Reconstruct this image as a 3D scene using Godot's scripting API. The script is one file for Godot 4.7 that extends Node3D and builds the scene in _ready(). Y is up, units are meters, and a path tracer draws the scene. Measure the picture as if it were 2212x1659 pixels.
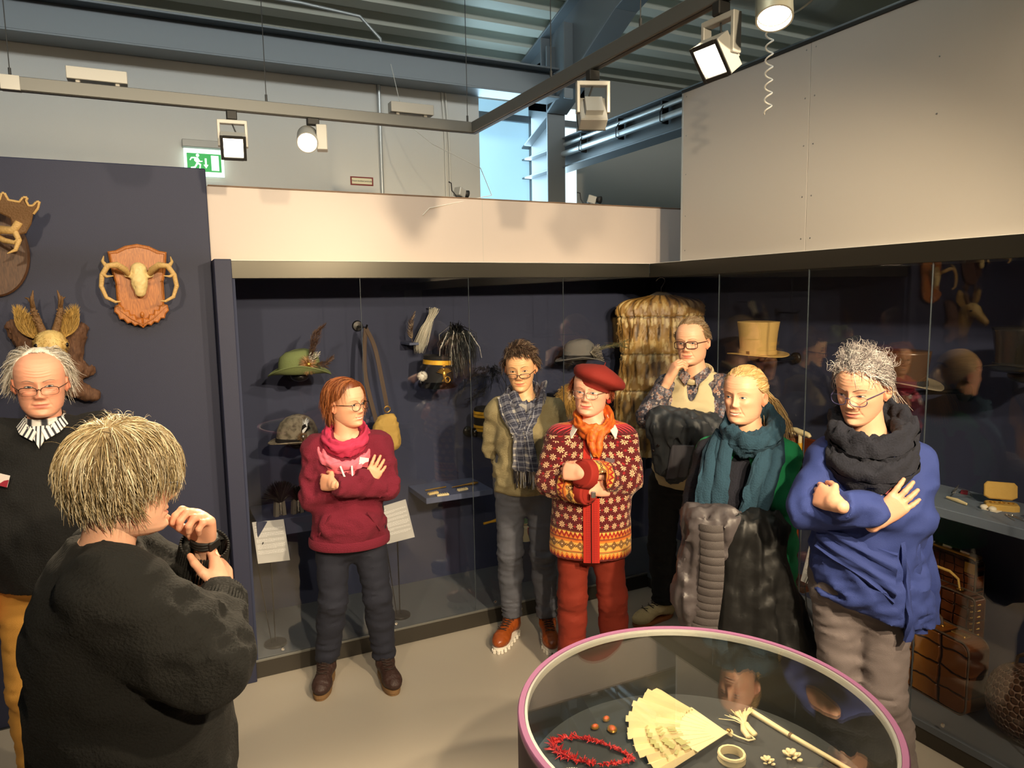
extends Node3D

var M := {}
var taken := {}

func _ready() -> void:
	var cam := Camera3D.new()
	cam.name = "camera"
	add_child(cam)
	cam.transform = Transform3D(Basis(Vector3(0.8955, -0.0164, 0.4448), Vector3(0.0676, 0.9927, -0.0995), Vector3(-0.4398, 0.1192, 0.8902)).orthonormalized(), Vector3(-2.8262, 1.93, 3.7287))
	cam.keep_aspect = Camera3D.KEEP_HEIGHT
	cam.fov = 56.23
	cam.near = 0.05
	cam.current = true
	var we := WorldEnvironment.new()
	we.name = "environment"
	var env := Environment.new()
	env.background_mode = Environment.BG_COLOR
	env.background_color = Color(0.55, 0.68, 0.75)
	env.background_energy_multiplier = 0.3
	env.tonemap_mode = Environment.TONE_MAPPER_LINEAR
	env.tonemap_exposure = 1.0
	env.sdfgi_enabled = true
	env.ssao_enabled = true
	env.ssil_enabled = true
	we.environment = env
	add_child(we)
	lights()
	materials()
	room()
	ceiling_works()
	track_lights()
	showcases()
	people()
	exhibits_back()
	exhibits_right()
	trophies()
	display_table()

# the gallery spots that hang outside the frame: the same fittings as those in view
const WARM := Color(1.0, 0.9, 0.745)
const SPOTS := [
	# position, aim, energy, cone half angle: the fittings in view, then those on the tracks behind the camera
	[Vector3(-1.46, 2.58, 2.17), Vector3(-3.0, 1.6, 0.2), 5.0, 40.0],
	[Vector3(-1.46, 2.58, 2.37), Vector3(-1.7, 0.8, 2.5), 3.5, 40.0],
	[Vector3(-2.5, 2.56, 0.58), Vector3(-2.7, 1.0, 2.0), 4.0, 40.0],
	[Vector3(-2.2, 2.58, 0.6), Vector3(-2.6, 0.4, 2.4), 4.0, 40.0],
	[Vector3(-1.35, 2.7, 3.9), Vector3(-0.7, 1.2, 0.3), 11.0, 34.0],
	[Vector3(-2.3, 2.8, 4.4), Vector3(-1.9, 1.2, 0.2), 10.0, 30.0],
	[Vector3(-1.3, 2.8, 4.8), Vector3(0.2, 1.1, 1.9), 8.0, 34.0],
	[Vector3(-3.4, 2.8, 2.9), Vector3(-3.1, 1.6, 0.0), 4.0, 36.0],
	[Vector3(-1.46, 2.6, 3.1), Vector3(-3.0, 1.2, 1.8), 3.0, 36.0],
]

func spot(at: Vector3, to: Vector3, e: float, half: float) -> void:
	var l := SpotLight3D.new()
	l.name = "spot_light"
	add_child(l, true)
	l.look_at_from_position(at, to, Vector3.UP)
	l.light_color = WARM
	l.light_energy = e
	l.spot_angle = half
	l.spot_range = 14.0
	l.spot_attenuation = 2.0
	l.spot_angle_attenuation = 0.6
	l.light_size = 0.045
	l.shadow_enabled = true

func area(at: Vector3, to: Vector3, sz: Vector2, e: float, col: Color) -> void:
	var l := AreaLight3D.new()
	l.name = "area_light"
	add_child(l, true)
	l.look_at_from_position(at, to, Vector3.UP)
	l.area_size = sz
	l.light_energy = e
	l.light_color = col
	l.shadow_enabled = true

func lights() -> void:
	for s in SPOTS: spot(s[0], s[1], s[2], s[3])
	# added area lamps: daylight off the bay wall behind the column, unseen fill overhead
	area(Vector3(0.25, 2.9, -2.45), Vector3(0.25, 2.9, 0.0), Vector2(1.2, 1.4), 4.0, Color(0.78, 0.92, 1.0))
	area(Vector3(-1.8, 4.85, 2.55), Vector3(-1.8, 5.5, 0.0), Vector2(9.4, 0.7), 22.0, Color(0.97, 0.97, 0.95))



# ---------- naming ----------
func numbered(called: String) -> String:
	var n: int = taken.get(called, 0)
	taken[called] = n + 1
	return called if n == 0 else "%s_%03d" % [called, n]

func put(called: String, mb: MB, mat: String, parent: Node3D = null, label := "", kind := "") -> MeshInstance3D:
	var o := MeshInstance3D.new()
	o.name = numbered(called) if parent == null or parent == self else called
	o.mesh = mb.mesh()
	o.material_override = M[mat]
	o.cast_shadow = GeometryInstance3D.SHADOW_CASTING_SETTING_ON
	(self if parent == null else parent).add_child(o, true)
	if label: o.set_meta("label", label)
	if kind: o.set_meta("kind", kind)
	return o

func thing(called: String, label: String, category: String, at := Vector3.ZERO, yaw := 0.0, group := "") -> Node3D:
	var o := Node3D.new()
	o.name = numbered(called)
	add_child(o, true)
	o.position = at
	o.rotation.y = yaw
	o.set_meta("label", label)
	o.set_meta("category", category)
	if group: o.set_meta("group", group)
	return o

func single(called: String, mb: MB, mat: String, label: String, category: String, group := "") -> MeshInstance3D:
	var o := put(called, mb, mat, null, label)
	o.set_meta("category", category)
	if group: o.set_meta("group", group)
	return o

func boxm(m: Vector3, s: Vector3, ch := 0.003, b := Basis.IDENTITY) -> MB:
	var mb := MB.new()
	mb.box(m, s, ch, b)
	return mb
func span(a: Vector3, b: Vector3, ch := 0.003) -> MB:
	return boxm((a + b) * 0.5, (b - a).abs(), ch)

# ---------- materials ----------
func noise_tex(sz: int, freq: float, oct := 3, nm := true, strength := 4.0, sd := 1, ramp: Array = []) -> NoiseTexture2D:
	var t := NoiseTexture2D.new()
	var n := FastNoiseLite.new()
	n.noise_type = FastNoiseLite.TYPE_SIMPLEX_SMOOTH
	n.frequency = freq
	n.fractal_octaves = oct
	n.seed = sd
	t.noise = n
	t.width = sz; t.height = sz
	t.seamless = true
	t.as_normal_map = nm
	t.bump_strength = strength
	if ramp:
		var g := Gradient.new()
		g.offsets = PackedFloat32Array(ramp[0])
		g.colors = PackedColorArray(ramp[1])
		t.color_ramp = g
	return t

func mat(called: String, col: Color, rough := 0.6, metal := 0.0, nm: Texture2D = null, sc := 1.0, ns := 1.0) -> StandardMaterial3D:
	var m := StandardMaterial3D.new()
	m.resource_name = called
	m.albedo_color = col
	m.roughness = rough
	m.metallic = metal
	if nm:
		m.normal_enabled = true
		m.normal_texture = nm
		m.normal_scale = ns
		m.uv1_triplanar = true
		m.uv1_scale = V(sc, sc, sc)
	M[called] = m
	return m

func img_mat(called: String, im: Image, rough := 0.7, tri := 0.0) -> StandardMaterial3D:
	var m := mat(called, Color.WHITE, rough)
	m.albedo_texture = ImageTexture.create_from_image(im)
	if tri > 0.0:
		m.uv1_triplanar = true
		m.uv1_scale = V(tri, tri, tri)
	return m

static func c8(r: int, g: int, b: int) -> Color: return Color(r / 255.0, g / 255.0, b / 255.0)

func knit_image() -> Image: # 4 stars wide (0.2 m), 0.72 m tall, hem at the bottom
	var w := 256
	var h := 922
	var im := Image.create(w, h, false, Image.FORMAT_RGB8)
	var dark := c8(88, 12, 18); var red := c8(160, 32, 18); var org := c8(226, 128, 44); var yel := c8(236, 178, 84); var cream := c8(232, 196, 150); var ink := c8(50, 12, 22)
	im.fill(dark)
	var px := 1280.0
	for yy in h:
		var v := (h - yy) / px # metres above the hem
		for x in w:
			var u := fmod(x / px, 0.05)
			var c := dark
			if v < 0.012: c = red
			elif v < 0.05:
				var z := absf(fmod(x / px, 0.025) / 0.0125 - 1.0)
				c = org if absf((v - 0.03) / 0.02 - (z - 0.5)) < 0.35 else (red if (v - 0.03) / 0.02 < z - 0.5 else yel)
				if absf(v - 0.014) < 0.0015 or absf(v - 0.0485) < 0.0015: c = ink
			elif v < 0.115:
				c = yel if v < 0.1 else org
				var q := W(u - 0.025, v - 0.083)
				var aq := q.abs()
				if aq.x + aq.y < 0.023 and (int(aq.x * 420.0) + int(aq.y * 420.0)) % 3 != 1: c = ink
				if aq.x + aq.y < 0.005: c = cream
				var q2 := W(absf(u - 0.0) if u < 0.025 else absf(u - 0.05), v - 0.083).abs()
				if q2.x + q2.y < 0.008 and q2.x + q2.y > 0.004: c = ink
				if absf(v - 0.0535) < 0.0018 or absf(v - 0.112) < 0.0018: c = red
			elif v < 0.155:
				var z := absf(fmod(x / px, 0.025) / 0.0125 - 1.0)
				c = red if absf((v - 0.135) / 0.02 - (z - 0.5)) < 0.4 else (org if (v - 0.135) / 0.02 < z - 0.5 else yel)
				if absf(v - 0.117) < 0.0015 or absf(v - 0.153) < 0.0015: c = ink
			elif v < 0.6:
				var row := int((v - 0.158) / 0.042)
				var uu := fmod(x / px + (0.025 if row % 2 else 0.0), 0.05)
				var q := W(uu - 0.025, v - 0.158 - (row + 0.5) * 0.042)
				var a := q.angle()
				var r := q.length()
				var petal := 0.5 + 0.5 * cos(a * 8.0)
				if r < 0.005 + 0.012 * pow(petal, 0.7) and r > 0.002 and petal > 0.25: c = cream
				var q2 := W(absf(uu if uu < 0.025 else uu - 0.05), q.y).abs()
				if q2.length() < 0.006: c = c8(150, 24, 34)
			elif v < 0.645:
				var z := absf(fmod(x / px, 0.016) / 0.008 - 1.0)
				c = c8(190, 50, 60) if (v - 0.6) / 0.045 > z * 0.9 else dark
				if absf((v - 0.6) / 0.045 - z * 0.9) < 0.12: c = ink
			else:
				c = red
				if fposmod(v * 60.0 + 0.7 * sin(x / px * 250.0), 1.0) < 0.4: c = org
			if (int(x * 0.5) + int(yy * 0.5)) % 2: c = c * 0.94
			im.set_pixel(x, yy, c)
	return im

func plaid_image() -> Image:
	var im := Image.create(128, 256, false, Image.FORMAT_RGB8)
	for y in 256:
		for x in 128:
			var c := c8(52, 54, 72)
			var a := (x % 64) < 22
			var b := (y % 64) < 22
			if a and b: c = c8(168, 164, 158)
			elif a or b: c = c8(104, 104, 114)
			if x % 64 in [30, 31, 50]: c = c.lerp(c8(190, 196, 210), 0.7)
			if y % 64 in [34, 35, 54]: c = c.lerp(c8(200, 200, 206), 0.6)
			if (x + y) % 3 == 0: c = c * 0.86
			im.set_pixel(x, y, c)
	return im

func floral_image() -> Image:
	var im := Image.create(512, 512, false, Image.FORMAT_RGB8)
	im.fill(c8(52, 52, 66))
	var g := RandomNumberGenerator.new(); g.seed = 12
	for i in 300:
		var c := W(g.randf() * 512, g.randf() * 512)
		var big := i % 4 == 0
		var r := g.randf_range(15, 24) if big else g.randf_range(5, 11)
		var col: Color = [c8(206, 186, 172), c8(176, 168, 170), c8(196, 150, 128), c8(120, 118, 134), c8(150, 146, 156)][g.randi() % 5]
		var ph := g.randf() * TAU
		for y in range(int(c.y - r), int(c.y + r) + 1):
			for x in range(int(c.x - r), int(c.x + r) + 1):
				var q := W(x, y) - c
				var l := q.length() / r
				var pet := 0.62 + 0.38 * absf(cos((q.angle() + ph) * 2.5))
				if l > pet: continue
				var k := col * (0.62 + 0.5 * l)
				if big and l < 0.28: k = c8(150, 86, 56)
				im.set_pixel(posmod(x, 512), posmod(y, 512), k)
	return im

func stripe_image() -> Image:
	var im := Image.create(64, 8, false, Image.FORMAT_RGB8)
	for y in 8:
		for x in 64: im.set_pixel(x, y, c8(40, 42, 52) if x % 8 < 3 else c8(226, 224, 220))
	return im

func fur_image(sd: int) -> Image: # pieced back skins: pale bellies, dark spindles, brown ground
	var im := Image.create(512, 768, false, Image.FORMAT_RGB8)
	var n := FastNoiseLite.new(); n.seed = sd; n.frequency = 0.03; n.fractal_octaves = 4
	for y in 768:
		for x in 512:
			var f := 0.5 + 0.5 * n.get_noise_2d(x * 2.2, y * 0.6)
			var c := c8(120, 86, 38).lerp(c8(190, 150, 84), clampf(f * 1.3 - 0.1, 0, 1))
			var cell := W(fposmod(x + 6 * n.get_noise_2d(y, 7), 64.0) - 32.0, fposmod(y + 12 * n.get_noise_2d(x * 0.4, 90), 192.0) - 60.0)
			var e := pow(cell.x / 9.0, 2) + pow(cell.y / 46.0, 2)
			if e < 1.0: c = c.lerp(c8(44, 28, 14), 0.85 * (1.0 - e * 0.4))
			var c2 := W(absf(cell.x) - 20.0, cell.y - 62.0)
			var e2 := pow(c2.x / 9.0, 2) + pow(c2.y / 22.0, 2)
			if e2 < 1.0: c = c.lerp(c8(240, 216, 160), 0.9 * (1.0 - e2 * 0.5))
			var band := fposmod(y, 384.0)
			if band < 5.0: c = c * 0.55
			im.set_pixel(x, y, c)
	return im

func croc_image(cell: Vector2, sd: int, dark: Color, light: Color, streak: bool, round_ := false) -> Array:
	var im := Image.create(256, 256, false, Image.FORMAT_RGB8)
	var bp := Image.create(256, 256, false, Image.FORMAT_RGB8)
	var n := FastNoiseLite.new(); n.seed = sd; n.frequency = 0.02; n.fractal_octaves = 3
	for y in 256:
		for x in 256:
			var wx := x + 4.0 * n.get_noise_2d(x, y); var wy := y + 5.0 * n.get_noise_2d(y + 300, x)
			var row := int(floor(wy / cell.y))
			var off := 0.5 if row % 2 and round_ else 0.0
			var q := W(fposmod(wx / cell.x + off, 1.0), fposmod(wy / cell.y, 1.0)) - W(0.5, 0.5)
			var d := (0.5 - q.length() * 0.95) if round_ else minf(0.5 - absf(q.x), (0.5 - absf(q.y)))
			var h := smoothstep(0.0, 0.14 if round_ else 0.08, d)
			var k := 0.5 + 0.5 * n.get_noise_2d(wx * 0.7, wy * 0.4)
			if streak: k = clampf(0.25 + 0.75 * exp(-pow(minf(x, 256 - x) / 40.0, 2)) * (0.6 + 0.8 * k), 0, 1)
			var c := dark.lerp(light, k)
			c = (light.lerp(Color.WHITE, 0.25) if round_ else dark * 0.75).lerp(c, h)
			im.set_pixel(x, y, c)
			bp.set_pixel(x, y, Color(h, h, h))
	bp.bump_map_to_normal_map(6.0)
	return [im, bp]

func wood_image(a: Color, b: Color, sd: int) -> Image:
	var im := Image.create(256, 256, false, Image.FORMAT_RGB8)
	var n := FastNoiseLite.new(); n.seed = sd; n.frequency = 0.012; n.fractal_octaves = 4
	for y in 256:
		for x in 256:
			var f := n.get_noise_2d(x * 3.0, y * 0.35)
			var r := 0.5 + 0.5 * sin(f * 26.0 + x * 0.12)
			im.set_pixel(x, y, a.lerp(b, 0.6 * r + 0.4 * (0.5 + n.get_noise_2d(x * 14.0, y * 1.2))))
	return im

func text_image(sd: int) -> Image: # grey board with lines of small print, too small to read
	var im := Image.create(256, 360, false, Image.FORMAT_RGB8)
	im.fill(c8(188, 188, 188))
	var g := RandomNumberGenerator.new(); g.seed = sd
	var y := 40
	im.fill_rect(Rect2i(14, y, 50, 4), c8(244, 244, 244))
	y += 22
	while y < 300:
		var n := g.randi_range(3, 5)
		for i in n:
			var x := 14
			var endx := 240 if i < n - 1 else g.randi_range(90, 220)
			while x < endx:
				var w := g.randi_range(6, 22)
				im.fill_rect(Rect2i(x, y, mini(w, endx - x), 3), c8(240, 240, 240))
				x += w + 3
			y += 8
		y += 14
	return im

func materials() -> void:
	var weave := noise_tex(256, 0.11, 2, true, 3.0, 2)
	var wool := noise_tex(256, 0.06, 4, true, 6.0, 5)
	var soft := noise_tex(256, 0.02, 3, true, 3.0, 7)
	var grain := noise_tex(512, 0.25, 2, true, 1.2, 9)
	# the building
	mat("floor", c8(168, 159, 146), 0.34, 0.0, noise_tex(512, 0.01, 3, true, 1.0, 11), 0.35, 0.35)
	mat("upper_white", c8(214, 214, 210), 0.8, 0.0, grain, 1.5, 0.3)
	mat("grey_wall", c8(172, 170, 162), 0.8)
	mat("navy_wall", c8(36, 40, 64), 0.62, 0.0, grain, 2.5, 0.5)
	mat("navy_inner", c8(46, 53, 80), 0.75)
	mat("case_floor", c8(86, 92, 100), 0.6)
	mat("plum_wall", c8(62, 34, 48), 0.75)
	mat("header", c8(192, 178, 168), 0.5)
	mat("laminate", c8(190, 184, 177), 0.22)
	mat("fascia", c8(58, 56, 50), 0.34, 0.7)
	mat("plinth", c8(58, 54, 48), 0.45, 0.3)
	mat("channel", c8(128, 128, 124), 0.4, 0.6)
	mat("white_ledge", c8(232, 228, 220), 0.6)
	mat("deck", c8(206, 206, 192), 0.55, 0.1)
	mat("steel_paint", c8(120, 126, 130), 0.42, 0.15)
	mat("rail_grey", c8(98, 100, 99), 0.45, 0.4)
	mat("galvanised", c8(196, 194, 178), 0.3, 0.85, soft, 2.0, 0.3)
	mat("pipe_grey", c8(196, 200, 200), 0.35, 0.5)
	mat("cable_dark", c8(40, 42, 44), 0.6)
	mat("cable_white", c8(226, 224, 216), 0.6)
	mat("lamp_body", c8(160, 160, 156), 0.4, 0.2)
	mat("dark_trim", c8(30, 32, 32), 0.5)
	var gl := mat("glass", Color(0.02, 0.02, 0.02, 0.004), 0.0)
	gl.transparency = BaseMaterial3D.TRANSPARENCY_ALPHA
	gl.metallic_specular = 0.5
	var ln := mat("lens", Color(0.02, 0.02, 0.02, 0.004), 0.0)
	ln.transparency = BaseMaterial3D.TRANSPARENCY_ALPHA
	ln.metallic_specular = 0.35
	mat("glass_edge", c8(70, 78, 84), 0.25)
	var glow := mat("lamp_glow", Color.WHITE, 0.4)
	glow.emission_enabled = true; glow.emission = Color(1.0, 0.95, 0.86); glow.emission_energy_multiplier = 6.0
	var glow_pane := mat("added_glow", c8(150, 200, 225), 0.3)  # emission shared by the bay wall stand-in and the added fill pane
	glow_pane.emission_enabled = true; glow_pane.emission = c8(168, 214, 236); glow_pane.emission_energy_multiplier = 0.75
	var glow_pane2 := mat("window_bright", c8(230, 245, 250), 0.3)
	glow_pane2.emission_enabled = true; glow_pane2.emission = c8(222, 244, 250); glow_pane2.emission_energy_multiplier = 1.15
	var ex := mat("exit_green", c8(20, 150, 70), 0.4)
	ex.emission_enabled = true; ex.emission = c8(24, 160, 74); ex.emission_energy_multiplier = 0.75
	var ew := mat("exit_white", Color.WHITE, 0.4)
	ew.emission_enabled = true; ew.emission = c8(226, 255, 240); ew.emission_energy_multiplier = 1.0
	mat("sign_red", c8(120, 20, 22), 0.5); mat("sign_cream", c8(226, 220, 190), 0.5); mat("ink", c8(24, 24, 22), 0.6)
	mat("bright_red", c8(190, 24, 34), 0.5)
	# people
	var sk := mat("skin", Color.WHITE, 0.5, 0.0, noise_tex(256, 0.09, 3, true, 2.0, 21), 9.0, 0.25)
	sk.vertex_color_use_as_albedo = true
	sk.subsurf_scatter_enabled = true; sk.subsurf_scatter_strength = 0.12
	var hm := mat("hair", Color.WHITE, 0.42)
	hm.vertex_color_use_as_albedo = true
	var em := mat("eye", Color.WHITE, 0.12)
	em.vertex_color_use_as_albedo = true
	mat("lash", c8(50, 34, 26), 0.6)
	for q: Array in [["black_wool", c8(13, 13, 14)], ["charcoal_wool", c8(19, 19, 18)], ["maroon", c8(108, 19, 42)], ["olive_wool", c8(140, 128, 94)], ["ink_wool", c8(20, 21, 34)], ["navy_knit", c8(30, 32, 44)], ["teal_wool", c8(32, 62, 80)], ["fleece", c8(150, 140, 122)]]:
		var m := mat(q[0], q[1], 0.95, 0.0, wool, 7.0, 0.8)
		m.rim_enabled = q[1].v > 0.15; m.rim = 0.2; m.rim_tint = 0.8
	for q: Array in [["ochre", c8(196, 142, 62)], ["navy_cloth", c8(26, 29, 44)], ["grey_denim", c8(82, 84, 94)], ["rust_cord", c8(124, 34, 12)], ["black_denim", c8(20, 21, 23)], ["near_black", c8(17, 17, 19)], ["taupe_cloth", c8(118, 108, 108)], ["blue_jersey", c8(44, 60, 124)], ["pink_scarf", c8(190, 50, 86)], ["pink_scarf_pale", c8(226, 112, 130)], ["white_shirt", c8(226, 222, 214)], ["slate_knit", c8(88, 86, 94)], ["beret", c8(128, 28, 18)], ["cuff_red", c8(152, 34, 22)], ["beige_quilt", c8(206, 190, 150)], ["green_quilt", c8(22, 142, 88)], ["white_cord", c8(230, 224, 222)]]:
		mat(q[0], q[1], 0.85, 0.0, weave, 9.0, 0.5)
	mat("slate_nylon", c8(50, 54, 60), 0.5, 0.0, soft, 4.0, 0.3); mat("taupe_nylon", c8(72, 66, 68), 0.5, 0.0, soft, 4.0, 0.3); mat("taupe_rib", c8(70, 64, 64), 0.7, 0.0, weave, 14.0, 1.5); mat("black_nylon", c8(13, 13, 14), 0.55, 0.0, soft, 4.0, 0.3)
	mat("dark_leather", c8(30, 24, 22), 0.45); mat("brown_boot", c8(52, 32, 27), 0.6, 0.0, wool, 6.0, 0.5); mat("cognac", c8(146, 70, 26), 0.32, 0.0, soft, 8.0, 0.4); mat("beige_suede", c8(196, 178, 134), 0.9, 0.0, wool, 8.0, 0.4)
	mat("black_rubber", c8(22, 22, 22), 0.6); mat("tan_sole", c8(122, 92, 58), 0.7); mat("white_sole", c8(232, 226, 214), 0.6); mat("tan_heel", c8(156, 92, 50), 0.5); mat("dark_lace", c8(40, 26, 20), 0.8)
	mat("dark_metal", c8(42, 34, 32), 0.35, 0.6); mat("grey_metal", c8(150, 150, 150), 0.3, 0.8); mat("silver", c8(206, 202, 196), 0.25, 0.9); mat("black_frame", c8(24, 22, 24), 0.3); mat("tortoise", c8(46, 20, 20), 0.25); mat("blue_frame", c8(60, 58, 96), 0.3)
	mat("paper", c8(226, 214, 210), 0.6); mat("badge_red", c8(150, 40, 58), 0.6); mat("badge_dark", c8(80, 60, 66), 0.6)
	var kn := img_mat("nordic", knit_image(), 0.95)
	kn.rim_enabled = true; kn.rim = 0.2
	img_mat("plaid", plaid_image(), 0.95).uv1_scale = V(1.0, 1.6, 1.0)
	img_mat("floral", floral_image(), 0.7, 3.2)
	img_mat("stripe", stripe_image(), 0.8)
	var zi := Image.create(32, 64, false, Image.FORMAT_RGB8)
	for y in 64:
		for x in 32: zi.set_pixel(x, y, c8(176, 36, 22) if absi(x - 16) > 11 or absi(x - 16) < 3 or (absi((x % 16) - 8) + absi((y % 16) - 8)) < 6 else c8(146, 26, 22))
	img_mat("zip_band", zi, 0.9).uv1_scale = V(1, 9, 1)
	img_mat("orange_silk", noise_tex(128, 0.02, 3, false, 1, 31, [[0.0, 0.35, 0.5, 0.7, 1.0], [c8(150, 40, 14), c8(206, 90, 20), c8(226, 150, 40), c8(196, 76, 24), c8(120, 30, 14)]]).get_image() if false else silk_image(), 0.6, 6.0)
	exhibit_materials(soft, weave, wool)

func silk_image() -> Image:
	var im := Image.create(128, 128, false, Image.FORMAT_RGB8)
	var n := FastNoiseLite.new(); n.seed = 6; n.frequency = 0.03
	for y in 128:
		for x in 128:
			var f := 0.5 + 0.6 * n.get_noise_2d(x, y * 1.6)
			im.set_pixel(x, y, c8(176, 52, 18).lerp(c8(222, 142, 40), clampf(f, 0, 1)))
	return im

# ---------- the room ----------
func room() -> void:
	put("floor", span(V(-7, -0.1, -2.7), V(4.5, 0, 7)), "floor", null, "", "structure")
	put("wall_left", span(V(-7, 0, -0.2), V(-2.557, 2.57, -0.1), 0.004), "navy_wall", null, "", "structure")
	put("wall_post", span(V(-2.556, 0, -0.2), V(-2.478, 2.135, 0.03), 0.003), "navy_wall", null, "", "structure")
	put("wall_header", span(V(-2.62, 2.132, -0.14), V(0.9, 2.492, -0.12), 0.002), "header", null, "", "structure")
	put("trim_1", span(V(-2.55, 2.492, -0.145), V(0.9, 2.498, -0.116), 0.001), "wood_edge", null, "", "structure")
	put("trim_2", span(V(-1.0965, 2.134, -0.1205), V(-1.0945, 2.49, -0.1195), 0.0002), "grey_wall", null, "", "structure")
	var p := thing("wall_panel", "tall glossy white wall panel above the right-hand showcase", "wall panel", V(0.03, 2.132, 0.27))
	put("board", span(V(0, 0, 0.003), V(0.02, 0.966, 0.916), 0.001), "laminate", p)
	put("board", span(V(0, 0, 0.918), V(0.02, 0.966, 2.1), 0.001), "laminate", p)
	put("board", span(V(0, 0, 2.102), V(0.02, 0.966, 4.2), 0.001), "laminate", p)
	put("edge", span(V(0.0, 0, -0.012), V(0.05, 0.97, 0.002), 0.001), "pipe_grey", p)
	put("cap", span(V(-0.004, 0.966, -0.012), V(0.05, 0.984, 4.2), 0.002), "dark_trim", p)
	for z: float in [0.03, 0.89, 0.945, 1.55, 2.07, 2.13]:
		for y: float in [0.06, 0.26, 0.5, 0.72, 0.94]:
			if z == 1.55 and y < 0.3: continue
			var s := MB.new()
			s.lathe(PW([W(0, 0.0012), W(0.003, 0.001), W(0.004, 0)]), 10, Transform3D(Basis(V(0, 0, 1), PI / 2), V(-0.0002, y, z)))
			put("screw", s, "grey_metal", p)
	# the hall beyond and behind
	put("wall_far", span(V(-7, 0, -2.2), V(-0.262, 3.86, -2.0), 0.004), "upper_white", null, "", "structure")
	put("wall_bay", span(V(-0.462, 0, -2.7), V(-0.262, 3.86, -2.2), 0.003), "upper_white", null, "", "structure")
	put("wall_right_far", span(V(1.0, 0, -2.75), V(4.5, 4.06, -2.5), 0.004), "grey_wall", null, "", "structure")
	put("wall_bay_top", span(V(-0.3, 3.74, -2.75), V(1.1, 4.06, -2.5), 0.004), "upper_white", null, "", "structure")
	var w1 := put("glow_wall_1", span(V(-0.262, 0, -2.52), V(0.76, 3.74, -2.5), 0.001), "added_glow", null, "", "structure")  # glowing pane stands in for a bay wall lit by daylight
	w1.name = "glow_wall_1"
	put("window_2", span(V(0.785, 0, -2.52), V(1.0, 3.74, -2.5), 0.001), "window_bright", null, "", "structure")
	put("trim_3", span(V(-0.262, 3.56, -2.5), V(1.0, 3.62, -2.46), 0.002), "steel_paint", null, "", "structure")
	put("wall_right", span(V(4.5, 0, -2.7), V(4.7, 6.6, 7)), "grey_wall", null, "", "structure")
	put("wall_camera_side", span(V(-7, 0, 7), V(4.5, 7, 7.2)), "plum_wall", null, "", "structure")
	put("added_fill_pane_3", span(V(-6.5, 4.5, 2.57), V(2.9, 5.2, 2.6), 0.002), "added_glow", null, "", "structure")  # unseen glowing pane, added to go with the overhead fill lamp
	put("wall_west", span(V(-7.2, 0, -2.7), V(-7, 7, 7)), "plum_wall", null, "", "structure")
	put("wall_behind_case", span(V(0.66, 0, -0.66), V(0.7, 2.13, 7)), "grey_wall", null, "", "structure")
	put("trim_4", span(V(-7, 0, -0.1), V(-2.557, 0.004, -0.085), 0.001), "dark_trim", null, "", "structure")
	put("wall_gable", span(V(-7, 3.4, -3.5), V(4.7, 4.6, -3.4), 0.004), "grey_wall", null, "", "structure")
	put("wall_attic", span(V(-7, 3.7, -3.4), V(-0.262, 3.8, -2.2), 0.002), "grey_wall", null, "", "structure")
	# roof deck: trapezoidal sheet rising towards the room
	var prof := PackedVector2Array()
	var z := -3.6
	while z < 7.2:
		for q: Vector2 in [W(0, 0), W(0.095, 0), W(0.125, 0.075), W(0.215, 0.075)]: prof.append(W(z + q.x, q.y))
		z += 0.245
	var deck := MB.new()
	for i in prof.size() - 1:
		var a := prof[i]; var b := prof[i + 1]
		var ya := 4.36 + 0.28 * (a.x + 1.587) + a.y
		var yb := 4.36 + 0.28 * (b.x + 1.587) + b.y
		deck.quad(V(-7.2, ya, a.x), V(4.7, ya, a.x), V(4.7, yb, b.x), V(-7.2, yb, b.x))
		deck.quad(V(4.7, ya + 0.03, a.x), V(-7.2, ya + 0.03, a.x), V(-7.2, yb + 0.03, b.x), V(4.7, yb + 0.03, b.x))
	put("ceiling", deck, "deck", null, "", "structure")

func prism_x(poly: PackedVector2Array, x0: float, x1: float, mb: MB) -> void: # outline in (z, y)
	mb.prism(poly, x1 - x0, Transform3D(Basis(V(0, 0, 1), V(0, 1, 0), V(1, 0, 0)), V(x0, 0, 0)))

func bar(mb: MB, a: Vector3, b: Vector3, w: float, h: float, up := Vector3.UP) -> void:
	var z := (b - a).normalized()
	var x := up.cross(z).normalized()
	mb.box((a + b) * 0.5, V(w, h, a.distance_to(b)), 0.003, Basis(x, z.cross(x), z))

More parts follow.
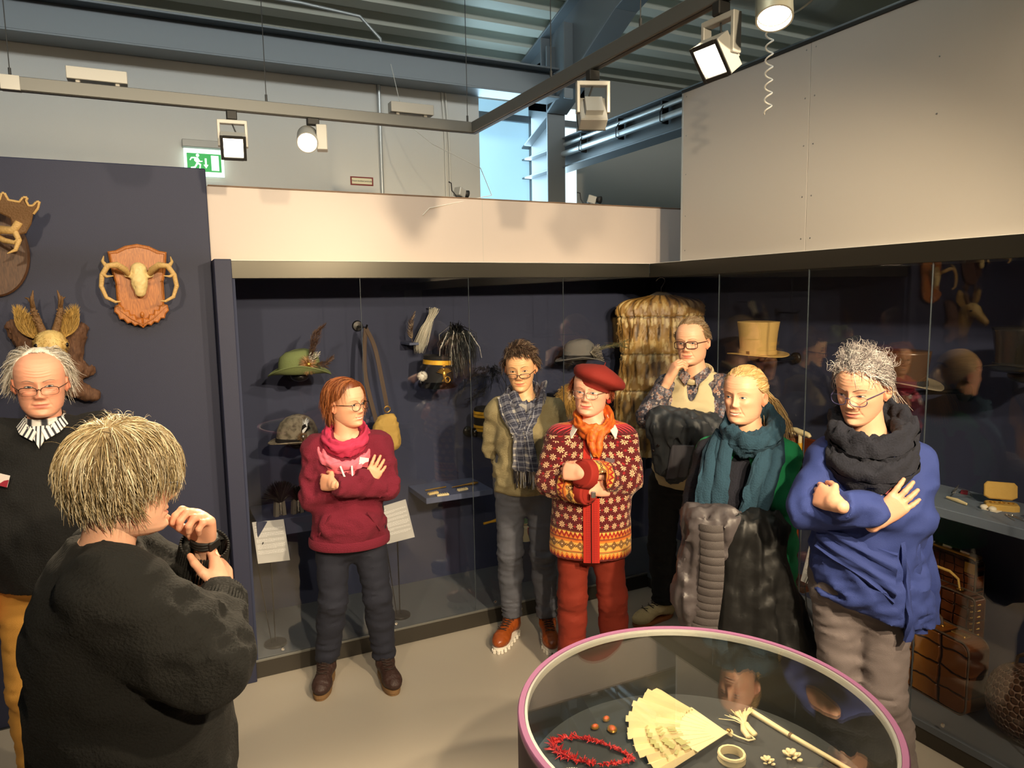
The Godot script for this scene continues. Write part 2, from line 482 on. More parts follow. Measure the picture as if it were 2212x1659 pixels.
func ceiling_works() -> void:
	var o := thing("steel_beam", "long grey steel beam under the roof deck along the far wall", "beam", V(-3.3, 3.6, -1.86))
	put("flange", span(V(-3.7, 0, -0.11), V(3.68, 0.016, 0.11)), "steel_paint", o)
	put("flange", span(V(-3.7, 0.23, -0.11), V(3.68, 0.246, 0.11)), "steel_paint", o)
	put("web", span(V(-3.7, 0.016, -0.008), V(3.68, 0.23, 0.008)), "steel_paint", o)
	o = thing("steel_column", "blue-grey steel column with stiffener plates before the lit window", "column", V(0.48, 0, -2.27))
	put("flange", span(V(-0.09, 0, 0.26), V(0.09, 4.1, 0.28)), "steel_paint", o)
	put("flange", span(V(-0.09, 0, -0.28), V(0.09, 3.9, -0.26)), "steel_paint", o)
	put("web", span(V(-0.007, 0, -0.26), V(0.007, 4.05, 0.26)), "steel_paint", o)
	for y: float in [3.215, 3.045, 2.6, 2.2]:
		put("stiffener", span(V(-0.085, y, -0.26), V(-0.007, y + 0.014, 0.26)), "steel_paint", o)
	var dg := MB.new()
	bar(dg, V(-0.045, 3.32, -0.26), V(-0.045, 3.52, 0.26), 0.08, 0.014)
	put("stiffener", dg, "steel_paint", o)
	o = thing("roof_girder", "deep sloping steel girder rising from the column to the roof", "girder", V(0.48, 3.54, -2.0))
	var wb := MB.new()
	prism_x(PW([W(-0.69, 0.49), W(-0.69, 0.2), W(0.02, 0.0), W(1.06, 0.51), W(5.5, 1.75), W(5.5, 2.3), W(0.41, 0.8)]), -0.007, 0.007, wb)
	put("web", wb, "steel_paint", o)
	var f1 := MB.new(); bar(f1, V(0, 0.49, -0.69), V(0, 2.3, 5.5), 0.2, 0.02)
	put("flange", f1, "steel_paint", o)
	var f2 := MB.new(); bar(f2, V(0, 0.0, 0.02), V(0, 0.51, 1.06), 0.2, 0.02); bar(f2, V(0, 0.51, 1.06), V(0, 1.75, 5.5), 0.2, 0.02)
	put("flange", f2, "steel_paint", o)
	put("stiffener", span(V(-0.095, 0.34, -0.1), V(-0.007, 0.72, -0.084)), "steel_paint", o)
	put("stiffener", span(V(-0.095, 0.05, 0.3), V(-0.007, 0.66, 0.314)), "steel_paint", o)
	o = thing("crane_beam", "horizontal grey beam with pipes clipped to it running to the column", "beam", V(0.6, 3.09, -0.7))
	put("web", span(V(0.02, 0.0, -1.56), V(0.035, 0.25, 3.2)), "steel_paint", o)
	put("flange", span(V(-0.06, -0.012, -1.56), V(0.12, 0.0, 3.2)), "steel_paint", o)
	put("flange", span(V(-0.06, 0.238, -1.56), V(0.12, 0.25, 3.2)), "steel_paint", o)
	for q: Array in [[-0.035, 0.19, 0.018], [-0.05, 0.105, 0.026]]:
		var pp := MB.new()
		pp.tube(PV([V(q[0], q[1], -1.56), V(q[0], q[1], 3.2)]), q[2], 14)
		put("pipe", pp, "pipe_grey", o)
	for z: float in [-1.45, -1.0, -0.45, 0.1, 0.6]:
		put("pipe_clamp", boxm(V(-0.02, 0.15, z), V(0.06, 0.16, 0.02)), "dark_trim", o)
		var st := MB.new(); st.tube(PV([V(-0.03, 0.22, z + 0.02), V(-0.085, 0.14, z + 0.03), V(-0.085, 0.08, z + 0.03), V(-0.05, 0.07, z + 0.03)]), 0.004, 6)
		put("pipe_strap", st, "cable_dark", o)
	# the air duct under the roof
	o = thing("air_duct", "large round galvanised air duct crossing under the roof", "duct", V(1.4, 3.78, 0.72))
	var turn := Transform3D(Basis(V(0, 0, 1), -PI / 2), V(-2.6, 0, 0))
	var d := MB.new()
	d.lathe(PW([W(0.0, 0), W(0.33, 0), W(0.33, 1.55), W(0.33, 3.1), W(0.33, 5.6), W(0, 5.6)]), 56, turn)
	put("tube", d, "galvanised", o)
	for x: float in [0.4, 1.62, 2.84, 4.06]:
		var r := MB.new()
		r.lathe(PW([W(0.33, x - 0.012), W(0.338, x - 0.006), W(0.338, x + 0.006), W(0.33, x + 0.012)]), 56, turn)
		put("seam_ring", r, "galvanised", o)
	# small things on the far wall
	var e := thing("exit_sign", "green lit emergency exit sign hanging under its grey fitting on the white wall", "exit sign", V(-2.43, 2.83, -1.99))
	put("fitting", boxm(V(0, 0.215, 0.03), V(0.275, 0.05, 0.07)), "lamp_body", e)
	put("diffuser", boxm(V(0, 0.09, 0.025), V(0.262, 0.19, 0.012), 0.002), "exit_white", e)
	put("plate", boxm(V(0, 0.09, 0.0325), V(0.225, 0.125, 0.003), 0.001), "exit_green", e)
	var run := MB.new() # running figure, arrow and door
	var zt := Transform3D(Basis.IDENTITY, V(0, 0.09, 0.034))
	run.lathe(PW([W(0.0, 0.002), W(0.011, 0.002), W(0.011, 0)]), 14, Transform3D(Basis(Vector3.RIGHT, PI / 2), V(-0.042, 0.138, 0.034)))
	for q: PackedVector2Array in [PW([W(-0.062, 0.035), W(-0.04, 0.034), W(-0.03, 0.005), W(-0.05, -0.004), W(-0.066, 0.012)]), PW([W(-0.062, 0.036), W(-0.085, 0.034), W(-0.096, 0.014), W(-0.09, 0.011), W(-0.08, 0.026), W(-0.06, 0.026)]), PW([W(-0.04, 0.03), W(-0.026, 0.01), W(-0.012, 0.012), W(-0.012, 0.006), W(-0.03, 0.002), W(-0.046, 0.02)]), PW([W(-0.05, 0.0), W(-0.066, -0.03), W(-0.09, -0.034), W(-0.09, -0.042), W(-0.06, -0.04), W(-0.04, -0.008)]), PW([W(-0.046, 0.004), W(-0.022, -0.012), W(-0.028, -0.046), W(-0.036, -0.046), W(-0.032, -0.018), W(-0.052, -0.006)]),
		PW([W(0.004, 0.03), W(0.016, 0.03), W(0.016, -0.014), W(0.026, -0.014), W(0.01, -0.04), W(-0.006, -0.014), W(0.004, -0.014)]), PW([W(0.046, -0.052), W(0.096, -0.052), W(0.096, 0.052), W(0.046, 0.052)])]: run.prism(q, 0.0015, zt)
	put("pictogram", run, "exit_white", e)
	var rd := thing("round_sign", "small round red sign beside the exit sign", "sign", V(-2.262, 3.023, -1.995))
	var dm := MB.new(); dm.lathe(PW([W(0, 0.006), W(0.018, 0.006), W(0.02, 0)]), 20, Transform3D(Basis(Vector3.RIGHT, PI / 2), Vector3.ZERO))
	put("disc", dm, "bright_red", rd)
	var cr := MB.new(); cr.box(V(0, 0, 0.0065), V(0.022, 0.004, 0.001), 0.0); cr.box(V(0, 0, 0.0065), V(0.004, 0.022, 0.001), 0.0)
	put("mark", cr, "ink", rd)
	var fs := thing("fire_panel_sign", "cream fire alarm sign with a dark red frame on the white wall", "sign", V(-1.286, 2.861, -1.998))
	put("frame", boxm(Vector3.ZERO, V(0.182, 0.066, 0.006), 0.001), "sign_red", fs)
	put("plate", boxm(V(0, 0, 0.003), V(0.16, 0.046, 0.003), 0.001), "sign_cream", fs)
	words(fs, "lettering", "Feuermelderzentrale", 0.0155, V(0, 0, 0.0048), Basis.IDENTITY, "ink")
	var pv := MB.new(); pv.tube(PV([V(-1.13, 2.2, -1.97), V(-1.13, 3.7, -1.97)]), 0.014, 12)
	single("wall_pipe", pv, "pipe_grey", "thin vertical conduit on the white wall right of the fire alarm sign", "pipe")
	for i in 2:
		var c2 := MB.new()
		c2.tube(PV([V(-0.58 + i * 0.035, 2.3, -1.985), V(-0.58 + i * 0.035, 3.2, -1.985), V(-0.585 + i * 0.03, 3.4, -1.985), V(-0.6 + i * 0.03, 3.62, -1.985)]), 0.008, 8)
		single("wall_cable", c2, "cable_white", ["left of the two white cables clipped to the white wall near the window", "right of the two white cables clipped to the white wall near the window"][i], "cable", "cables on the white wall")
	var lc := MB.new()
	lc.tube(PV([V(-1.11, 3.68, -1.7), V(-1.12, 3.2, -1.4), V(-1.1, 2.95, -0.9), V(-1.02, 2.7, -0.3), V(-1.03, 2.52, -0.13), V(-1.42, 2.43, -0.113), V(-1.46, 2.39, -0.113)]), 0.0025, 6)
	single("loose_cable", lc, "cable_white", "thin loose white cable dangling over the pale header", "cable")
	for q: Array in [[V(-1.2, 2.5, -0.2), 0.5, "small sensor box with a black lens on the header near the window, left one"], [V(-0.3, 2.5, -0.2), -0.6, "small sensor box with a hook-shaped cable on the header, right one"]]:
		var sn := thing("sensor", q[2], "sensor", q[0], q[1])
		put("body", boxm(V(0, 0.035, 0), V(0.055, 0.05, 0.05), 0.004, Basis(Vector3.FORWARD, 0.3)), "lamp_body", sn)
		var l2 := MB.new(); l2.tube(PV([V(0.03, 0.035, 0.005), V(0.055, 0.03, 0.015)]), [0.018, 0.024], 12)
		put("lens", l2, "black_rubber", sn)
		var l3 := MB.new(); l3.tube(PV([V(-0.01, 0.01, 0.02), V(-0.05, 0.005, 0.02), V(-0.07, 0.04, 0.0), V(-0.075, 0.08, 0), V(-0.095, 0.085, 0)]), 0.004, 6)
		put("lead", l3, "cable_dark", sn)
	var pl := MB.new()
	pl.tube(PV([V(-7, 4.13, -2.0), V(-1.7, 4.13, -2.0), V(-1.25, 4.1, -2.0), V(-1.1, 3.95, -1.98), V(-1.09, 3.84, -1.95)]), 0.013, 8)
	single("ceiling_conduit", pl, "pipe_grey", "thin light conduit running under the roof deck above the long beam", "pipe")
	var sp := MB.new() # coiled lead beside the bright spot
	var pts := PackedVector3Array()
	for i in 150:
		var a := i * 0.62
		pts.append(V(-0.3 + cos(a) * 0.016, 3.55 - i * 0.0055, 1.25 + sin(a) * 0.016))
	sp.tube(pts, 0.004, 5)
	single("coiled_cable", sp, "cable_white", "coiled white cable hanging from the roof behind the bright spotlight", "cable")

func words(parent: Node3D, called: String, txt: String, size: float, at: Vector3, b: Basis, m: String) -> MeshInstance3D:
	var t := TextMesh.new()
	t.text = txt
	var f := SystemFont.new(); f.font_names = PackedStringArray(["Droid Sans"]); f.font_weight = 700
	t.font = f
	t.font_size = 32
	t.pixel_size = size / 32.0
	t.depth = 0.0008
	var o := MeshInstance3D.new()
	o.name = called
	o.mesh = t
	o.material_override = M[m]
	o.transform = Transform3D(b, at)
	parent.add_child(o, true)
	return o

# ---------- track lighting ----------
func frame_spot(at: Vector3, aim: Vector3, label: String, lit: bool) -> void:
	var o := thing("spotlight", label, "spotlight", at, 0.0, "track spotlights")
	put("adapter", boxm(V(0, -0.018, 0), V(0.04, 0.036, 0.03), 0.003), "black_rubber", o)
	var d := (aim - (at + V(0, -0.11, 0))).normalized()
	var yaw := atan2(d.x, d.z)
	var b := Basis(Vector3.UP, yaw)
	var yk := MB.new()
	yk.box(b * V(0, -0.045, 0), V(0.1, 0.016, 0.03), 0.002, b)
	for s: float in [-1.0, 1.0]: yk.box(b * V(0.052 * s, -0.09, 0), V(0.012, 0.105, 0.03), 0.002, b)
	put("yoke", yk, "lamp_body", o)
	var h := Basis(Vector3.UP.cross(d).normalized(), d.cross(Vector3.UP.cross(d).normalized()), d)
	var c := V(0, -0.13, 0)
	var hd := MB.new()
	hd.prism(PW([W(-0.03, -0.03), W(0.03, -0.03), W(0.03, 0.03), W(-0.03, 0.03)]), 0.03, Transform3D(h, c + d * -0.03))
	for q: Array in [[V(0, 0.046, 0.0), V(0.09, 0.004, 0.05)], [V(0, -0.046, 0.0), V(0.09, 0.004, 0.05)], [V(0.045, 0, 0), V(0.004, 0.095, 0.05)], [V(-0.045, 0, 0), V(0.004, 0.095, 0.05)], [V(0, 0, -0.025), V(0.09, 0.09, 0.004)]]: hd.box(c + h * (q[0] + V(0, 0, 0.02)), q[1], 0.001, h)
	put("housing", hd, "lamp_body", o)
	var bz := MB.new()
	for k: float in [-1.0, 1.0]:
		bz.box(c + h * V(k * 0.043, 0, 0.046), V(0.012, 0.1, 0.004), 0.001, h); bz.box(c + h * V(0, k * 0.045, 0.046), V(0.074, 0.012, 0.004), 0.001, h)
	put("bezel", bz, "black_rubber", o)
	var ld := MB.new(); ld.tube(PV([V(0, -0.05, 0), b * V(0.01, -0.08, 0.01), b * V(0.02, -0.1, 0.0), c - d * 0.02]), 0.003, 6)
	put("lead", ld, "cable_dark", o)
	put("lamp_face", boxm(c + d * 0.034, V(0.076, 0.08, 0.004), 0.001, h), "lamp_glow" if lit else "lamp_body", o)

func round_spot(at: Vector3, aim: Vector3, label: String, metal: bool) -> void:
	var o := thing("spotlight", label, "spotlight", at, 0.0, "track spotlights")
	var d := (aim - (at + V(0, -0.1, 0))).normalized()
	put("adapter", boxm(V(0, -0.014, 0), V(0.05, 0.028, 0.03), 0.003), "black_rubber", o)
	var side := Vector3.UP.cross(d).normalized()
	if not metal: put("gear_box", boxm(side * 0.035 + V(0, -0.08, 0), V(0.045, 0.105, 0.06), 0.003, Basis(side, Vector3.UP, side.cross(Vector3.UP))), "lamp_body", o)
	else: put("stem", boxm(V(0, -0.04, 0), V(0.02, 0.06, 0.02), 0.003), "lamp_body", o)
	var up := d.cross(side)
	var t := Transform3D(Basis(side, d, side.cross(d)), V(0, -0.085, 0) - side * (0.025 if not metal else 0.0))
	var r := 0.044
	var h := MB.new()
	h.lathe(PW([W(0, -0.06), W(r * 0.8, -0.06), W(r, -0.045), W(r, 0.05), W(r - 0.004, 0.05), W(r - 0.004, 0.03)]), 32, t)
	put("housing", h, "galvanised" if metal else "lamp_body", o)
	var g := MB.new()
	g.lathe(PW([W(0, 0.036), W(r - 0.005, 0.034)]), 28, t)
	put("lamp_face", g, "lamp_glow", o)

func track_lights() -> void:
	var r := thing("track_rail", "grey lighting track hanging in front of the showcases with a corner", "lighting track", V(-1.42, 2.7, 0.52))
	put("rail", span(V(-5.5, 0, -0.018), V(0.018, 0.048, 0.018), 0.002), "rail_grey", r)
	put("rail", span(V(-0.018, 0, 0.02), V(0.018, 0.048, 6.4), 0.002), "rail_grey", r)
	put("joint_sleeve", span(V(-1.84, -0.001, -0.02), V(-1.78, 0.05, 0.02), 0.001), "lamp_body", r)
	put("slot", span(V(-5.5, -0.0015, -0.008), V(0.0, 0.0005, 0.008), 0.0003), "dark_trim", r)
	put("slot", span(V(-0.008, -0.0015, 0.0), V(0.008, 0.0005, 6.4), 0.0003), "dark_trim", r)
	for q: Vector3 in [V(-1.81, 0.048, 0), V(-0.93, 0.048, 0), V(-0.03, 0.048, 0), V(0, 0.048, 0.74), V(0, 0.048, 1.3), V(0, 0.048, 2.6), V(-3.2, 0.048, 0)]:
		var c := MB.new(); c.tube(PV([q, q + V(0, 2.2, 0)]), 0.0018, 5)
		put("suspension_wire", c, "cable_dark", r)
		var b := MB.new(); b.tube(PV([q, q + V(0, 0.03, 0)]), 0.005, 8)
		put("wire_grip", b, "cable_dark", r)
	for q: Array in [[-2.955, "white ballast box standing on the track, left one"], [-1.725, "white ballast box standing on the track near the corner"]]:
		var o := thing("ballast_box", q[1], "ballast box", V(q[0], 2.748, 0.52), 0.0, "ballast boxes on the track")
		put("box", boxm(V(0, 0.032, 0), V(0.2, 0.045, 0.05), 0.002), "lamp_body", o)
		for s: float in [-0.065, 0.065]: put("foot", boxm(V(s, 0.005, 0), V(0.016, 0.012, 0.02), 0.002), "lamp_body", o)
	frame_spot(V(-2.489, 2.7, 0.52), V(-2.65, 1.6, 2.1), "square framed spotlight on the track above the exit sign", true)
	round_spot(V(-2.165, 2.7, 0.52), V(-2.6, 1.5, 2.4), "round spotlight on the track right of the square one", false)
	frame_spot(V(-1.42, 2.7, 2.176), V(-2.9, 1.5, 2.3), "brightest square spotlight on the track at the top right", true)
	round_spot(V(-1.42, 2.72, 2.36), V(-1.75, 1.5, 2.75), "metal cylinder spotlight cut by the top edge of the picture", true)
	frame_spot(V(-1.42, 2.7, 1.549), V(-0.7, 1.5, -0.3), "square spotlight turned away, on the track before the roof girder", false)

# ---------- the glass showcases ----------
func showcases() -> void:
	var a := thing("showcase", "long wall showcase behind the visitors with hats, bag and fur vest", "showcase", V(-1.24, 0, 0))
	var b := thing("showcase", "long wall showcase on the right with top hats, canes and leather bags", "showcase", V(0, 0, 2.0))
	put("back_panel", span(V(-1.24, 0.1, -0.62), V(1.86, 2.06, -0.6), 0.0), "navy_inner", a)
	put("side_panel", span(V(-1.238, 0.1, -0.6), V(-1.224, 2.06, -0.005), 0.0), "navy_inner", a)
	put("case_floor", span(V(-1.224, 0.07, -0.6), V(1.84, 0.1, -0.012), 0.0), "case_floor", a)
	put("case_top", span(V(-1.238, 2.056, -0.62), V(1.86, 2.07, -0.01), 0.0), "case_floor", a)
	put("fascia", span(V(-1.238, 2.044, -0.02), V(1.24, 2.129, 0.0), 0.002), "fascia", a)
	put("ledge", span(V(-1.24, 2.118, -0.12), V(1.24, 2.131, -0.004), 0.001), "white_ledge", a)
	put("plinth", span(V(-1.238, 0.0, -0.03), V(1.26, 0.088, -0.004), 0.002), "plinth", a)
	put("channel", span(V(-1.238, 0.088, -0.03), V(1.25, 0.1, -0.002), 0.001), "channel", a)
	for i in 4:
		var x0 := -1.225 + 0.6125 * i
		put("pane", span(V(x0 + 0.0015, 0.1, -0.016), V(minf(x0 + 0.611, 1.232), 2.046, -0.008), 0.0004), "glass", a)
		if i: put("pane_joint", span(V(x0 - 0.001, 0.1, -0.015), V(x0 + 0.001, 2.046, -0.009), 0.0003), "glass_edge", a)
	put("back_panel", span(V(0.6, 0.1, -2.62), V(0.62, 2.06, 4.0), 0.0), "navy_inner", b)
	put("case_floor", span(V(0.0, 0.07, -2.012), V(0.6, 0.1, 4.0), 0.0), "case_floor", b)
	put("case_top", span(V(0.01, 2.056, -2.61), V(0.62, 2.07, 4.0), 0.0), "case_floor", b)
	put("fascia", span(V(0.0, 2.044, -2.0), V(0.02, 2.129, 4.0), 0.002), "fascia", b)
	put("ledge", span(V(0.004, 2.118, -2.12), V(0.06, 2.131, 4.0), 0.001), "white_ledge", b)
	put("plinth", span(V(0.004, 0.0, -2.0), V(0.03, 0.088, 4.0), 0.002), "plinth", b)
	put("channel", span(V(0.002, 0.088, -2.0), V(0.03, 0.1, 4.0), 0.001), "channel", b)
	for i in 8:
		var z0 := -2.0 + 0.617 * i
		put("pane", span(V(0.008, 0.1, z0 + (0.01 if i == 0 else 0.0015)), V(0.016, 2.046, z0 + 0.6155), 0.0004), "glass", b)
		if i: put("pane_joint", span(V(0.0085, 0.1, z0 - 0.001), V(0.0155, 2.046, z0 + 0.001), 0.0003), "glass_edge", b)
		var g := MB.new()
		g.lathe(PW([W(0, 0.006), W(0.008, 0.005), W(0.009, 0)]), 12, Transform3D(Basis(V(0, 0, 1), PI / 2), V(0.008, 0.13, z0 + 0.15)))
		put("glass_clip", g, "silver", b)
	for i in 4:
		var g := MB.new()
		g.lathe(PW([W(0, 0.006), W(0.008, 0.005), W(0.009, 0)]), 12, Transform3D(Basis(Vector3.RIGHT, PI / 2), V(-1.1 + i * 0.6125, 0.13, -0.008)))
		put("glass_clip", g, "silver", a)

# ---------- people ----------
func people() -> void:
	var makers := [p_front, p_old, p_maroon, p_olive, p_beret, p_vest, p_blonde, p_blue]
	var made := []
	made.resize(8)
	var job := WorkerThreadPool.add_group_task(func(i: int) -> void: made[i] = makers[i].call(), 8)
	WorkerThreadPool.wait_for_group_task_completion(job)
	for l in made:
		for t in l:
			var o := thing(t.name, t.label, t.cat, t.at, t.yaw, t.group)
			var nodes := []
			for p in t.parts:
				var x: Dictionary = p[3]
				nodes.append(put(p[0], p[1], p[2], nodes[x.parent] if x.has("parent") else o, x.get("label", "")))


# ---------- exhibits ----------
func exhibit_materials(soft: Texture2D, weave: Texture2D, wool: Texture2D) -> void:
	img_mat("oak", wood_image(c8(196, 122, 52), c8(150, 84, 30), 3), 0.4, 3.0)
	img_mat("dark_oak", wood_image(c8(96, 66, 44), c8(66, 42, 28), 4), 0.5, 3.0)
	img_mat("driftwood", wood_image(c8(112, 78, 54), c8(66, 42, 28), 8), 0.8, 4.0)
	img_mat("mahogany", wood_image(c8(120, 56, 26), c8(74, 32, 16), 5), 0.3, 4.0)
	mat("wood_edge", c8(120, 96, 76), 0.7)
	mat("bone", c8(222, 196, 136), 0.5, 0.0, soft, 8.0, 0.4); mat("antler", c8(196, 160, 100), 0.6, 0.0, wool, 6.0, 0.8); mat("antler_dark", c8(108, 78, 46), 0.7, 0.0, wool, 6.0, 0.8)
	mat("ivory", c8(232, 216, 170), 0.35); mat("ivory_line", c8(120, 96, 60), 0.5)
	mat("green_felt", c8(112, 124, 78), 0.95, 0.0, wool, 8.0, 0.4); mat("grey_felt", c8(112, 110, 106), 0.95, 0.0, wool, 8.0, 0.4)
	mat("mottled_felt", c8(158, 150, 136), 0.95).albedo_texture = noise_tex(256, 0.02, 4, false, 1.0, 41, [[0.0, 0.4, 0.55, 1.0], [c8(110, 106, 98), c8(190, 186, 176), c8(235, 230, 218), c8(255, 250, 240)]])
	M.mottled_felt.uv1_triplanar = true; M.mottled_felt.uv1_scale = V(5, 5, 5)
	mat("straw", c8(214, 178, 106), 0.75, 0.0, weave, 12.0, 1.0); mat("black_silk", c8(34, 32, 28), 0.22, 0.0, soft, 6.0, 0.3); mat("brown_silk", c8(70, 52, 36), 0.25, 0.0, soft, 6.0, 0.3); mat("felt_lining", c8(120, 112, 96), 0.8)
	mat("black_cloth", c8(16, 15, 16), 0.8); mat("black_patent", c8(12, 12, 12), 0.18)
	mat("gold", c8(214, 168, 80), 0.3, 0.85); mat("gold_braid", c8(222, 170, 44), 0.55, 0.3); mat("brass", c8(190, 150, 80), 0.3, 0.9)
	mat("hide", c8(196, 160, 84), 0.8, 0.0, soft, 5.0, 0.8); mat("strap", c8(72, 56, 44), 0.7); mat("mount_black", c8(14, 14, 15), 0.35); mat("holder_grey", c8(104, 100, 92), 0.5)
	mat("shelf_blue", c8(84, 94, 124), 0.6); mat("shelf_grey", c8(112, 124, 142), 0.55)
	img_mat("board_text", text_image(3), 0.5); img_mat("board_text_b", text_image(9), 0.5)
	for q: Array in [["croc_big", W(64, 40), c8(74, 34, 13), c8(176, 116, 40), true, false], ["croc_dark", W(40, 28), c8(56, 26, 12), c8(110, 58, 26), false, false], ["croc_round", W(22, 26), c8(50, 30, 22), c8(110, 76, 56), false, true]]:
		var im := croc_image(q[1], 5, q[2], q[3], q[4], q[5])
		var m := img_mat(q[0], im[0], 0.28)
		m.normal_enabled = true; m.normal_texture = ImageTexture.create_from_image(im[1]); m.normal_scale = 1.2
	mat("plum_paint", c8(64, 28, 56), 0.5); mat("plum_rim", c8(128, 82, 116), 0.45); mat("table_inner", c8(38, 40, 38), 0.55); mat("table_floor", c8(54, 58, 58), 0.75); mat("rim_metal", c8(170, 172, 166), 0.4, 0.5)
	mat("fan_leaf", c8(226, 206, 156), 0.8); mat("fan_paint", c8(170, 168, 110), 0.8); mat("coral", c8(196, 44, 40), 0.35); mat("pearl", c8(228, 222, 206), 0.25); mat("cameo", c8(196, 96, 50), 0.4)
	mat("roe_fur", c8(176, 140, 74), 0.95, 0.0, wool, 9.0, 0.8); mat("dark_eye", c8(16, 12, 10), 0.1); mat("figure_green", c8(60, 120, 70), 0.6)
	mat("plum_case", c8(60, 36, 70), 0.7); mat("clear_glass", c8(200, 206, 206), 0.2)

# felt or silk hat: crown rows [radius, height], brim radius and how far its sides turn up
func hat(o: Node3D, crown: Array, brim: float, up: float, m: String, pinch := 0.0, long := 1.18, dip := 0.0, brim_mat := "") -> void:
	var r0: float = crown[0][0]
	var c := MB.new()
	var rows := []
	for q: Array in crown:
		var row := PackedVector3Array()
		for i in 49:
			var a := TAU * i / 48
			var top: float = q[1] / crown[-1][1]
			var y: float = q[1]
			if pinch > 0.0: y -= pinch * smoothstep(0.55, 1.0, top) * (exp(-pow(sin(a) * q[0] / 0.022, 2)) + 0.35 * (0.5 - 0.5 * cos(a)))
			row.append(V(sin(a) * q[0], y, cos(a) * q[0] * long))
		rows.append(row)
	c.grid(rows)
	put("crown", c, m, o)
	var b := MB.new()
	for side in 2:
		rows = []
		for j in 9:
			var k := j / 8.0
			var r := lerpf(r0 - 0.004, brim, k)
			var row := PackedVector3Array()
			for i in 65:
				var a := TAU * i / 64
				row.append(V(sin(a) * r, (0.0045 if side == 0 else 0.0) + up * k * k * pow(absf(sin(a)), 1.5) - dip * k * k * absf(cos(a)), cos(a) * (r0 * long + (r - r0) * 1.05)))
			rows.append(row)
		b.grid(rows, false, side == 0)
	var e := PackedVector3Array()
	for i in 65:
		var a := TAU * i / 64
		e.append(V(sin(a) * brim, 0.002 + up * pow(absf(sin(a)), 1.5) - dip * absf(cos(a)), cos(a) * (r0 * long + (brim - r0) * 1.05)))
	b.tube(e, 0.0035, 6, false)
	put("brim", b, brim_mat if brim_mat else m, o)

func ribbon(o: Node3D, r: float, h0: float, h1: float, m: String, long := 1.18) -> void:
	var b := MB.new()
	b.lathe(PW([W(r, h0), W(r + 0.003, h0 + 0.002), W(r + 0.002, h1 - 0.002), W(r - 0.001, h1)]), 48, Transform3D.IDENTITY, W(1, long))
	put("hatband", b, m, o)

# quill with barbs
func feather(mb: MB, pts: PackedVector3Array, w: float, cols: Array, sd: int, n := 90, loose := 0.25) -> void:
	var g := RandomNumberGenerator.new(); g.seed = sd
	mb.col = cols[0]
	mb.tube(pts, 0.0012, 5)
	var up := (pts[1] - pts[0]).normalized().cross(V(0.3, 0.2, 1).normalized()).normalized()
	for i in n:
		var t := lerpf(0.12, 1.0, g.randf())
		var f := t * (pts.size() - 1)
		var j := mini(int(f), pts.size() - 2)
		var p := pts[j].lerp(pts[j + 1], f - j)
		var d := (pts[j + 1] - pts[j]).normalized()
		var s := 1.0 if i % 2 else -1.0
		var wd := w * sin(PI * clampf(t * 0.8 + 0.18, 0.0, 1.0)) * g.randf_range(0.8, 1.1)
		var o := up * s + V(g.randfn(), g.randfn(), g.randfn()) * loose
		mb.col = cols[g.randi() % cols.size()]
		strand(mb, PV([p, p + (o * 0.7 + d * 0.4) * wd * 0.6, p + (o * 0.8 + d * 0.9) * wd]), 0.0011)
	mb.col = Color.WHITE

# tufts standing out from a centre in the plane facing n
func rosette(mb: MB, at: Vector3, r: float, n: Vector3, cols: Array, sd: int, cnt := 260) -> void:
	var g := RandomNumberGenerator.new(); g.seed = sd
	var z := n.normalized()
	var x := Vector3.UP.cross(z).normalized()
	var y := z.cross(x)
	for i in cnt:
		var a := g.randf() * TAU
		var d := x * cos(a) + y * sin(a)
		mb.col = cols[g.randi() % cols.size()]
		var l := r * g.randf_range(0.75, 1.1)
		strand(mb, PV([at + d * 0.004, at + d * l * 0.5 + z * (0.012 + g.randf() * 0.01), at + d * l + z * g.randf_range(-0.004, 0.01)]), 0.0011)
	mb.col = Color.WHITE

func arm(at: Vector3, wall: Vector3, label: String, r := 0.034) -> void: # black bracket that carries a hat
	var o := thing("hat_bracket", label, "bracket", at, 0.0, "black brackets in the showcases")
	var b := MB.new(); b.tube(PV([Vector3.ZERO, wall]), 0.012, 12)
	put("rod", b, "mount_black", o)
	var d := wall.normalized()
	var q := MB.new(); q.tube(PV([wall - d * 0.02, wall]), r, 20)
	put("wall_plate", q, "mount_black", o)
	var h := MB.new(); h.ball(V(0, 0.02, 0), V(0.05, 0.03, 0.055), 18, 10)
	put("head_pad", h, "mount_black", o)

func board(foot: Vector3, c: Array, m: String, label: String) -> void:
	var o := thing("text_board", label, "text board", foot, 0.0, "grey text boards")
	var mb := MB.new()
	var p := []
	for q: Vector3 in c: p.append(q - foot)
	mb.quad(p[3], p[2], p[1], p[0])
	put("print", mb, m, o)
	var n: Vector3 = (p[2] - p[3]).cross(p[0] - p[3]).normalized()
	var bk := MB.new()
	bk.sheet([PV([p[3] - n * 0.001, p[2] - n * 0.001]), PV([p[0] - n * 0.001, p[1] - n * 0.001])], 0.005)
	put("plate", bk, "shelf_grey", o)
	var mid: Vector3 = (p[0] + p[1] + p[2] + p[3]) * 0.25 - n * 0.008
	var st := MB.new()
	st.tube(PV([V(0, 0.01, 0), V(0, mid.y - 0.1, 0), mid]), 0.004, 8)
	st.tube(PV([V(-0.02, 0.01, 0), V(-0.07, mid.y - 0.1, 0), mid + V(-0.04, 0, 0)]), 0.003, 8)
	put("stand", st, "mount_black", o)
	var d := MB.new(); d.lathe(PW([W(0, 0.012), W(0.058, 0.012), W(0.06, 0.009), W(0.06, 0)]), 32)
	put("foot_disc", d, "mount_black", o)

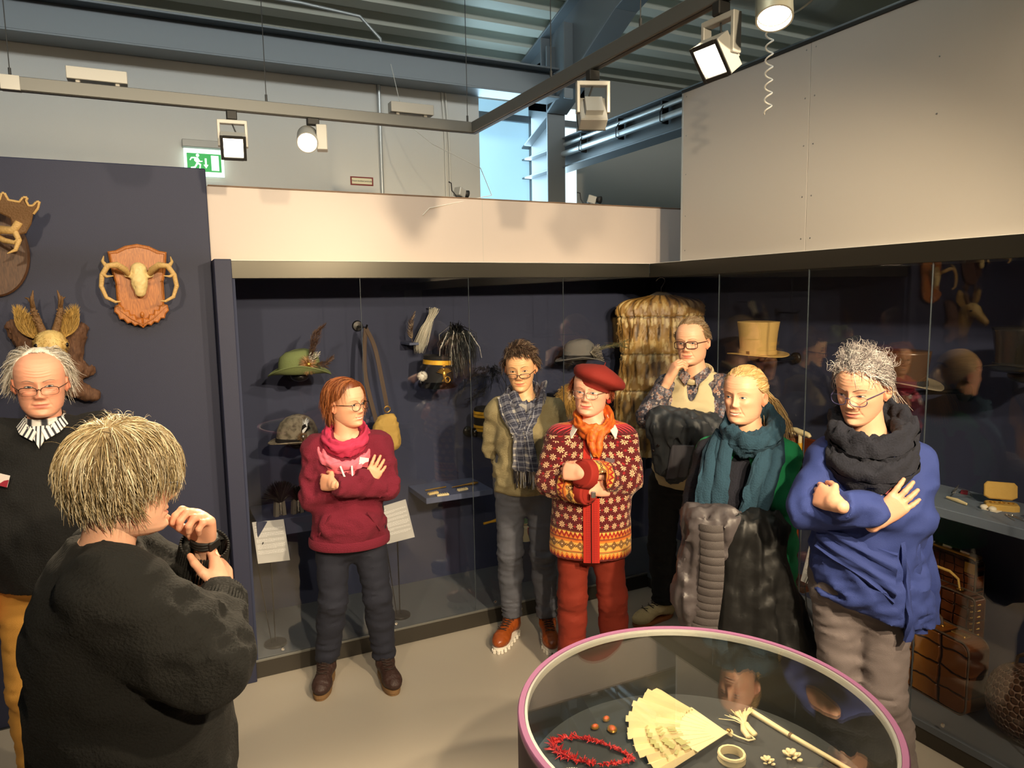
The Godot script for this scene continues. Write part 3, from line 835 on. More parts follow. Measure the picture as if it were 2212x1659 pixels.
func exhibits_back() -> void:
	var g := RandomNumberGenerator.new(); g.seed = 77
	# green hunting hat
	var o := thing("hunting_hat", "green felt hunting hat with a fur rosette and feathers", "hat", V(-2.128, 1.535, -0.32), 1.35)
	hat(o, [[0.092, 0.0], [0.094, 0.02], [0.092, 0.06], [0.086, 0.1], [0.07, 0.128], [0.045, 0.14], [0.0, 0.142]], 0.145, 0.05, "green_felt", 0.034, 1.2, 0.012)
	ribbon(o, 0.0945, 0.004, 0.022, "green_felt", 1.2)
	var ro := MB.new()
	var q := V(-0.1, 0.055, 0.05); var n := V(-0.95, 0.2, 0.25)
	rosette(ro, q, 0.055, n, [lin(150, 104, 66), lin(190, 150, 104), lin(110, 70, 42)], 3)
	put("fur_rosette", ro, "hair", o)
	var bt := MB.new(); bt.ball(q + n * 0.016, V(0.013, 0.013, 0.013), 14, 10)
	put("button", bt, "gold", o)
	var fe := MB.new()
	for i in 5: feather(fe, PV([q + V(0, 0.02, 0), q + V(-0.01, 0.09, 0.02 + 0.006 * i), q + V(-0.01 + 0.006 * i, 0.15 + 0.01 * i, 0.03 + 0.012 * i), q + V(0.0, 0.19 + 0.008 * i, 0.05 + 0.014 * i)]), 0.03, [lin(84, 60, 44), lin(60, 42, 32), lin(110, 84, 64)], 10 + i, 80)
	for i in 4: feather(fe, PV([q, q + V(-0.01, 0.04, 0.01 + i * 0.012), q + V(-0.012, 0.07, 0.02 + i * 0.016)]), 0.02, [lin(226, 220, 206), lin(40, 36, 34)], 30 + i, 50)
	for i in 3: feather(fe, PV([q + V(0, 0, 0.03), q + V(-0.01, 0.0, 0.09), q + V(0.0, 0.03 + i * 0.01, 0.14)]), 0.024, [lin(96, 70, 50), lin(70, 50, 38)], 40 + i, 60)
	put("feather", fe, "hair", o)
	arm(V(-2.128, 1.5, -0.32), V(0, 0, -0.278), "black bracket under the green hunting hat")
	# mottled grey hat
	o = thing("brushed_felt_hat", "mottled grey felt hat with a dark band and a small tuft brooch", "hat", V(-2.16, 1.163, -0.3), 1.35)
	hat(o, [[0.098, 0.0], [0.098, 0.03], [0.092, 0.07], [0.078, 0.11], [0.056, 0.137], [0.03, 0.15], [0.0, 0.152]], 0.138, 0.016, "mottled_felt", 0.008, 1.15, 0.004)
	ribbon(o, 0.1, 0.004, 0.028, "black_cloth", 1.15)
	var tu := MB.new()
	q = V(-0.098, 0.04, 0.03); n = V(-0.95, 0.2, 0.3)
	rosette(tu, q, 0.03, n, [lin(120, 86, 56), lin(160, 130, 96)], 4, 150)
	for i in 60: strand(tu, PV([q + V(0, 0.01, 0), q + V(0.0, 0.05, 0.015 + g.randfn() * 0.004), q + V(0.02, 0.085 + g.randfn() * 0.008, 0.025 + g.randfn() * 0.008)]), 0.0016)
	put("tuft", tu, "hair", o)
	var ht := MB.new()
	ht.prism(PW([W(0, -0.045), W(0.016, -0.01), W(0.024, 0.012), W(0.012, 0.024), W(0, 0.014), W(-0.012, 0.024), W(-0.022, 0.01), W(-0.014, -0.012)]), 0.006, Transform3D(Basis.from_euler(V(0.35, -PI / 2 + 0.3, -0.5)), V(-0.091, 0.085, 0.045)))
	put("feather", ht, "black_cloth", o)
	var bt2 := MB.new(); bt2.ball(q + n * 0.02, V(0.01, 0.01, 0.01), 12, 8)
	put("button", bt2, "silver", o)
	arm(V(-2.16, 1.13, -0.3), V(0, 0, -0.298), "black bracket under the mottled grey hat")
	# two chamois beard brushes in holders, on a low block
	single("display_block", span(V(-2.42, 0.7, -0.45), V(-2.02, 0.79, -0.12), 0.003), "navy_inner", "dark block carrying the two chamois brushes", "display block")
	for k: Array in [[-2.296, -0.2, 1.0, "larger black chamois hair brush in a grey holder, left one"], [-2.205, -0.2, 0.7, "smaller black chamois hair brush in a grey holder, right one"]]:
		o = thing("hair_brush", k[3], "hat brush", V(k[0], 0.79, k[1]), 0.3, "chamois brushes")
		var h := MB.new()
		h.prism(PW([W(-0.032, 0), W(-0.012, 0), W(-0.006, 0.08), W(-0.024, 0.1)]), 0.03, Transform3D.IDENTITY, 0.002)
		h.prism(PW([W(0.012, 0), W(0.032, 0), W(0.024, 0.1), W(0.006, 0.08)]), 0.03, Transform3D.IDENTITY, 0.002)
		h.box(V(0, 0.02, 0.01), V(0.03, 0.04, 0.012), 0.002)
		put("holder", h, "holder_grey", o)
		var fm := MB.new(); fm.lathe(PW([W(0, 0.01), W(0.006, 0.014), W(0.004, 0.03), W(0.008, 0.045), W(0.005, 0.06), W(0.008, 0.075), W(0.0, 0.08)]), 14, Transform3D(Basis.IDENTITY, V(0, 0, 0.03)))
		put("ferrule", fm, "silver", o)
		var br := MB.new()
		for i in int(700 * k[2]):
			var a := g.randfn() * 0.42
			var l: float = 0.12 * k[2] * g.randf_range(0.9, 1.03)
			var zz := g.randfn() * 0.16
			br.col = lin(20, 19, 18) if g.randf() < 0.9 else lin(70, 64, 56)
			strand(br, PV([V(0, 0.07, 0.03), V(sin(a) * l * 0.4, 0.07 + cos(a) * l * 0.45, 0.03 + zz * l * 0.4), V(sin(a * 1.15) * l, 0.07 + cos(a * 1.15) * l, 0.03 + zz * l)]), 0.0014)
		put("bristles", br, "hair", o)
	var bb := MB.new(); bb.box(Vector3.ZERO, V(0.09, 0.012, 0.02), 0.003)
	single("brass_bar", bb, "brass", "small brass bar on the dark block behind the person in maroon", "brass bar").position = V(-2.1, 0.797, -0.2)
	board(V(-2.358, 0.1, -0.141), [V(-2.44, 0.789, -0.14), V(-2.287, 0.793, -0.1), V(-2.272, 0.58, -0.06), V(-2.427, 0.575, -0.1)], "board_text", "grey text board on a thin stand, left of the person in maroon")
	board(V(-1.659, 0.1, -0.154), [V(-1.775, 0.775, -0.12), V(-1.612, 0.8, -0.12), V(-1.578, 0.584, -0.08), V(-1.745, 0.57, -0.08)], "board_text_b", "grey text board on a thin stand, half hidden right of the person in maroon")
	# hide bag on a long strap
	o = thing("shoulder_bag", "yellowish hide bag hanging by a long dark strap", "bag", V(-1.64, 1.06, -0.35))
	var bf := Field.new(V(-0.12, -0.04, -0.06), V(0.12, 0.28, 0.08), 0.008)
	bf.cap(V(-0.05, 0.04, 0), V(0.03, 0.03, 0), 0.04, 0.045, 0.03)
	bf.cap(V(0.03, 0.04, 0), V(0.035, 0.17, 0), 0.04, 0.03, 0.04); bf.cap(V(-0.05, 0.05, 0), V(-0.03, 0.15, 0), 0.04, 0.032, 0.04)
	bf.ell(V(-0.005, 0.1, 0.0), V(0.075, 0.1, 0.04), 0.03)
	bf.folds(0.008, V(14, 14, 14), 3)
	var bm := MB.new(); bf.mesh(bm)
	put("bag_body", bm, "hide", o)
	var rg := MB.new()
	var rp := PackedVector3Array()
	for i in 21: rp.append(V(0.005 + cos(TAU * i / 20) * 0.018, 0.232 + sin(TAU * i / 20) * 0.018, 0.01))
	rg.tube(rp, 0.0035, 8, false)
	put("ring", rg, "brass", o)
	var sr := MB.new()
	strip(sr, PV([V(0.005, 0.24, 0.01), V(-0.02, 0.42, 0.0), V(-0.045, 0.6, -0.03), V(-0.085, 0.71, -0.06)]), [V(0.012, 0.002, 0), V(0.012, 0.002, 0), V(0.012, 0.002, 0), V(0.012, 0.002, 0)], 0.003, 4, 0.001, 4)
	strip(sr, PV([V(-0.085, 0.71, -0.06), V(-0.1, 0.6, -0.05), V(-0.105, 0.42, -0.03), V(-0.06, 0.16, 0.0)]), [V(0.012, 0, 0), V(0.012, 0, 0), V(0.012, 0, 0), V(0.012, 0, 0)], 0.003, 4, 0.001, 4)
	put("strap", sr, "strap", o)
	var hk := thing("wall_hook", "round black hook plate that carries the bag strap", "hook", V(-1.725, 1.775, -0.6))
	var hp := MB.new(); hp.lathe(PW([W(0, 0.014), W(0.028, 0.012), W(0.034, 0.0)]), 24, Transform3D(Basis(Vector3.RIGHT, PI / 2), Vector3.ZERO))
	put("plate", hp, "mount_black", hk)
	var hr := MB.new(); hr.tube(PV([Vector3.ZERO, V(0, -0.005, 0.2), V(0, 0.01, 0.22)]), 0.006, 8)
	put("peg", hr, "mount_black", hk)
	# military shako
	o = thing("shako", "black shako with a gold eagle badge, white pompon and black cock-feather plume", "hat", V(-1.325, 1.43, -0.32), -0.15)
	var dr := MB.new()
	dr.lathe(PW([W(0.0, 0.006), W(0.086, 0.006), W(0.094, 0), W(0.096, 0.01), W(0.088, 0.15), W(0.09, 0.162), W(0.082, 0.166), W(0.0, 0.16)]), 44, Transform3D(Basis(Vector3.FORWARD, 0.06), Vector3.ZERO))
	put("drum", dr, "black_cloth", o)
	var gb := MB.new(); gb.lathe(PW([W(0.0895, 0.112), W(0.092, 0.113), W(0.0905, 0.138), W(0.088, 0.139)]), 44, Transform3D(Basis(Vector3.FORWARD, 0.06), Vector3.ZERO))
	put("gold_band", gb, "gold_braid", o)
	var pk := MB.new(); pk.sheet([arcrow(0.09, 0.008, 0.094), arcrow(0.12, -0.014, 0.13)], 0.004)
	put("peak", pk, "black_patent", o)
	var eg := MB.new() # double wings, body, crown and horn
	var et := Transform3D(Basis.from_euler(V(-0.04, 0.3, 0)), V(0.022, 0.052, 0.094))
	for s: float in [-1.0, 1.0]:
		for i in 6:
			var a := 0.35 + i * 0.24
			eg.prism(PW([W(0.004 * s, 0.006), W(s * (0.052 - i * 0.003) * cos(a) + 0.003 * s, 0.006 + (0.052 - i * 0.003) * sin(a)), W(s * (0.044 - i * 0.003) * cos(a + 0.16), 0.004 + (0.044 - i * 0.003) * sin(a + 0.16))]), 0.004, et)
	eg.ball(et * V(0, 0.004, 0.003), V(0.012, 0.022, 0.006), 12, 8); eg.ball(et * V(-0.004, 0.036, 0.004), V(0.007, 0.008, 0.005), 10, 6); eg.box(et * V(0, 0.058, 0.003), V(0.016, 0.012, 0.004), 0.002)
	for s: float in [-1.0, 1.0]: eg.prism(PW([W(0.002 * s, -0.012), W(0.02 * s, -0.034), W(0.008 * s, -0.036)]), 0.004, et)
	var hn := PackedVector3Array()
	for i in 21: hn.append(et * V(0.018 + cos(TAU * i / 20) * 0.017, -0.026 + sin(TAU * i / 20) * 0.017, 0.005))
	eg.tube(hn, 0.004, 6, false)
	put("eagle_badge", eg, "gold", o)
	var po := MB.new()
	rosette(po, V(-0.1, 0.05, 0.05), 0.03, V(-0.3, 0, 1), [lin(230, 226, 214), lin(214, 208, 196)], 5, 420)
	po.col = lin(220, 216, 204); po.ball(V(-0.1, 0.05, 0.05), V(0.026, 0.026, 0.022), 14, 10)
	put("pompon", po, "hair", o)
	var pm := MB.new()
	for i in 420:
		var a := g.randfn() * 0.55
		var top := V(0.12 + g.randfn() * 0.02, 0.31 + g.randfn() * 0.02, 0.0)
		var e := V(0.13 + sin(a) * 0.12, 0.31 - g.randf_range(0.12, 0.3) * (1.0 - 0.25 * absf(sin(a))), 0.03 + cos(a * 1.7) * 0.06 + g.randfn() * 0.02)
		pm.col = lin(18, 20, 20) if g.randf() < 0.8 else (lin(54, 60, 56) if g.randf() < 0.6 else lin(170, 170, 164))
		strand(pm, PV([V(0.06, 0.15, 0.02), V(0.1, 0.25, 0.02), top, top.lerp(e, 0.45) + V(sin(a) * 0.05, 0.03, 0.02), e]), 0.0024)
	for i in 16:
		var a := lerpf(-1.3, 1.3, i / 15.0)
		feather(pm, PV([V(0.11, 0.29, 0.03), V(0.12 + sin(a) * 0.07, 0.3, 0.07), V(0.125 + sin(a) * 0.125, 0.21, 0.08), V(0.13 + sin(a) * 0.135, 0.08 + 0.05 * absf(a), 0.07)]), 0.014, [lin(20, 24, 22), lin(40, 48, 44), lin(12, 12, 14)] if i % 5 else [lin(214, 212, 204), lin(180, 178, 170)], 60 + i, 60, 0.12)
	put("plume", pm, "hair", o)
	arm(V(-1.325, 1.4, -0.32), V(0, 0, -0.278), "black bracket under the shako", 0.03)
	# white plume and speckled plume
	o = thing("white_plume", "long white hair plume hanging beside the shako", "plume", V(-1.36, 1.6, -0.45))
	var wp := MB.new()
	for i in 220:
		var e := g.randfn()
		wp.col = [lin(226, 224, 212), lin(206, 204, 190), lin(180, 176, 160)][g.randi() % 3]
		strand(wp, PV([V(0.075 + g.randfn() * 0.012, 0.26 + g.randfn() * 0.008, g.randfn() * 0.01), V(0.02 + e * 0.012, 0.16, g.randfn() * 0.008), V(-0.015 + e * 0.016, 0.07, g.randfn() * 0.008), V(-0.025 + e * 0.012, g.randf() * 0.05, g.randfn() * 0.008)]), 0.0016)
	put("hairs", wp, "hair", o)
	var pn := MB.new(); pn.tube(PV([V(0.08, 0.265, 0), V(0.08, 0.27, -0.15)]), 0.004, 6)
	put("pin", pn, "mount_black", o)
	o = thing("speckled_feather", "speckled brown feather on a small stand left of the white plume", "feather", V(-1.43, 1.67, -0.45))
	var sf := MB.new()
	feather(sf, PV([V(0, 0, 0), V(-0.012, 0.06, 0), V(-0.005, 0.13, 0), V(0.025, 0.19, 0)]), 0.028, [lin(120, 96, 70), lin(70, 52, 38), lin(190, 176, 150)], 71, 160, 0.1)
	put("vane", sf, "hair", o)
	put("stand", span(V(-0.03, -0.015, -0.15), V(0.03, 0.0, 0.03), 0.002), "shelf_blue", o)
	# little shelf with bone and brass pieces
	o = thing("wall_shelf", "small blue-grey shelf with bone and brass pieces", "shelf", V(-1.22, 0.745, -0.6))
	put("slab", boxm(V(0, -0.018, 0.17), V(0.44, 0.036, 0.34), 0.003), "shelf_blue", o)
	var names := ["cream bone comb lying at the left end of the small shelf", "flat ivory tablet lying in the middle of the small shelf", "slim brass pin lying behind the ivory pieces on the small shelf", "ivory strip lying right of the middle on the small shelf", "feathered brass hairpin at the right end of the small shelf"]
	for i in 5:
		var m := MB.new()
		if i == 4: m.tube(PV([V(-0.09, 0.008, 0), V(0.0, 0.012, 0), V(0.06, 0.016, 0.01), V(0.09, 0.014, 0)]), [0.003, 0.006, 0.011, 0.006], 8)
		elif i == 2: m.tube(PV([V(-0.07, 0.006, 0), V(0.07, 0.01, 0)]), 0.005, 8)
		else:
			m.box(V(0, 0.006, 0), V([0.07, 0.075, 0, 0.07][i], 0.012, 0.026), 0.003)
			for k in 5: m.box(V(-0.028 + k * 0.014, 0.013, 0), V(0.006, 0.004, 0.022), 0.001)
		var pc := single("shelf_piece", m, ["bone", "ivory", "brass", "ivory", "brass"][i], names[i], "small antique", "pieces on the small shelf")
		pc.position = V([-1.37, -1.33, -1.32, -1.18, -1.13][i], 0.745, [-0.33, -0.27, -0.42, -0.32, -0.4][i])
		pc.rotation.y = [0.2, -0.1, 0.05, 0.15, 0.05][i]
	# black cap with gold bands, and cock feathers behind the person in olive
	o = thing("banded_cap", "black cylindrical cap with two yellow bands half hidden behind the olive sweater", "hat", V(-1.02, 1.09, -0.28))
	var cp := MB.new(); cp.lathe(PW([W(0, 0), W(0.082, 0), W(0.084, 0.005), W(0.08, 0.165), W(0.074, 0.172), W(0, 0.175)]), 40)
	put("drum", cp, "black_cloth", o)
	for h: float in [0.03, 0.115]:
		for dd: float in [0.0, 0.02]:
			var bd := MB.new(); bd.lathe(PW([W(0.083, h + dd), W(0.0855, h + dd + 0.001), W(0.085, h + dd + 0.016), W(0.082, h + dd + 0.017)]), 40)
			put("gold_band", bd, "gold_braid", o)
	var kb := MB.new(); kb.ball(V(-0.085, 0.02, 0.0), V(0.028, 0.03, 0.03), 16, 10)
	put("side_boss", kb, "black_patent", o)
	arm(V(-1.02, 1.06, -0.28), V(0, 0, -0.318), "black bracket under the cap with yellow bands")
	o = thing("cock_feathers", "bunch of black cock feathers behind the head with dark hair", "feathers", V(-0.96, 1.42, -0.35))
	var cf := MB.new()
	for i in 26:
		var a := g.randf_range(-1.2, 2.6)
		var l := g.randf_range(0.1, 0.19)
		feather(cf, PV([V(g.randfn() * 0.02, g.randfn() * 0.05, 0), V(-sin(a) * l * 0.5, cos(a) * l * 0.6, g.randfn() * 0.03), V(-sin(a) * l, cos(a) * l * 0.75 - 0.03, g.randfn() * 0.04), V(-sin(a) * l * 1.15, cos(a) * l * 0.5 - 0.08, g.randfn() * 0.05)]), 0.018, [lin(12, 12, 14), lin(26, 28, 30), lin(56, 58, 60)], 90 + i, 46, 0.15)
	put("feather", cf, "hair", o)
	var bo := MB.new(); bo.lathe(PW([W(0, 0), W(0.008, 0.004), W(0.007, 0.05), W(0.011, 0.09), W(0.004, 0.1), W(0, 0.102)]), 14, Transform3D(Basis(Vector3.FORWARD, PI / 2 - 0.1), Vector3.ZERO))
	single("bone_handle", bo, "gold_braid", "small yellow handle on the case wall left of the grey jeans", "handle").position = V(-1.09, 0.545, -0.22)
	o = thing("painted_figure", "small painted figure seen between the legs in grey jeans", "figurine", V(-0.755, 0.36, -0.3))
	var fb := MB.new(); fb.lathe(PW([W(0, 0), W(0.036, 0.0), W(0.032, 0.03), W(0.022, 0.06), W(0.026, 0.085), W(0.012, 0.1)]), 20)
	put("robe", fb, "ivory", o)
	var fh := MB.new(); fh.ball(V(0, 0.118, 0), V(0.016, 0.02, 0.016), 14, 10)
	put("head", fh, "ivory", o)
	var fc := MB.new(); fc.lathe(PW([W(0.026, 0.12), W(0.018, 0.135), W(0.0, 0.15)]), 16)
	put("cap", fc, "figure_green", o)
	var fs := MB.new(); fs.box(V(0.012, 0.055, 0.024), V(0.016, 0.07, 0.008), 0.002)
	put("sash", fs, "bright_red", o)
	put("pedestal", span(V(-0.05, -0.26, -0.05), V(0.05, 0.0, 0.05), 0.002), "navy_inner", o)
	# grey hat with feathers
	o = thing("fedora", "grey felt hat with a feather spray above the red beret", "hat", V(-0.325, 1.52, -0.32), 1.15)
	hat(o, [[0.088, 0.0], [0.09, 0.025], [0.087, 0.07], [0.08, 0.105], [0.062, 0.13], [0.036, 0.14], [0.0, 0.142]], 0.138, 0.02, "grey_felt", 0.03, 1.2, 0.016)
	ribbon(o, 0.0915, 0.003, 0.03, "black_cloth", 1.2)
	var ff := MB.new()
	q = V(-0.085, 0.05, 0.06)
	for i in 9: feather(ff, PV([q, q + V(-0.012, 0.03 - i * 0.008, 0.03), q + V(-0.012, 0.05 - i * 0.014, 0.06 + 0.004 * i)]), 0.022, [lin(180, 172, 156), lin(120, 110, 94), lin(70, 66, 56)], 120 + i, 40, 0.3)
	for i in 3: feather(ff, PV([q, q + V(-0.02, 0.035, 0.09), q + V(0.02, 0.055 - i * 0.008, 0.2), q + V(0.07, 0.075 - i * 0.03, 0.27)]), 0.018, [lin(120, 110, 70), lin(84, 76, 48), lin(50, 74, 56)], 140 + i, 110, 0.1)
	put("feather", ff, "hair", o)
	arm(V(-0.325, 1.49, -0.32), V(0, 0, -0.278), "black bracket under the grey feathered hat")
	o = thing("fur_muff", "golden fur muff behind the shoulder in the olive sweater", "muff", V(-0.4, 1.25, -0.34))
	var mf := MB.new(); mf.col = lin(170, 130, 66); mf.ball(Vector3.ZERO, V(0.07, 0.1, 0.07), 20, 14)
	for i in 1100:
		var d := V(g.randfn(), g.randfn(), g.randfn()).normalized()
		var p := d * V(0.07, 0.1, 0.07)
		mf.col = lin(190, 152, 84) * g.randf_range(0.6, 1.2); mf.col.a = 1
		strand(mf, PV([p, p + d * 0.014 + V(0, -0.004, 0), p + d * 0.022 + V(g.randfn() * 0.006, -0.014, 0)]), 0.0013)
	put("fur", mf, "hair", o)
	put("support", span(V(-0.02, -0.02, -0.26), V(0.02, 0.02, 0.0)), "mount_black", o)
	fur_vest()

func arcrow(r: float, y: float, rz: float) -> PackedVector3Array:
	var p := PackedVector3Array()
	for i in 17:
		var a := lerpf(-1.15, 1.15, i / 16.0)
		p.append(V(sin(a) * r, y - 0.012 * cos(a) * (1.0 if r > 0.1 else 0.0), cos(a) * rz))
	return p

static func fur_color(p: Vector3, n: FastNoiseLite) -> Color:
	var f := 0.5 + 0.5 * n.get_noise_3d(p.x * 9.0, p.y * 4.0, p.z * 6.0)
	var c := lin(128, 90, 42).lerp(lin(212, 170, 96), clampf(f * 1.5 - 0.25, 0, 1))
	var a := atan2(p.x / 0.3, p.z / 0.125) * 0.27 + 0.008 * n.get_noise_2d(p.y * 8.0, 4.0)
	var yy := p.y + 0.03 * n.get_noise_2d(floor(a / 0.078) * 3.0, 7.0) * 2.0
	var row := floor(yy / 0.25)
	var q := W(fposmod(a, 0.078) - 0.039, fposmod(yy, 0.25) - 0.1)
	var e := pow(q.x / 0.0125, 2) + pow(q.y / 0.062, 2)
	if e < 1.0: c = c.lerp(lin(50, 30, 14), 0.9 * (1.0 - e * 0.5))
	var q2 := W(absf(q.x) - 0.026, q.y - 0.085)
	var e2 := pow(q2.x / 0.0125, 2) + pow(q2.y / 0.034, 2)
	if e2 < 1.0: c = c.lerp(lin(244, 220, 162), 0.95 * (1.0 - e2 * 0.4))
	var q3 := W(absf(q.x) - 0.03, q.y + 0.07)
	var e3 := pow(q3.x / 0.01, 2) + pow(q3.y / 0.03, 2)
	if e3 < 1.0: c = c.lerp(lin(240, 214, 154), 0.8 * (1.0 - e3 * 0.4))
	if absf(fposmod(p.y + 0.01 * n.get_noise_2d(p.x * 30, 0), 0.25) - 0.205) < 0.006: c = c * 0.5
	c.a = 1.0
	return c

func fur_vest() -> void:
	var o := thing("fur_vest", "long sleeveless fur vest pieced from small pelts on a hanger", "vest", V(0.28, 0.83, -0.24), -0.42)
	var n := FastNoiseLite.new(); n.seed = 4; n.frequency = 1.0; n.fractal_octaves = 3
	var rl := [[0.0, 0.0, 0, 0.315, 0.13], [0.2, 0.0, 0, 0.315, 0.13], [0.5, 0, 0, 0.3, 0.125], [0.72, 0, 0, 0.275, 0.115], [0.82, 0, 0, 0.28, 0.115], [0.97, 0, 0, 0.3, 0.105], [1.03, 0, 0, 0.295, 0.095], [1.07, 0, 0, 0.24, 0.08], [1.1, 0, 0, 0.09, 0.05]]
	var m := MB.new()
	var rows := []
	for j in 231:
		var y := 1.1 * j / 230.0
		var rg := Field.ring_at(rl, y)
		var row := PackedVector3Array()
		for i in 221:
			var a := TAU * i / 220 + PI
			var k := 1.0 + 0.1 * n.get_noise_3d(sin(a) * 2.5, y * 3.0, cos(a) * 2.5) + 0.05 * n.get_noise_3d(sin(a) * 9.0, y * 5.0, 2.0) - 0.03 * exp(-pow((fposmod(y, 0.25) - 0.205) / 0.008, 2))
			row.append(V(sin(a) * rg[2] * k, y, cos(a) * rg[3] * k))
		rows.append(row)
	for row in rows:
		for q in row:
			m.col = fur_color(q, n)
			m.p(q)
	for j in 230:
		for i in 220: m.q4(j * 221 + i, j * 221 + i + 1, j * 221 + i + 222, j * 221 + i + 221)
	put("pelts", m, "hair", o)
	var h := MB.new()
	var g := RandomNumberGenerator.new(); g.seed = 9
	for i in 2600:
		var k := g.randi() % m.v.size()
		var p := m.v[k]
		if p.z < -0.03: continue
		var d := V(p.x * 0.6, 0, p.z + 0.02).normalized()
		h.col = fur_color(p, n) * g.randf_range(0.75, 1.15); h.col.a = 1
		strand(h, PV([p, p + d * 0.007 + V(g.randfn() * 0.003, -0.008, 0), p + d * 0.007 + V(g.randfn() * 0.004, -0.014, 0)]), 0.0012)
	put("loose_fur", h, "hair", o)
	var hg := MB.new()
	hg.prism(PW([W(-0.22, 1.02), W(-0.08, 1.1), W(-0.03, 1.125), W(0.03, 1.125), W(0.08, 1.1), W(0.22, 1.02), W(0.2, 1.0), W(0, 1.08), W(-0.2, 1.0)]), 0.03, Transform3D(Basis.IDENTITY, V(0, 0, -0.015)), 0.006)
	put("hanger", hg, "felt_lining", o)
	var hk := MB.new()
	hk.tube(PV([V(0, 1.12, 0), V(0, 1.15, 0), V(0.012, 1.168, 0), V(0.026, 1.19, 0), V(0.022, 1.212, 0), V(0.0, 1.222, 0), V(-0.02, 1.214, 0), V(-0.036, 1.196, 0)]), 0.0035, 8)
	put("hook", hk, "silver", o)
	var wr := MB.new(); wr.tube(PV([V(0.28, 2.046, -0.24), V(0.28, 2.058, -0.24)]), 0.002, 6)
	single("hanger_wire", wr, "silver", "short wire at the case top holding the fur vest hanger", "wire")

# a bag: outline with rounded corners, thickness d, front face printed
func case_body(o: Node3D, w: float, h: float, d: float, r: float, m: String, us: float, called := "shell") -> void:
	var poly := PackedVector2Array()
	for k in 4:
		var c := W(w * 0.5 - r, 0) * (1.0 if k in [0, 3] else -1.0) + W(0, h - r if k < 2 else r)
		for i in 7:
			var a := PI * 0.5 * k + PI * 0.5 * i / 6.0
			poly.append(c + W(cos(a), sin(a)) * r)
	var mb := MB.new()
	mb.prism(poly, d, Transform3D(Basis.IDENTITY, V(0, 0, -d * 0.5)), 0.012, us)
	put(called, mb, m, o)
	var st := MB.new()
	for z: float in [d * 0.5 - 0.004, -d * 0.5 + 0.004]:
		var ring := PackedVector3Array()
		for i in poly.size() + 1: ring.append(V(poly[i % poly.size()].x, poly[i % poly.size()].y, z) * V(0.985, 1, 1) + V(0, 0.0 , 0.0))
		st.tube(ring, 0.0045, 6, false)
	put("welt", st, "strap", o)

func bag_handle(o: Node3D, w: float, y: float, h: float, m: String, r := 0.009) -> void:
	var b := MB.new()
	b.tube(PV([V(-w * 0.5, y, 0), V(-w * 0.46, y + h * 0.7, 0), V(-w * 0.3, y + h, 0), V(w * 0.3, y + h, 0), V(w * 0.46, y + h * 0.7, 0), V(w * 0.5, y, 0)]), [r * 0.6, r * 0.8, r, r, r * 0.8, r * 0.6], 10)
	put("handle", b, m, o)
	for s: float in [-1.0, 1.0]: put("handle_mount", boxm(V(s * w * 0.5, y + 0.004, 0), V(0.024, 0.012, 0.024), 0.003), "brass", o)

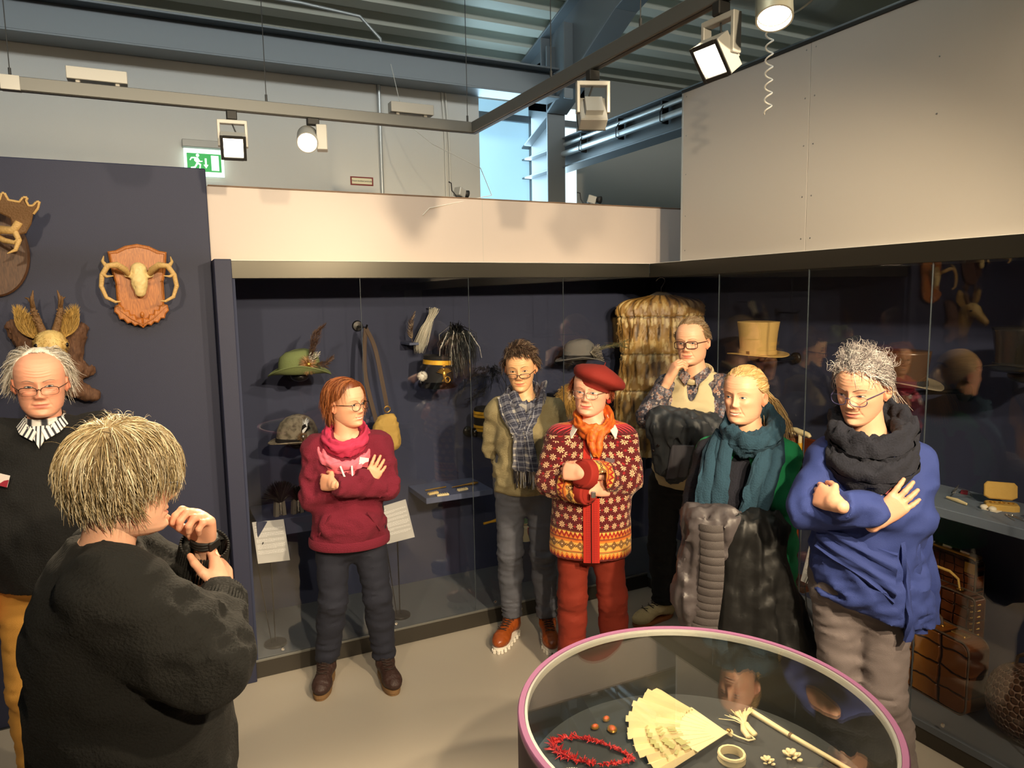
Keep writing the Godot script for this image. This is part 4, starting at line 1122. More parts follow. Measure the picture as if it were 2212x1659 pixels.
func exhibits_right() -> void:
	var g := RandomNumberGenerator.new(); g.seed = 31
	var o := thing("straw_top_hat", "tall pale straw-coloured top hat behind the blond ponytail", "hat", V(0.3, 1.578, 0.63), 0.0)
	hat(o, [[0.09, 0.0], [0.092, 0.01], [0.094, 0.06], [0.1, 0.13], [0.108, 0.185], [0.108, 0.192], [0.06, 0.196], [0.0, 0.196]], 0.16, 0.01, "straw", 0.0, 1.16, 0.004)
	ribbon(o, 0.0945, 0.004, 0.03, "straw", 1.16)
	put("buckle", boxm(V(-0.096, 0.017, 0.02), V(0.004, 0.018, 0.026), 0.001), "brass", o)
	arm(V(0.3, 1.545, 0.63), V(0.298, 0, 0.02), "black bracket under the straw top hat")
	o = thing("brown_top_hat", "glossy dark brown top hat with a light brim edge behind the grey curls", "hat", V(0.3, 1.49, 1.54), 0.2)
	hat(o, [[0.088, 0.0], [0.088, 0.02], [0.09, 0.08], [0.098, 0.15], [0.1, 0.165], [0.06, 0.17], [0.0, 0.17]], 0.15, 0.03, "brown_silk", 0.0, 1.18, 0.01, "felt_lining")
	ribbon(o, 0.09, 0.003, 0.03, "black_cloth", 1.18)
	arm(V(0.3, 1.455, 1.54), V(0.298, 0, 0.12), "black bracket with a round plate under the brown top hat", 0.05)
	o = thing("black_top_hat", "glossy black silk top hat cut by the right edge", "hat", V(0.3, 1.6, 2.06), 0.1)
	hat(o, [[0.088, 0.0], [0.087, 0.02], [0.088, 0.09], [0.097, 0.165], [0.1, 0.178], [0.06, 0.184], [0.0, 0.184]], 0.145, 0.034, "black_silk", 0.0, 1.2, 0.008, "black_silk")
	ribbon(o, 0.0895, 0.003, 0.035, "black_cloth", 1.2)
	arm(V(0.3, 1.565, 2.06), V(0.298, 0, 0.03), "black bracket under the black top hat")
	# walking sticks in a turned rack
	o = thing("stick_rack", "brown wooden rack holding the walking sticks", "rack", V(0.34, 0.1, 0.93))
	put("back_board", span(V(0.02, 0.86, -0.12), V(0.045, 1.03, 0.13), 0.004), "mahogany", o)
	put("top_board", span(V(-0.1, 0.84, -0.12), V(0.045, 0.862, 0.13), 0.004), "mahogany", o)
	put("bottom_board", span(V(-0.1, 0.2, -0.12), V(0.045, 0.235, 0.13), 0.004), "mahogany", o)
	put("leg", span(V(0.02, 0.0, -0.12), V(0.045, 0.2, -0.09), 0.003), "mahogany", o)
	put("leg", span(V(0.02, 0.0, 0.1), V(0.045, 0.2, 0.13), 0.003), "mahogany", o)
	o = thing("walking_stick", "walking stick with a carved ivory crutch handle and yellow collar", "walking stick", V(0.3, 0.335, 0.955), 0.0, "walking sticks")
	var hd := MB.new()
	hd.tube(PV([V(0, 0.828, -0.075), V(0, 0.845, -0.06), V(0, 0.846, -0.03), V(0, 0.838, 0.0), V(0, 0.836, 0.03), V(0, 0.832, 0.055), V(0, 0.822, 0.068)]), [0.008, 0.013, 0.015, 0.017, 0.015, 0.013, 0.009], 12)
	for i in 6: hd.ball(V(0, 0.826, -0.055 + i * 0.022), V(0.01, 0.009, 0.008), 10, 6)
	hd.tube(PV([V(0, 0.83, 0), V(0, 0.78, 0)]), 0.011, 12)
	put("handle", hd, "ivory", o)
	var cl := MB.new(); cl.tube(PV([V(0, 0.78, 0), V(0, 0.64, 0)]), 0.0125, 14)
	put("collar", cl, "gold_braid", o)
	var sh := MB.new(); sh.tube(PV([V(0, 0.64, 0), V(0, 0.0, 0)]), [0.0115, 0.008], 12)
	put("shaft", sh, "mahogany", o)
	o = thing("walking_stick", "walking stick with a round red-brown knob above a honey-coloured shaft", "walking stick", V(0.3, 0.335, 0.9), 0.0, "walking sticks")
	var kn := MB.new(); kn.lathe(PW([W(0.01, 0.735), W(0.024, 0.742), W(0.024, 0.752), W(0.014, 0.756), W(0.026, 0.768), W(0.026, 0.782), W(0.014, 0.796), W(0, 0.8)]), 22)
	put("knob", kn, "mahogany", o)
	var s2 := MB.new(); s2.lathe(PW([W(0, 0.0), W(0.012, 0.0), W(0.014, 0.3), W(0.016, 0.6), W(0.018, 0.64), W(0.015, 0.66), W(0.018, 0.735), W(0, 0.736)]), 18)
	put("shaft", s2, "oak", o)
	o = thing("walking_stick", "walking stick of ivory lengths divided by dark rings", "walking stick", V(0.26, 0.335, 0.905), 0.0, "walking sticks")
	var tp := MB.new(); tp.lathe(PW([W(0.017, 0.53), W(0.018, 0.59), W(0.012, 0.605), W(0, 0.61)]), 18)
	put("grip", tp, "oak", o)
	for i in 6:
		var y := 0.52 - i * 0.062
		var sg := MB.new(); sg.lathe(PW([W(0.013, y - 0.056), W(0.0155, y - 0.05), W(0.0145, y - 0.025), W(0.0155, y), W(0.013, y + 0.004)]), 18)
		put("segment", sg, "ivory", o)
		var rg := MB.new(); rg.lathe(PW([W(0.0155, y + 0.004), W(0.0165, y + 0.007), W(0.0155, y + 0.01)]), 18)
		put("ring", rg, "strap", o)
	var fr := MB.new(); fr.tube(PV([V(0, 0.16, 0), V(0, 0.0, 0)]), [0.0135, 0.01], 14)
	put("ferrule", fr, "oak", o)
	board(V(0.173, 0.1, 1.191), [V(0.2, 0.62, 1.13), V(0.2, 0.62, 1.28), V(0.14, 0.42, 1.28), V(0.14, 0.42, 1.13)], "board_text", "grey text board on a thin stand hidden behind the blue top")
	# shelf with spectacles and small jewels
	o = thing("glass_case_shelf", "long blue-grey shelf with spectacles and a jewel case", "shelf", V(0.41, 0.98, 2.3))
	put("slab", boxm(V(0, -0.022, 0), V(0.38, 0.044, 1.5), 0.003), "shelf_grey", o)
	o = thing("spectacles", "old wire spectacles lying folded on the shelf", "spectacles", V(0.47, 0.98, 1.71), 0.5)
	var wf := MB.new()
	for s: float in [-1.0, 1.0]:
		var ring := PackedVector3Array()
		for i in 25: ring.append(V(s * 0.034 + cos(TAU * i / 24) * 0.024, 0.022 + sin(TAU * i / 24) * 0.02, 0.012 * sin(TAU * i / 24)))
		wf.tube(ring, 0.0013, 6, false)
		wf.tube(PV([V(s * 0.058, 0.026, 0), V(s * 0.05, 0.018, 0.05), V(s * 0.0, 0.006, 0.07), V(s * -0.04, 0.004, 0.06)]), 0.0012, 6)
	wf.tube(PV([V(-0.01, 0.026, 0), V(0, 0.031, 0.002), V(0.01, 0.026, 0)]), 0.0013, 6)
	put("frame", wf, "grey_metal", o)
	var lf := MB.new(); lf.box(V(0.05, 0.006, 0.035), V(0.05, 0.012, 0.03), 0.003)
	put("case", lf, "maroon", o)
	var kf := MB.new(); kf.tube(PV([V(-0.055, 0.008, 0), V(0, 0.01, 0), V(0.06, 0.008, 0.0)]), [0.006, 0.01, 0.006], 10, true, 0.7)
	var ks := single("pen_knife", kf, "ivory", "slim ivory-handled pen knife in front of the spectacles", "knife"); ks.position = V(0.36, 0.98, 1.79); ks.rotation.y = 1.3
	var dk := MB.new(); dk.tube(PV([V(-0.04, 0.006, 0), V(0.0, 0.016, 0), V(0.04, 0.008, 0)]), [0.004, 0.012, 0.006], 8)
	var dks := single("dark_brooch", dk, "mount_black", "small dark brooch at the left end of the spectacle shelf", "brooch"); dks.position = V(0.46, 0.98, 1.58)
	o = thing("jewel_case", "open yellow jewel case with three rings on the shelf", "jewel case", V(0.43, 0.98, 1.94), -0.9)
	var oc := PW([W(-0.062, -0.03), W(-0.042, -0.042), W(0.042, -0.042), W(0.062, -0.03), W(0.062, 0.02), W(0.05, 0.034), W(-0.05, 0.034), W(-0.062, 0.02)])
	var ba := MB.new(); ba.prism(oc, 0.026, Transform3D(Basis(Vector3.RIGHT, -PI / 2), V(0, 0, 0)), 0.004)
	put("base", ba, "hide", o)
	var lidm := MB.new(); lidm.prism(oc, 0.016, Transform3D(Basis(Vector3.RIGHT, -0.3), V(0, 0.072, -0.05)), 0.004)
	put("lid", lidm, "hide", o)
	for i in 3:
		var rg := MB.new()
		var rp := PackedVector3Array()
		for k in 17: rp.append(V(-0.034 + i * 0.034 + cos(TAU * k / 16) * 0.01, 0.029, 0.004 + sin(TAU * k / 16) * 0.008))
		rg.tube(rp, 0.0022, 6, false)
		put("ring", rg, "gold", o)
	for i in 2:
		var b := MB.new(); b.ball(V(0, 0.01, 0), V(0.018, 0.011, 0.016), 14, 8)
		b.box(V(0.004, 0.002, 0.012), V(0.04, 0.003, 0.03), 0.001)
		single("pearl_button", b, "pearl", ["left of the two round white buttons before the jewel case", "right of the two round white buttons before the jewel case"][i], "button", "white buttons").position = V(0.365, 0.98, 1.905 + i * 0.035)
	for i in 4:
		var b := MB.new(); b.tube(PV([V(-0.035, 0.003, 0), V(0.035, 0.004, 0)]), 0.0014, 5); b.ball(V(0.036, 0.005, 0), V(0.004, 0.004, 0.004), 8, 6)
		var pn := single("stick_pin", b, "silver", ["silver stick pin nearest the shelf edge", "silver stick pin second from the shelf edge", "silver stick pin third from the shelf edge", "silver stick pin nearest the jewel case"][i], "pin", "stick pins"); pn.position = V(0.32 + i * 0.014, 0.98, 2.04 + (i % 2) * 0.02); pn.rotation.y = 0.9 + 0.25 * i
	var wo := MB.new(); wo.lathe(PW([W(0, 0), W(0.026, 0), W(0.03, 0.015), W(0.02, 0.035), W(0.012, 0.05), W(0, 0.055)]), 18)
	single("ivory_box", wo, "ivory", "small ivory piece on the shelf at the right edge of the picture", "ivory box").position = V(0.36, 0.98, 2.12)
	# leather bags
	o = thing("leather_briefcase", "large crocodile leather briefcase with a honey-coloured stripe and rolled handle", "briefcase", V(0.27, 0.1, 1.72), -PI / 2 - 0.12)
	case_body(o, 0.56, 0.33, 0.12, 0.045, "croc_big", 1.75)
	bag_handle(o, 0.2, 0.33, 0.05, "strap", 0.011)
	for s: float in [-0.19, 0.19]:
		put("lock", boxm(V(s, 0.333, 0.0), V(0.07, 0.012, 0.04), 0.003), "brass", o)
	o = thing("leather_handbag", "flat crocodile handbag with embossed front standing behind the briefcase", "handbag", V(0.4, 0.1, 1.68), -PI / 2 - 0.1)
	case_body(o, 0.46, 0.47, 0.07, 0.02, "croc_dark", 2.4)
	bag_handle(o, 0.26, 0.47, 0.07, "hide", 0.007)
	var em := MB.new()
	for i in 9:
		var a := TAU * i / 8.0
		em.ball(V(-0.05 + cos(a) * (0.045 if i < 8 else 0.0), 0.4 + sin(a) * (0.035 if i < 8 else 0.0), 0.034), V(0.016, 0.013, 0.008), 10, 6)
	put("embossing", em, "cognac", o)
	var ls := MB.new()
	for i in 14: ls.tube(PV([V(0.212, 0.07 + i * 0.028, 0.034), V(0.224, 0.076 + i * 0.028, 0.03), V(0.231, 0.078 + i * 0.028, 0.0)]), 0.0035, 5)
	put("lacing", ls, "hide", o)
	o = thing("leather_purse", "small dark frame purse with metal clasp behind the other bags", "purse", V(0.5, 0.1, 1.68), -PI / 2 - 0.1)
	case_body(o, 0.32, 0.6, 0.06, 0.03, "croc_dark", 3.0)
	put("frame", boxm(V(0, 0.605, 0), V(0.3, 0.018, 0.05), 0.004), "brass", o)
	for s: float in [-0.09, 0.0, 0.09]: put("clasp", boxm(V(s, 0.618, 0.0), V(0.05, 0.014, 0.03), 0.003), "silver", o)
	put("corner_plate", boxm(V(0.13, 0.56, 0.031), V(0.05, 0.05, 0.004), 0.001), "brass", o)
	o = thing("reptile_bag", "rounded reptile-skin bag at the right edge", "bag", V(0.22, 0.1, 2.22), -PI / 2)
	var rb := MB.new()
	var rows := []
	for j in 15:
		var row := PackedVector3Array()
		for i in 41:
			var e := PI * (j / 14.0); var a := TAU * i / 40
			row.append(V(0.17 * pow(sin(e), 0.75) * signf(sin(a)) * pow(absf(sin(a)), 0.8), 0.165 + 0.165 * cos(e) * (1.0 if cos(e) > 0 else 1.0), 0.09 * pow(sin(e), 0.8) * signf(cos(a)) * pow(absf(cos(a)), 0.8)))
		rows.append(row)
	rb.grid(rows, false, true)
	for i in rb.uv.size(): rb.uv[i] = rb.uv[i] * W(4.0, 1.8)
	put("shell", rb, "croc_round", o)
	bag_handle(o, 0.14, 0.31, 0.06, "strap")
	var cs := MB.new(); cs.ball(V(0.06, 0.3, 0.05), V(0.015, 0.015, 0.012), 12, 8)
	put("clasp", cs, "brass", o)

# ---------- hunting trophies on the navy wall ----------
func trophies() -> void:
	# skull with curved antlers on a carved oak shield
	var o := thing("skull_trophy", "small antlered skull on a carved golden oak shield", "trophy", V(-2.874, 1.83, -0.1))
	var sh := PW([W(-0.122, 0.34), W(-0.09, 0.345), W(-0.05, 0.366), W(0, 0.376), W(0.05, 0.366), W(0.09, 0.345), W(0.122, 0.34), W(0.112, 0.25), W(0.1, 0.2), W(0.1, 0.12), W(0.085, 0.06), W(0, 0.015), W(-0.085, 0.06), W(-0.1, 0.12), W(-0.1, 0.2), W(-0.112, 0.25)])
	var b := MB.new(); b.prism(sh, 0.022, Transform3D(Basis.IDENTITY, V(0, 0, 0.012)), 0.006)
	put("shield", b, "oak", o)
	var rim := MB.new()
	var rp := PackedVector3Array()
	for q: Vector2 in sh: rp.append(V(q.x * 0.92, 0.2 + (q.y - 0.2) * 0.93, 0.034))
	rp.append(rp[0]); rim.tube(rp, 0.004, 6, false)
	put("moulding", rim, "oak", o)
	var lf := MB.new() # oak leaves at the foot
	for s: float in [-1.0, 1.0]:
		var lp := PW([W(0.0, -0.012), W(s * 0.02, 0.004), W(s * 0.034, -0.002), W(s * 0.048, 0.014), W(s * 0.064, 0.01), W(s * 0.078, 0.03), W(s * 0.094, 0.03), W(s * 0.1, 0.052), W(s * 0.114, 0.066), W(s * 0.11, 0.092), W(s * 0.092, 0.1), W(s * 0.076, 0.088), W(s * 0.07, 0.07), W(s * 0.052, 0.072), W(s * 0.048, 0.05), W(s * 0.03, 0.052), W(s * 0.024, 0.03), W(0, 0.036)])
		lf.prism(lp, 0.018, Transform3D(Basis.IDENTITY, V(0, 0, 0.03)), 0.005)
		lf.tube(PV([V(0, 0.004, 0.05), V(s * 0.045, 0.032, 0.052), V(s * 0.1, 0.08, 0.048)]), [0.003, 0.003, 0.001], 6)
	lf.ball(V(0, 0.05, 0.05), V(0.009, 0.014, 0.008), 10, 8)
	put("leaf_carving", lf, "oak", o)
	var sf := Field.new(V(-0.07, 0.12, 0.02), V(0.07, 0.32, 0.13), 0.005)
	sf.ell(V(0, 0.26, 0.055), V(0.034, 0.03, 0.03), 0.01); sf.ell(V(0, 0.215, 0.062), V(0.04, 0.045, 0.026), 0.02)
	sf.cap(V(0, 0.2, 0.065), V(0, 0.155, 0.07), 0.034, 0.024, 0.02)
	sf.cap(V(0.03, 0.225, 0.06), V(0.05, 0.232, 0.062), 0.011, 0.012, 0.01); sf.cap(V(-0.03, 0.225, 0.06), V(-0.05, 0.232, 0.062), 0.011, 0.012, 0.01)
	for s: float in [-1.0, 1.0]:
		sf.ell(V(s * 0.045, 0.2, 0.06), V(0.016, 0.02, 0.02), 0.006, Basis.IDENTITY, true); sf.ell(V(s * 0.021, 0.172, 0.094), V(0.004, 0.006, 0.01), 0.003, Basis.IDENTITY, true)
	sf.folds(0.003, V(40, 40, 40), 3)
	var sk := MB.new(); sf.mesh(sk)
	put("skull", sk, "bone", o)
	for s: float in [-1.0, 1.0]:
		var an := MB.new()
		an.tube(PV([V(s * 0.045, 0.235, 0.065), V(s * 0.055, 0.255, 0.1), V(s * 0.085, 0.275, 0.13), V(s * 0.12, 0.27, 0.14), V(s * 0.145, 0.23, 0.14), V(s * 0.152, 0.18, 0.14), V(s * 0.135, 0.13, 0.145), V(s * 0.1, 0.11, 0.15), V(s * 0.08, 0.112, 0.15)]), [0.012, 0.015, 0.015, 0.013, 0.011, 0.01, 0.0085, 0.006, 0.002], 12)
		an.tube(PV([V(s * 0.144, 0.235, 0.14), V(s * 0.125, 0.222, 0.155), V(s * 0.1, 0.225, 0.165)]), [0.009, 0.006, 0.002], 10)
		an.tube(PV([V(s * 0.125, 0.268, 0.14), V(s * 0.14, 0.29, 0.12), V(s * 0.135, 0.315, 0.1)]), [0.01, 0.007, 0.002], 10)
		put("antler", an, "antler", o)
	# roe deer head on a root
	o = thing("roe_head", "mounted roe deer head with short antlers on a gnarled root", "trophy", V(-3.262, 1.72, -0.1), 0.18)
	var rt := Field.new(V(-0.2, -0.28, -0.02), V(0.24, 0.16, 0.14), 0.009)
	rt.cap(V(-0.08, 0.08, 0.03), V(0.0, -0.12, 0.045), 0.05, 0.055, 0.04); rt.cap(V(0.1, 0.06, 0.04), V(0.06, -0.1, 0.045), 0.042, 0.05, 0.04)
	rt.cap(V(0.06, -0.06, 0.045), V(0.14, -0.09, 0.05), 0.04, 0.03, 0.03); rt.cap(V(0.02, -0.14, 0.05), V(0.15, -0.2, 0.08), 0.045, 0.03, 0.03)
	rt.cap(V(-0.02, -0.1, 0.045), V(-0.06, -0.24, 0.04), 0.045, 0.03, 0.03); rt.cap(V(0.09, 0.06, 0.04), V(0.13, 0.1, 0.05), 0.035, 0.03, 0.03)
	rt.cap(V(-0.1, 0.08, 0.03), V(-0.12, 0.12, 0.04), 0.04, 0.03, 0.02)
	rt.folds(0.016, V(26, 7, 26), 8)
	var rm := MB.new(); rt.mesh(rm)
	put("root_mount", rm, "driftwood", o)
	var hf := Field.new(V(-0.12, -0.22, 0.0), V(0.12, 0.16, 0.34), 0.0075)
	hf.cap(V(0, -0.12, 0.04), V(0, 0.02, 0.12), 0.075, 0.055, 0.04)
	hf.ell(V(0, 0.05, 0.15), V(0.06, 0.055, 0.075), 0.03); hf.cap(V(0, 0.03, 0.19), V(0, -0.05, 0.29), 0.042, 0.024, 0.03)
	for s: float in [-1.0, 1.0]: hf.ell(V(s * 0.046, 0.04, 0.19), V(0.018, 0.014, 0.018), 0.01)
	hf.folds(0.004, V(50, 30, 50), 4)
	var hm := MB.new()
	hf.mesh(hm, func(p: Vector3) -> Color: return lin(168, 128, 62).lerp(lin(216, 186, 120), clampf(0.5 + p.y * 5.0 + sin(p.x * 90.0) * 0.15, 0, 1)))
	var gg := RandomNumberGenerator.new(); gg.seed = 6
	var nv := hm.v.size()
	for i in 1300:
		var p := hm.v[gg.randi() % nv]
		hm.col = lin(186, 150, 80) * gg.randf_range(0.6, 1.2); hm.col.a = 1
		var d := (p - V(0, 0.0, 0.12)).normalized()
		strand(hm, PV([p, p + d * 0.006 + V(0, -0.005, -0.004), p + d * 0.008 + V(0, -0.012, -0.01)]), 0.0012)
	hm.col = Color.WHITE
	put("head", hm, "hair", o)
	for s: float in [-1.0, 1.0]:
		var er := MB.new()
		var rows := []
		for j in 8:
			var row := PackedVector3Array()
			var k := j / 7.0
			for i in 13:
				var u := 2.0 * i / 12.0 - 1.0
				var w := 0.034 * sin(PI * clampf(k * 0.85 + 0.12, 0, 1))
				row.append(V(s * (0.05 + 0.06 * k), 0.075 + 0.12 * k, 0.12) + V(s * 0.75, -0.4, 0).normalized() * u * w + V(0, 0, -0.022 * (1.0 - u * u) * sin(PI * k * 0.9)))
			rows.append(row)
		er.sheet(rows, 0.006 * s)
		put("ear", er, "roe_fur", o)
		var fz := MB.new()
		for i in 260:
			var k := gg.randf(); var u := gg.randf_range(-1, 1)
			var p := V(s * (0.05 + 0.06 * k), 0.075 + 0.12 * k, 0.12) + V(s * 0.75, -0.4, 0).normalized() * u * 0.034 * sin(PI * clampf(k * 0.85 + 0.12, 0, 1))
			fz.col = lin(196, 160, 90) * gg.randf_range(0.5, 1.1); fz.col.a = 1
			strand(fz, PV([p, p + V(s * 0.006 * u, 0.012, 0.006), p + V(s * 0.012 * u, 0.024, 0.002)]), 0.0012)
		put("ear_hair", fz, "hair", o)
		var ey := MB.new(); ey.ball(V(s * 0.053, 0.04, 0.196), V(0.012, 0.011, 0.012), 14, 10)
		put("eye", ey, "dark_eye", o)
		var an := MB.new()
		an.tube(PV([V(s * 0.022, 0.09, 0.14), V(s * 0.036, 0.14, 0.138), V(s * 0.05, 0.19, 0.13), V(s * 0.052, 0.235, 0.135), V(s * 0.044, 0.275, 0.13)]), [0.017, 0.014, 0.011, 0.008, 0.002], 12)
		an.tube(PV([V(s * 0.05, 0.2, 0.132), V(s * 0.056, 0.225, 0.16), V(s * 0.056, 0.25, 0.165)]), [0.008, 0.006, 0.002], 8)
		an.tube(PV([V(s * 0.051, 0.22, 0.132), V(s * 0.064, 0.24, 0.11), V(s * 0.074, 0.245, 0.1)]), [0.008, 0.005, 0.002], 8)
		for i in 60: an.ball(V(s * (0.022 + 0.028 * (i / 60.0)), 0.092 + i * 0.0016, 0.139) + V(gg.randfn(), gg.randfn(), gg.randfn()).normalized() * 0.014, V(0.004, 0.004, 0.004), 6, 4)
		put("antler", an, "antler_dark", o)
	# fallow deer antlers on a dark oval board
	o = thing("fallow_trophy", "broad palmate fallow antler on a dark oval board, cut by the left edge", "trophy", V(-3.47, 2.1, -0.1))
	var ov := PackedVector2Array()
	for i in 40: ov.append(W(sin(TAU * i / 40.0) * 0.135, 0.06 + cos(TAU * i / 40.0) * 0.19))
	var bo := MB.new(); bo.prism(ov, 0.022, Transform3D(Basis.IDENTITY, V(0.04, 0, 0.008)), 0.008)
	put("board", bo, "dark_oak", o)
	var kf := Field.new(V(-0.06, -0.02, 0.0), V(0.08, 0.16, 0.14), 0.006)
	kf.ell(V(0.0, 0.1, 0.06), V(0.036, 0.036, 0.03), 0.01); kf.cap(V(0, 0.09, 0.06), V(0, 0.03, 0.07), 0.03, 0.02, 0.02)
	var km := MB.new(); kf.mesh(km)
	put("skull", km, "bone", o)
	for s: float in [1.0, -1.0]:
		var bm := MB.new()
		bm.tube(PV([V(s * 0.025, 0.11, 0.06), V(s * 0.06, 0.135, 0.12), V(s * 0.1, 0.145, 0.17), V(s * 0.15, 0.14, 0.2), V(s * 0.17, 0.175, 0.2)]), [0.018, 0.017, 0.017, 0.018, 0.016], 12)
		bm.tube(PV([V(s * 0.06, 0.13, 0.12), V(s * 0.11, 0.1, 0.17), V(s * 0.15, 0.09, 0.21), V(s * 0.17, 0.11, 0.22)]), [0.014, 0.012, 0.009, 0.002], 10)
		bm.tube(PV([V(s * 0.15, 0.14, 0.2), V(s * 0.165, 0.1, 0.21), V(s * 0.15, 0.06, 0.21), V(s * 0.12, 0.045, 0.21)]), [0.013, 0.011, 0.008, 0.002], 10)
		put("antler_beam", bm, "antler", o)
		var pl := MB.new()
		var poly := PW([W(0.15, 0.12), W(0.19, 0.13), W(0.212, 0.17), W(0.222, 0.21), W(0.24, 0.235), W(0.247, 0.262), W(0.236, 0.258), W(0.224, 0.243), W(0.208, 0.242), W(0.2, 0.262), W(0.206, 0.276), W(0.192, 0.276), W(0.178, 0.256), W(0.14, 0.262), W(0.128, 0.29), W(0.12, 0.29), W(0.112, 0.262), W(0.08, 0.252), W(0.05, 0.262), W(0.02, 0.262), W(0.05, 0.232), W(0.1, 0.212), W(0.14, 0.19)])
		for i in poly.size(): poly[i].x *= s
		pl.prism(poly, 0.014, Transform3D(Basis.IDENTITY, V(0, 0, 0.19)), 0.005)
		put("antler_palm", pl, "antler_dark", o)
		var ed := MB.new()
		for i in range(3, 20):
			var a := poly[i]; var c2 := poly[i + 1]
			ed.tube(PV([V(a.x, a.y, 0.197), V(c2.x, c2.y, 0.197)]), 0.006, 7)
		put("antler_edge", ed, "antler", o)

# ---------- the round table case ----------
func display_table() -> void:
	var c := V(-1.665, 0.0, 2.418)
	var o := thing("round_showcase", "round plum table showcase with a glass top in the foreground", "showcase", c)
	var d := MB.new()
	d.lathe(PW([W(0.40, 0.0), W(0.44, 0.0), W(0.44, 0.05), W(0.46, 0.06), W(0.46, 0.885)]), 96)
	put("drum", d, "plum_paint", o)
	d = MB.new()
	d.lathe(PW([W(0.46, 0.885), W(0.4605, 0.895), W(0.457, 0.9), W(0.4435, 0.9), W(0.443, 0.894)]), 96)
	put("rim", d, "plum_rim", o)
	d = MB.new()
	d.lathe(PW([W(0.4425, 0.88), W(0.4425, 0.897), W(0.4355, 0.898), W(0.434, 0.88)]), 96)
	put("glass_bead", d, "rim_metal", o)
	d = MB.new()
	d.lathe(PW([W(0.446, 0.88), W(0.446, 0.68), W(0.46, 0.68), W(0.46, 0.88)]), 96)
	put("inner_wall", d, "table_inner", o)
	d = MB.new()
	d.lathe(PW([W(0, 0.68), W(0.447, 0.68), W(0.447, 0.66), W(0, 0.66)]), 96)
	put("floor_disc", d, "table_floor", o)
	d = MB.new()
	d.lathe(PW([W(0, 0.895), W(0.4345, 0.895)]), 96)
	d.lathe(PW([W(0.4345, 0.889), W(0, 0.889)]), 96)
	put("glass_top", d, "glass", o)
	var y := 0.681
	# fan
	var pv := V(-1.445, y + 0.008, 2.285)
	var f := thing("folding_fan", "open ivory folding fan with a painted leaf", "fan", pv)
	var a0 := atan2(2.002 - 2.281, -1.467 + 1.44)
	var a1 := atan2(2.335 - 2.281, -1.70 + 1.44)
	a1 = a1 - TAU if a1 > 0 else a1
	var n := 18
	var R := 0.285
	for i in n:
		var k := float(i) / (n - 1)
		var a := lerpf(a0, a1, k)
		var dir := V(cos(a), 0, sin(a))
		var sd := V(-sin(a), 0, cos(a))
		var st := MB.new()
		var hh := 0.001 + 0.0014 * (i % 2) + 0.0005 * i
		st.sheet([PV([dir * -0.012 - sd * 0.003 + V(0, hh, 0), dir * 0.15 - sd * 0.0075 + V(0, hh + 0.004, 0)]), PV([dir * -0.012 + sd * 0.003 + V(0, hh, 0), dir * 0.15 + sd * 0.0075 + V(0, hh + 0.004, 0)])], -0.0016)
		put("stick", st, "ivory", f)
	for i in n - 1:
		var aa := lerpf(a0, a1, float(i) / (n - 1)); var ab := lerpf(a0, a1, float(i + 1) / (n - 1))
		var am := (aa + ab) * 0.5
		var hi := 0.012; var lo := 0.004
		var pl := MB.new()
		var l1 := PackedVector3Array(); var l2 := PackedVector3Array(); var l3 := PackedVector3Array()
		var rr := R * (1.0 + 0.02 * sin(i * 2.1))
		for q: float in [0.135, 0.21, rr]:
			l1.append(V(cos(aa) * q, lo, sin(aa) * q)); l2.append(V(cos(am) * q, hi + 0.003 * (i % 3), sin(am) * q)); l3.append(V(cos(ab) * q, lo, sin(ab) * q))
		pl.sheet([l1, l2], 0.0008); pl.sheet([l2, l3], 0.0008)
		put("fan_pleat", pl, "fan_leaf", f)
		if i > 8 and i < 16:
			var mo := MB.new()
			for j in 3:
				var q := 0.16 + 0.035 * j
				mo.box(V(cos(am) * q, 0.0145 + 0.003 * (i % 3), sin(am) * q), V(0.022, 0.0006, 0.01 + 0.006 * sin(i + j)), 0.0, Basis(Vector3.UP, -am + 0.6 * j))
			put("fan_painting", mo, "fan_paint", f)
	var rv := MB.new(); rv.ball(V(0, 0.012, 0), V(0.007, 0.006, 0.007), 12, 8)
	put("rivet", rv, "brass", f)
	# tassel on its cord
	f = thing("tassel", "cream tassel with two bound ends on a looped cord beside the fan", "tassel", V(-1.4, y + 0.008, 2.28))
	var tc := MB.new(); tc.tube(PV([V(-0.045, 0.006, 0.004), V(-0.035, 0.004, 0.03), V(-0.02, 0.003, 0.055), V(0.0, 0.003, 0.06), V(0.0, 0.005, 0.035)]), 0.003, 6)
	put("cord", tc, "ivory", f)
	var g := RandomNumberGenerator.new(); g.seed = 14
	var tb := MB.new()
	for s: float in [-0.012, 0.012]: tb.tube(PV([V(s, 0.006, 0.05), V(s * 0.8 + 0.006, 0.009, 0.02), V(0.02 + s * 0.6, 0.008, 0.0)]), [0.008, 0.009, 0.007], 10)
	put("binding", tb, "ivory", f)
	var tf := MB.new()
	for i in 70:
		var e := g.randfn() * 0.014
		tf.tube(PV([V(0.02, 0.006, 0.002), V(0.032 + e * 0.6, 0.009 + g.randf() * 0.006, -0.024), V(0.05 + e * 1.5, 0.004 + g.randf() * 0.006, -0.055 + g.randfn() * 0.006)]), 0.0014, 4)
	put("threads", tf, "ivory", f)
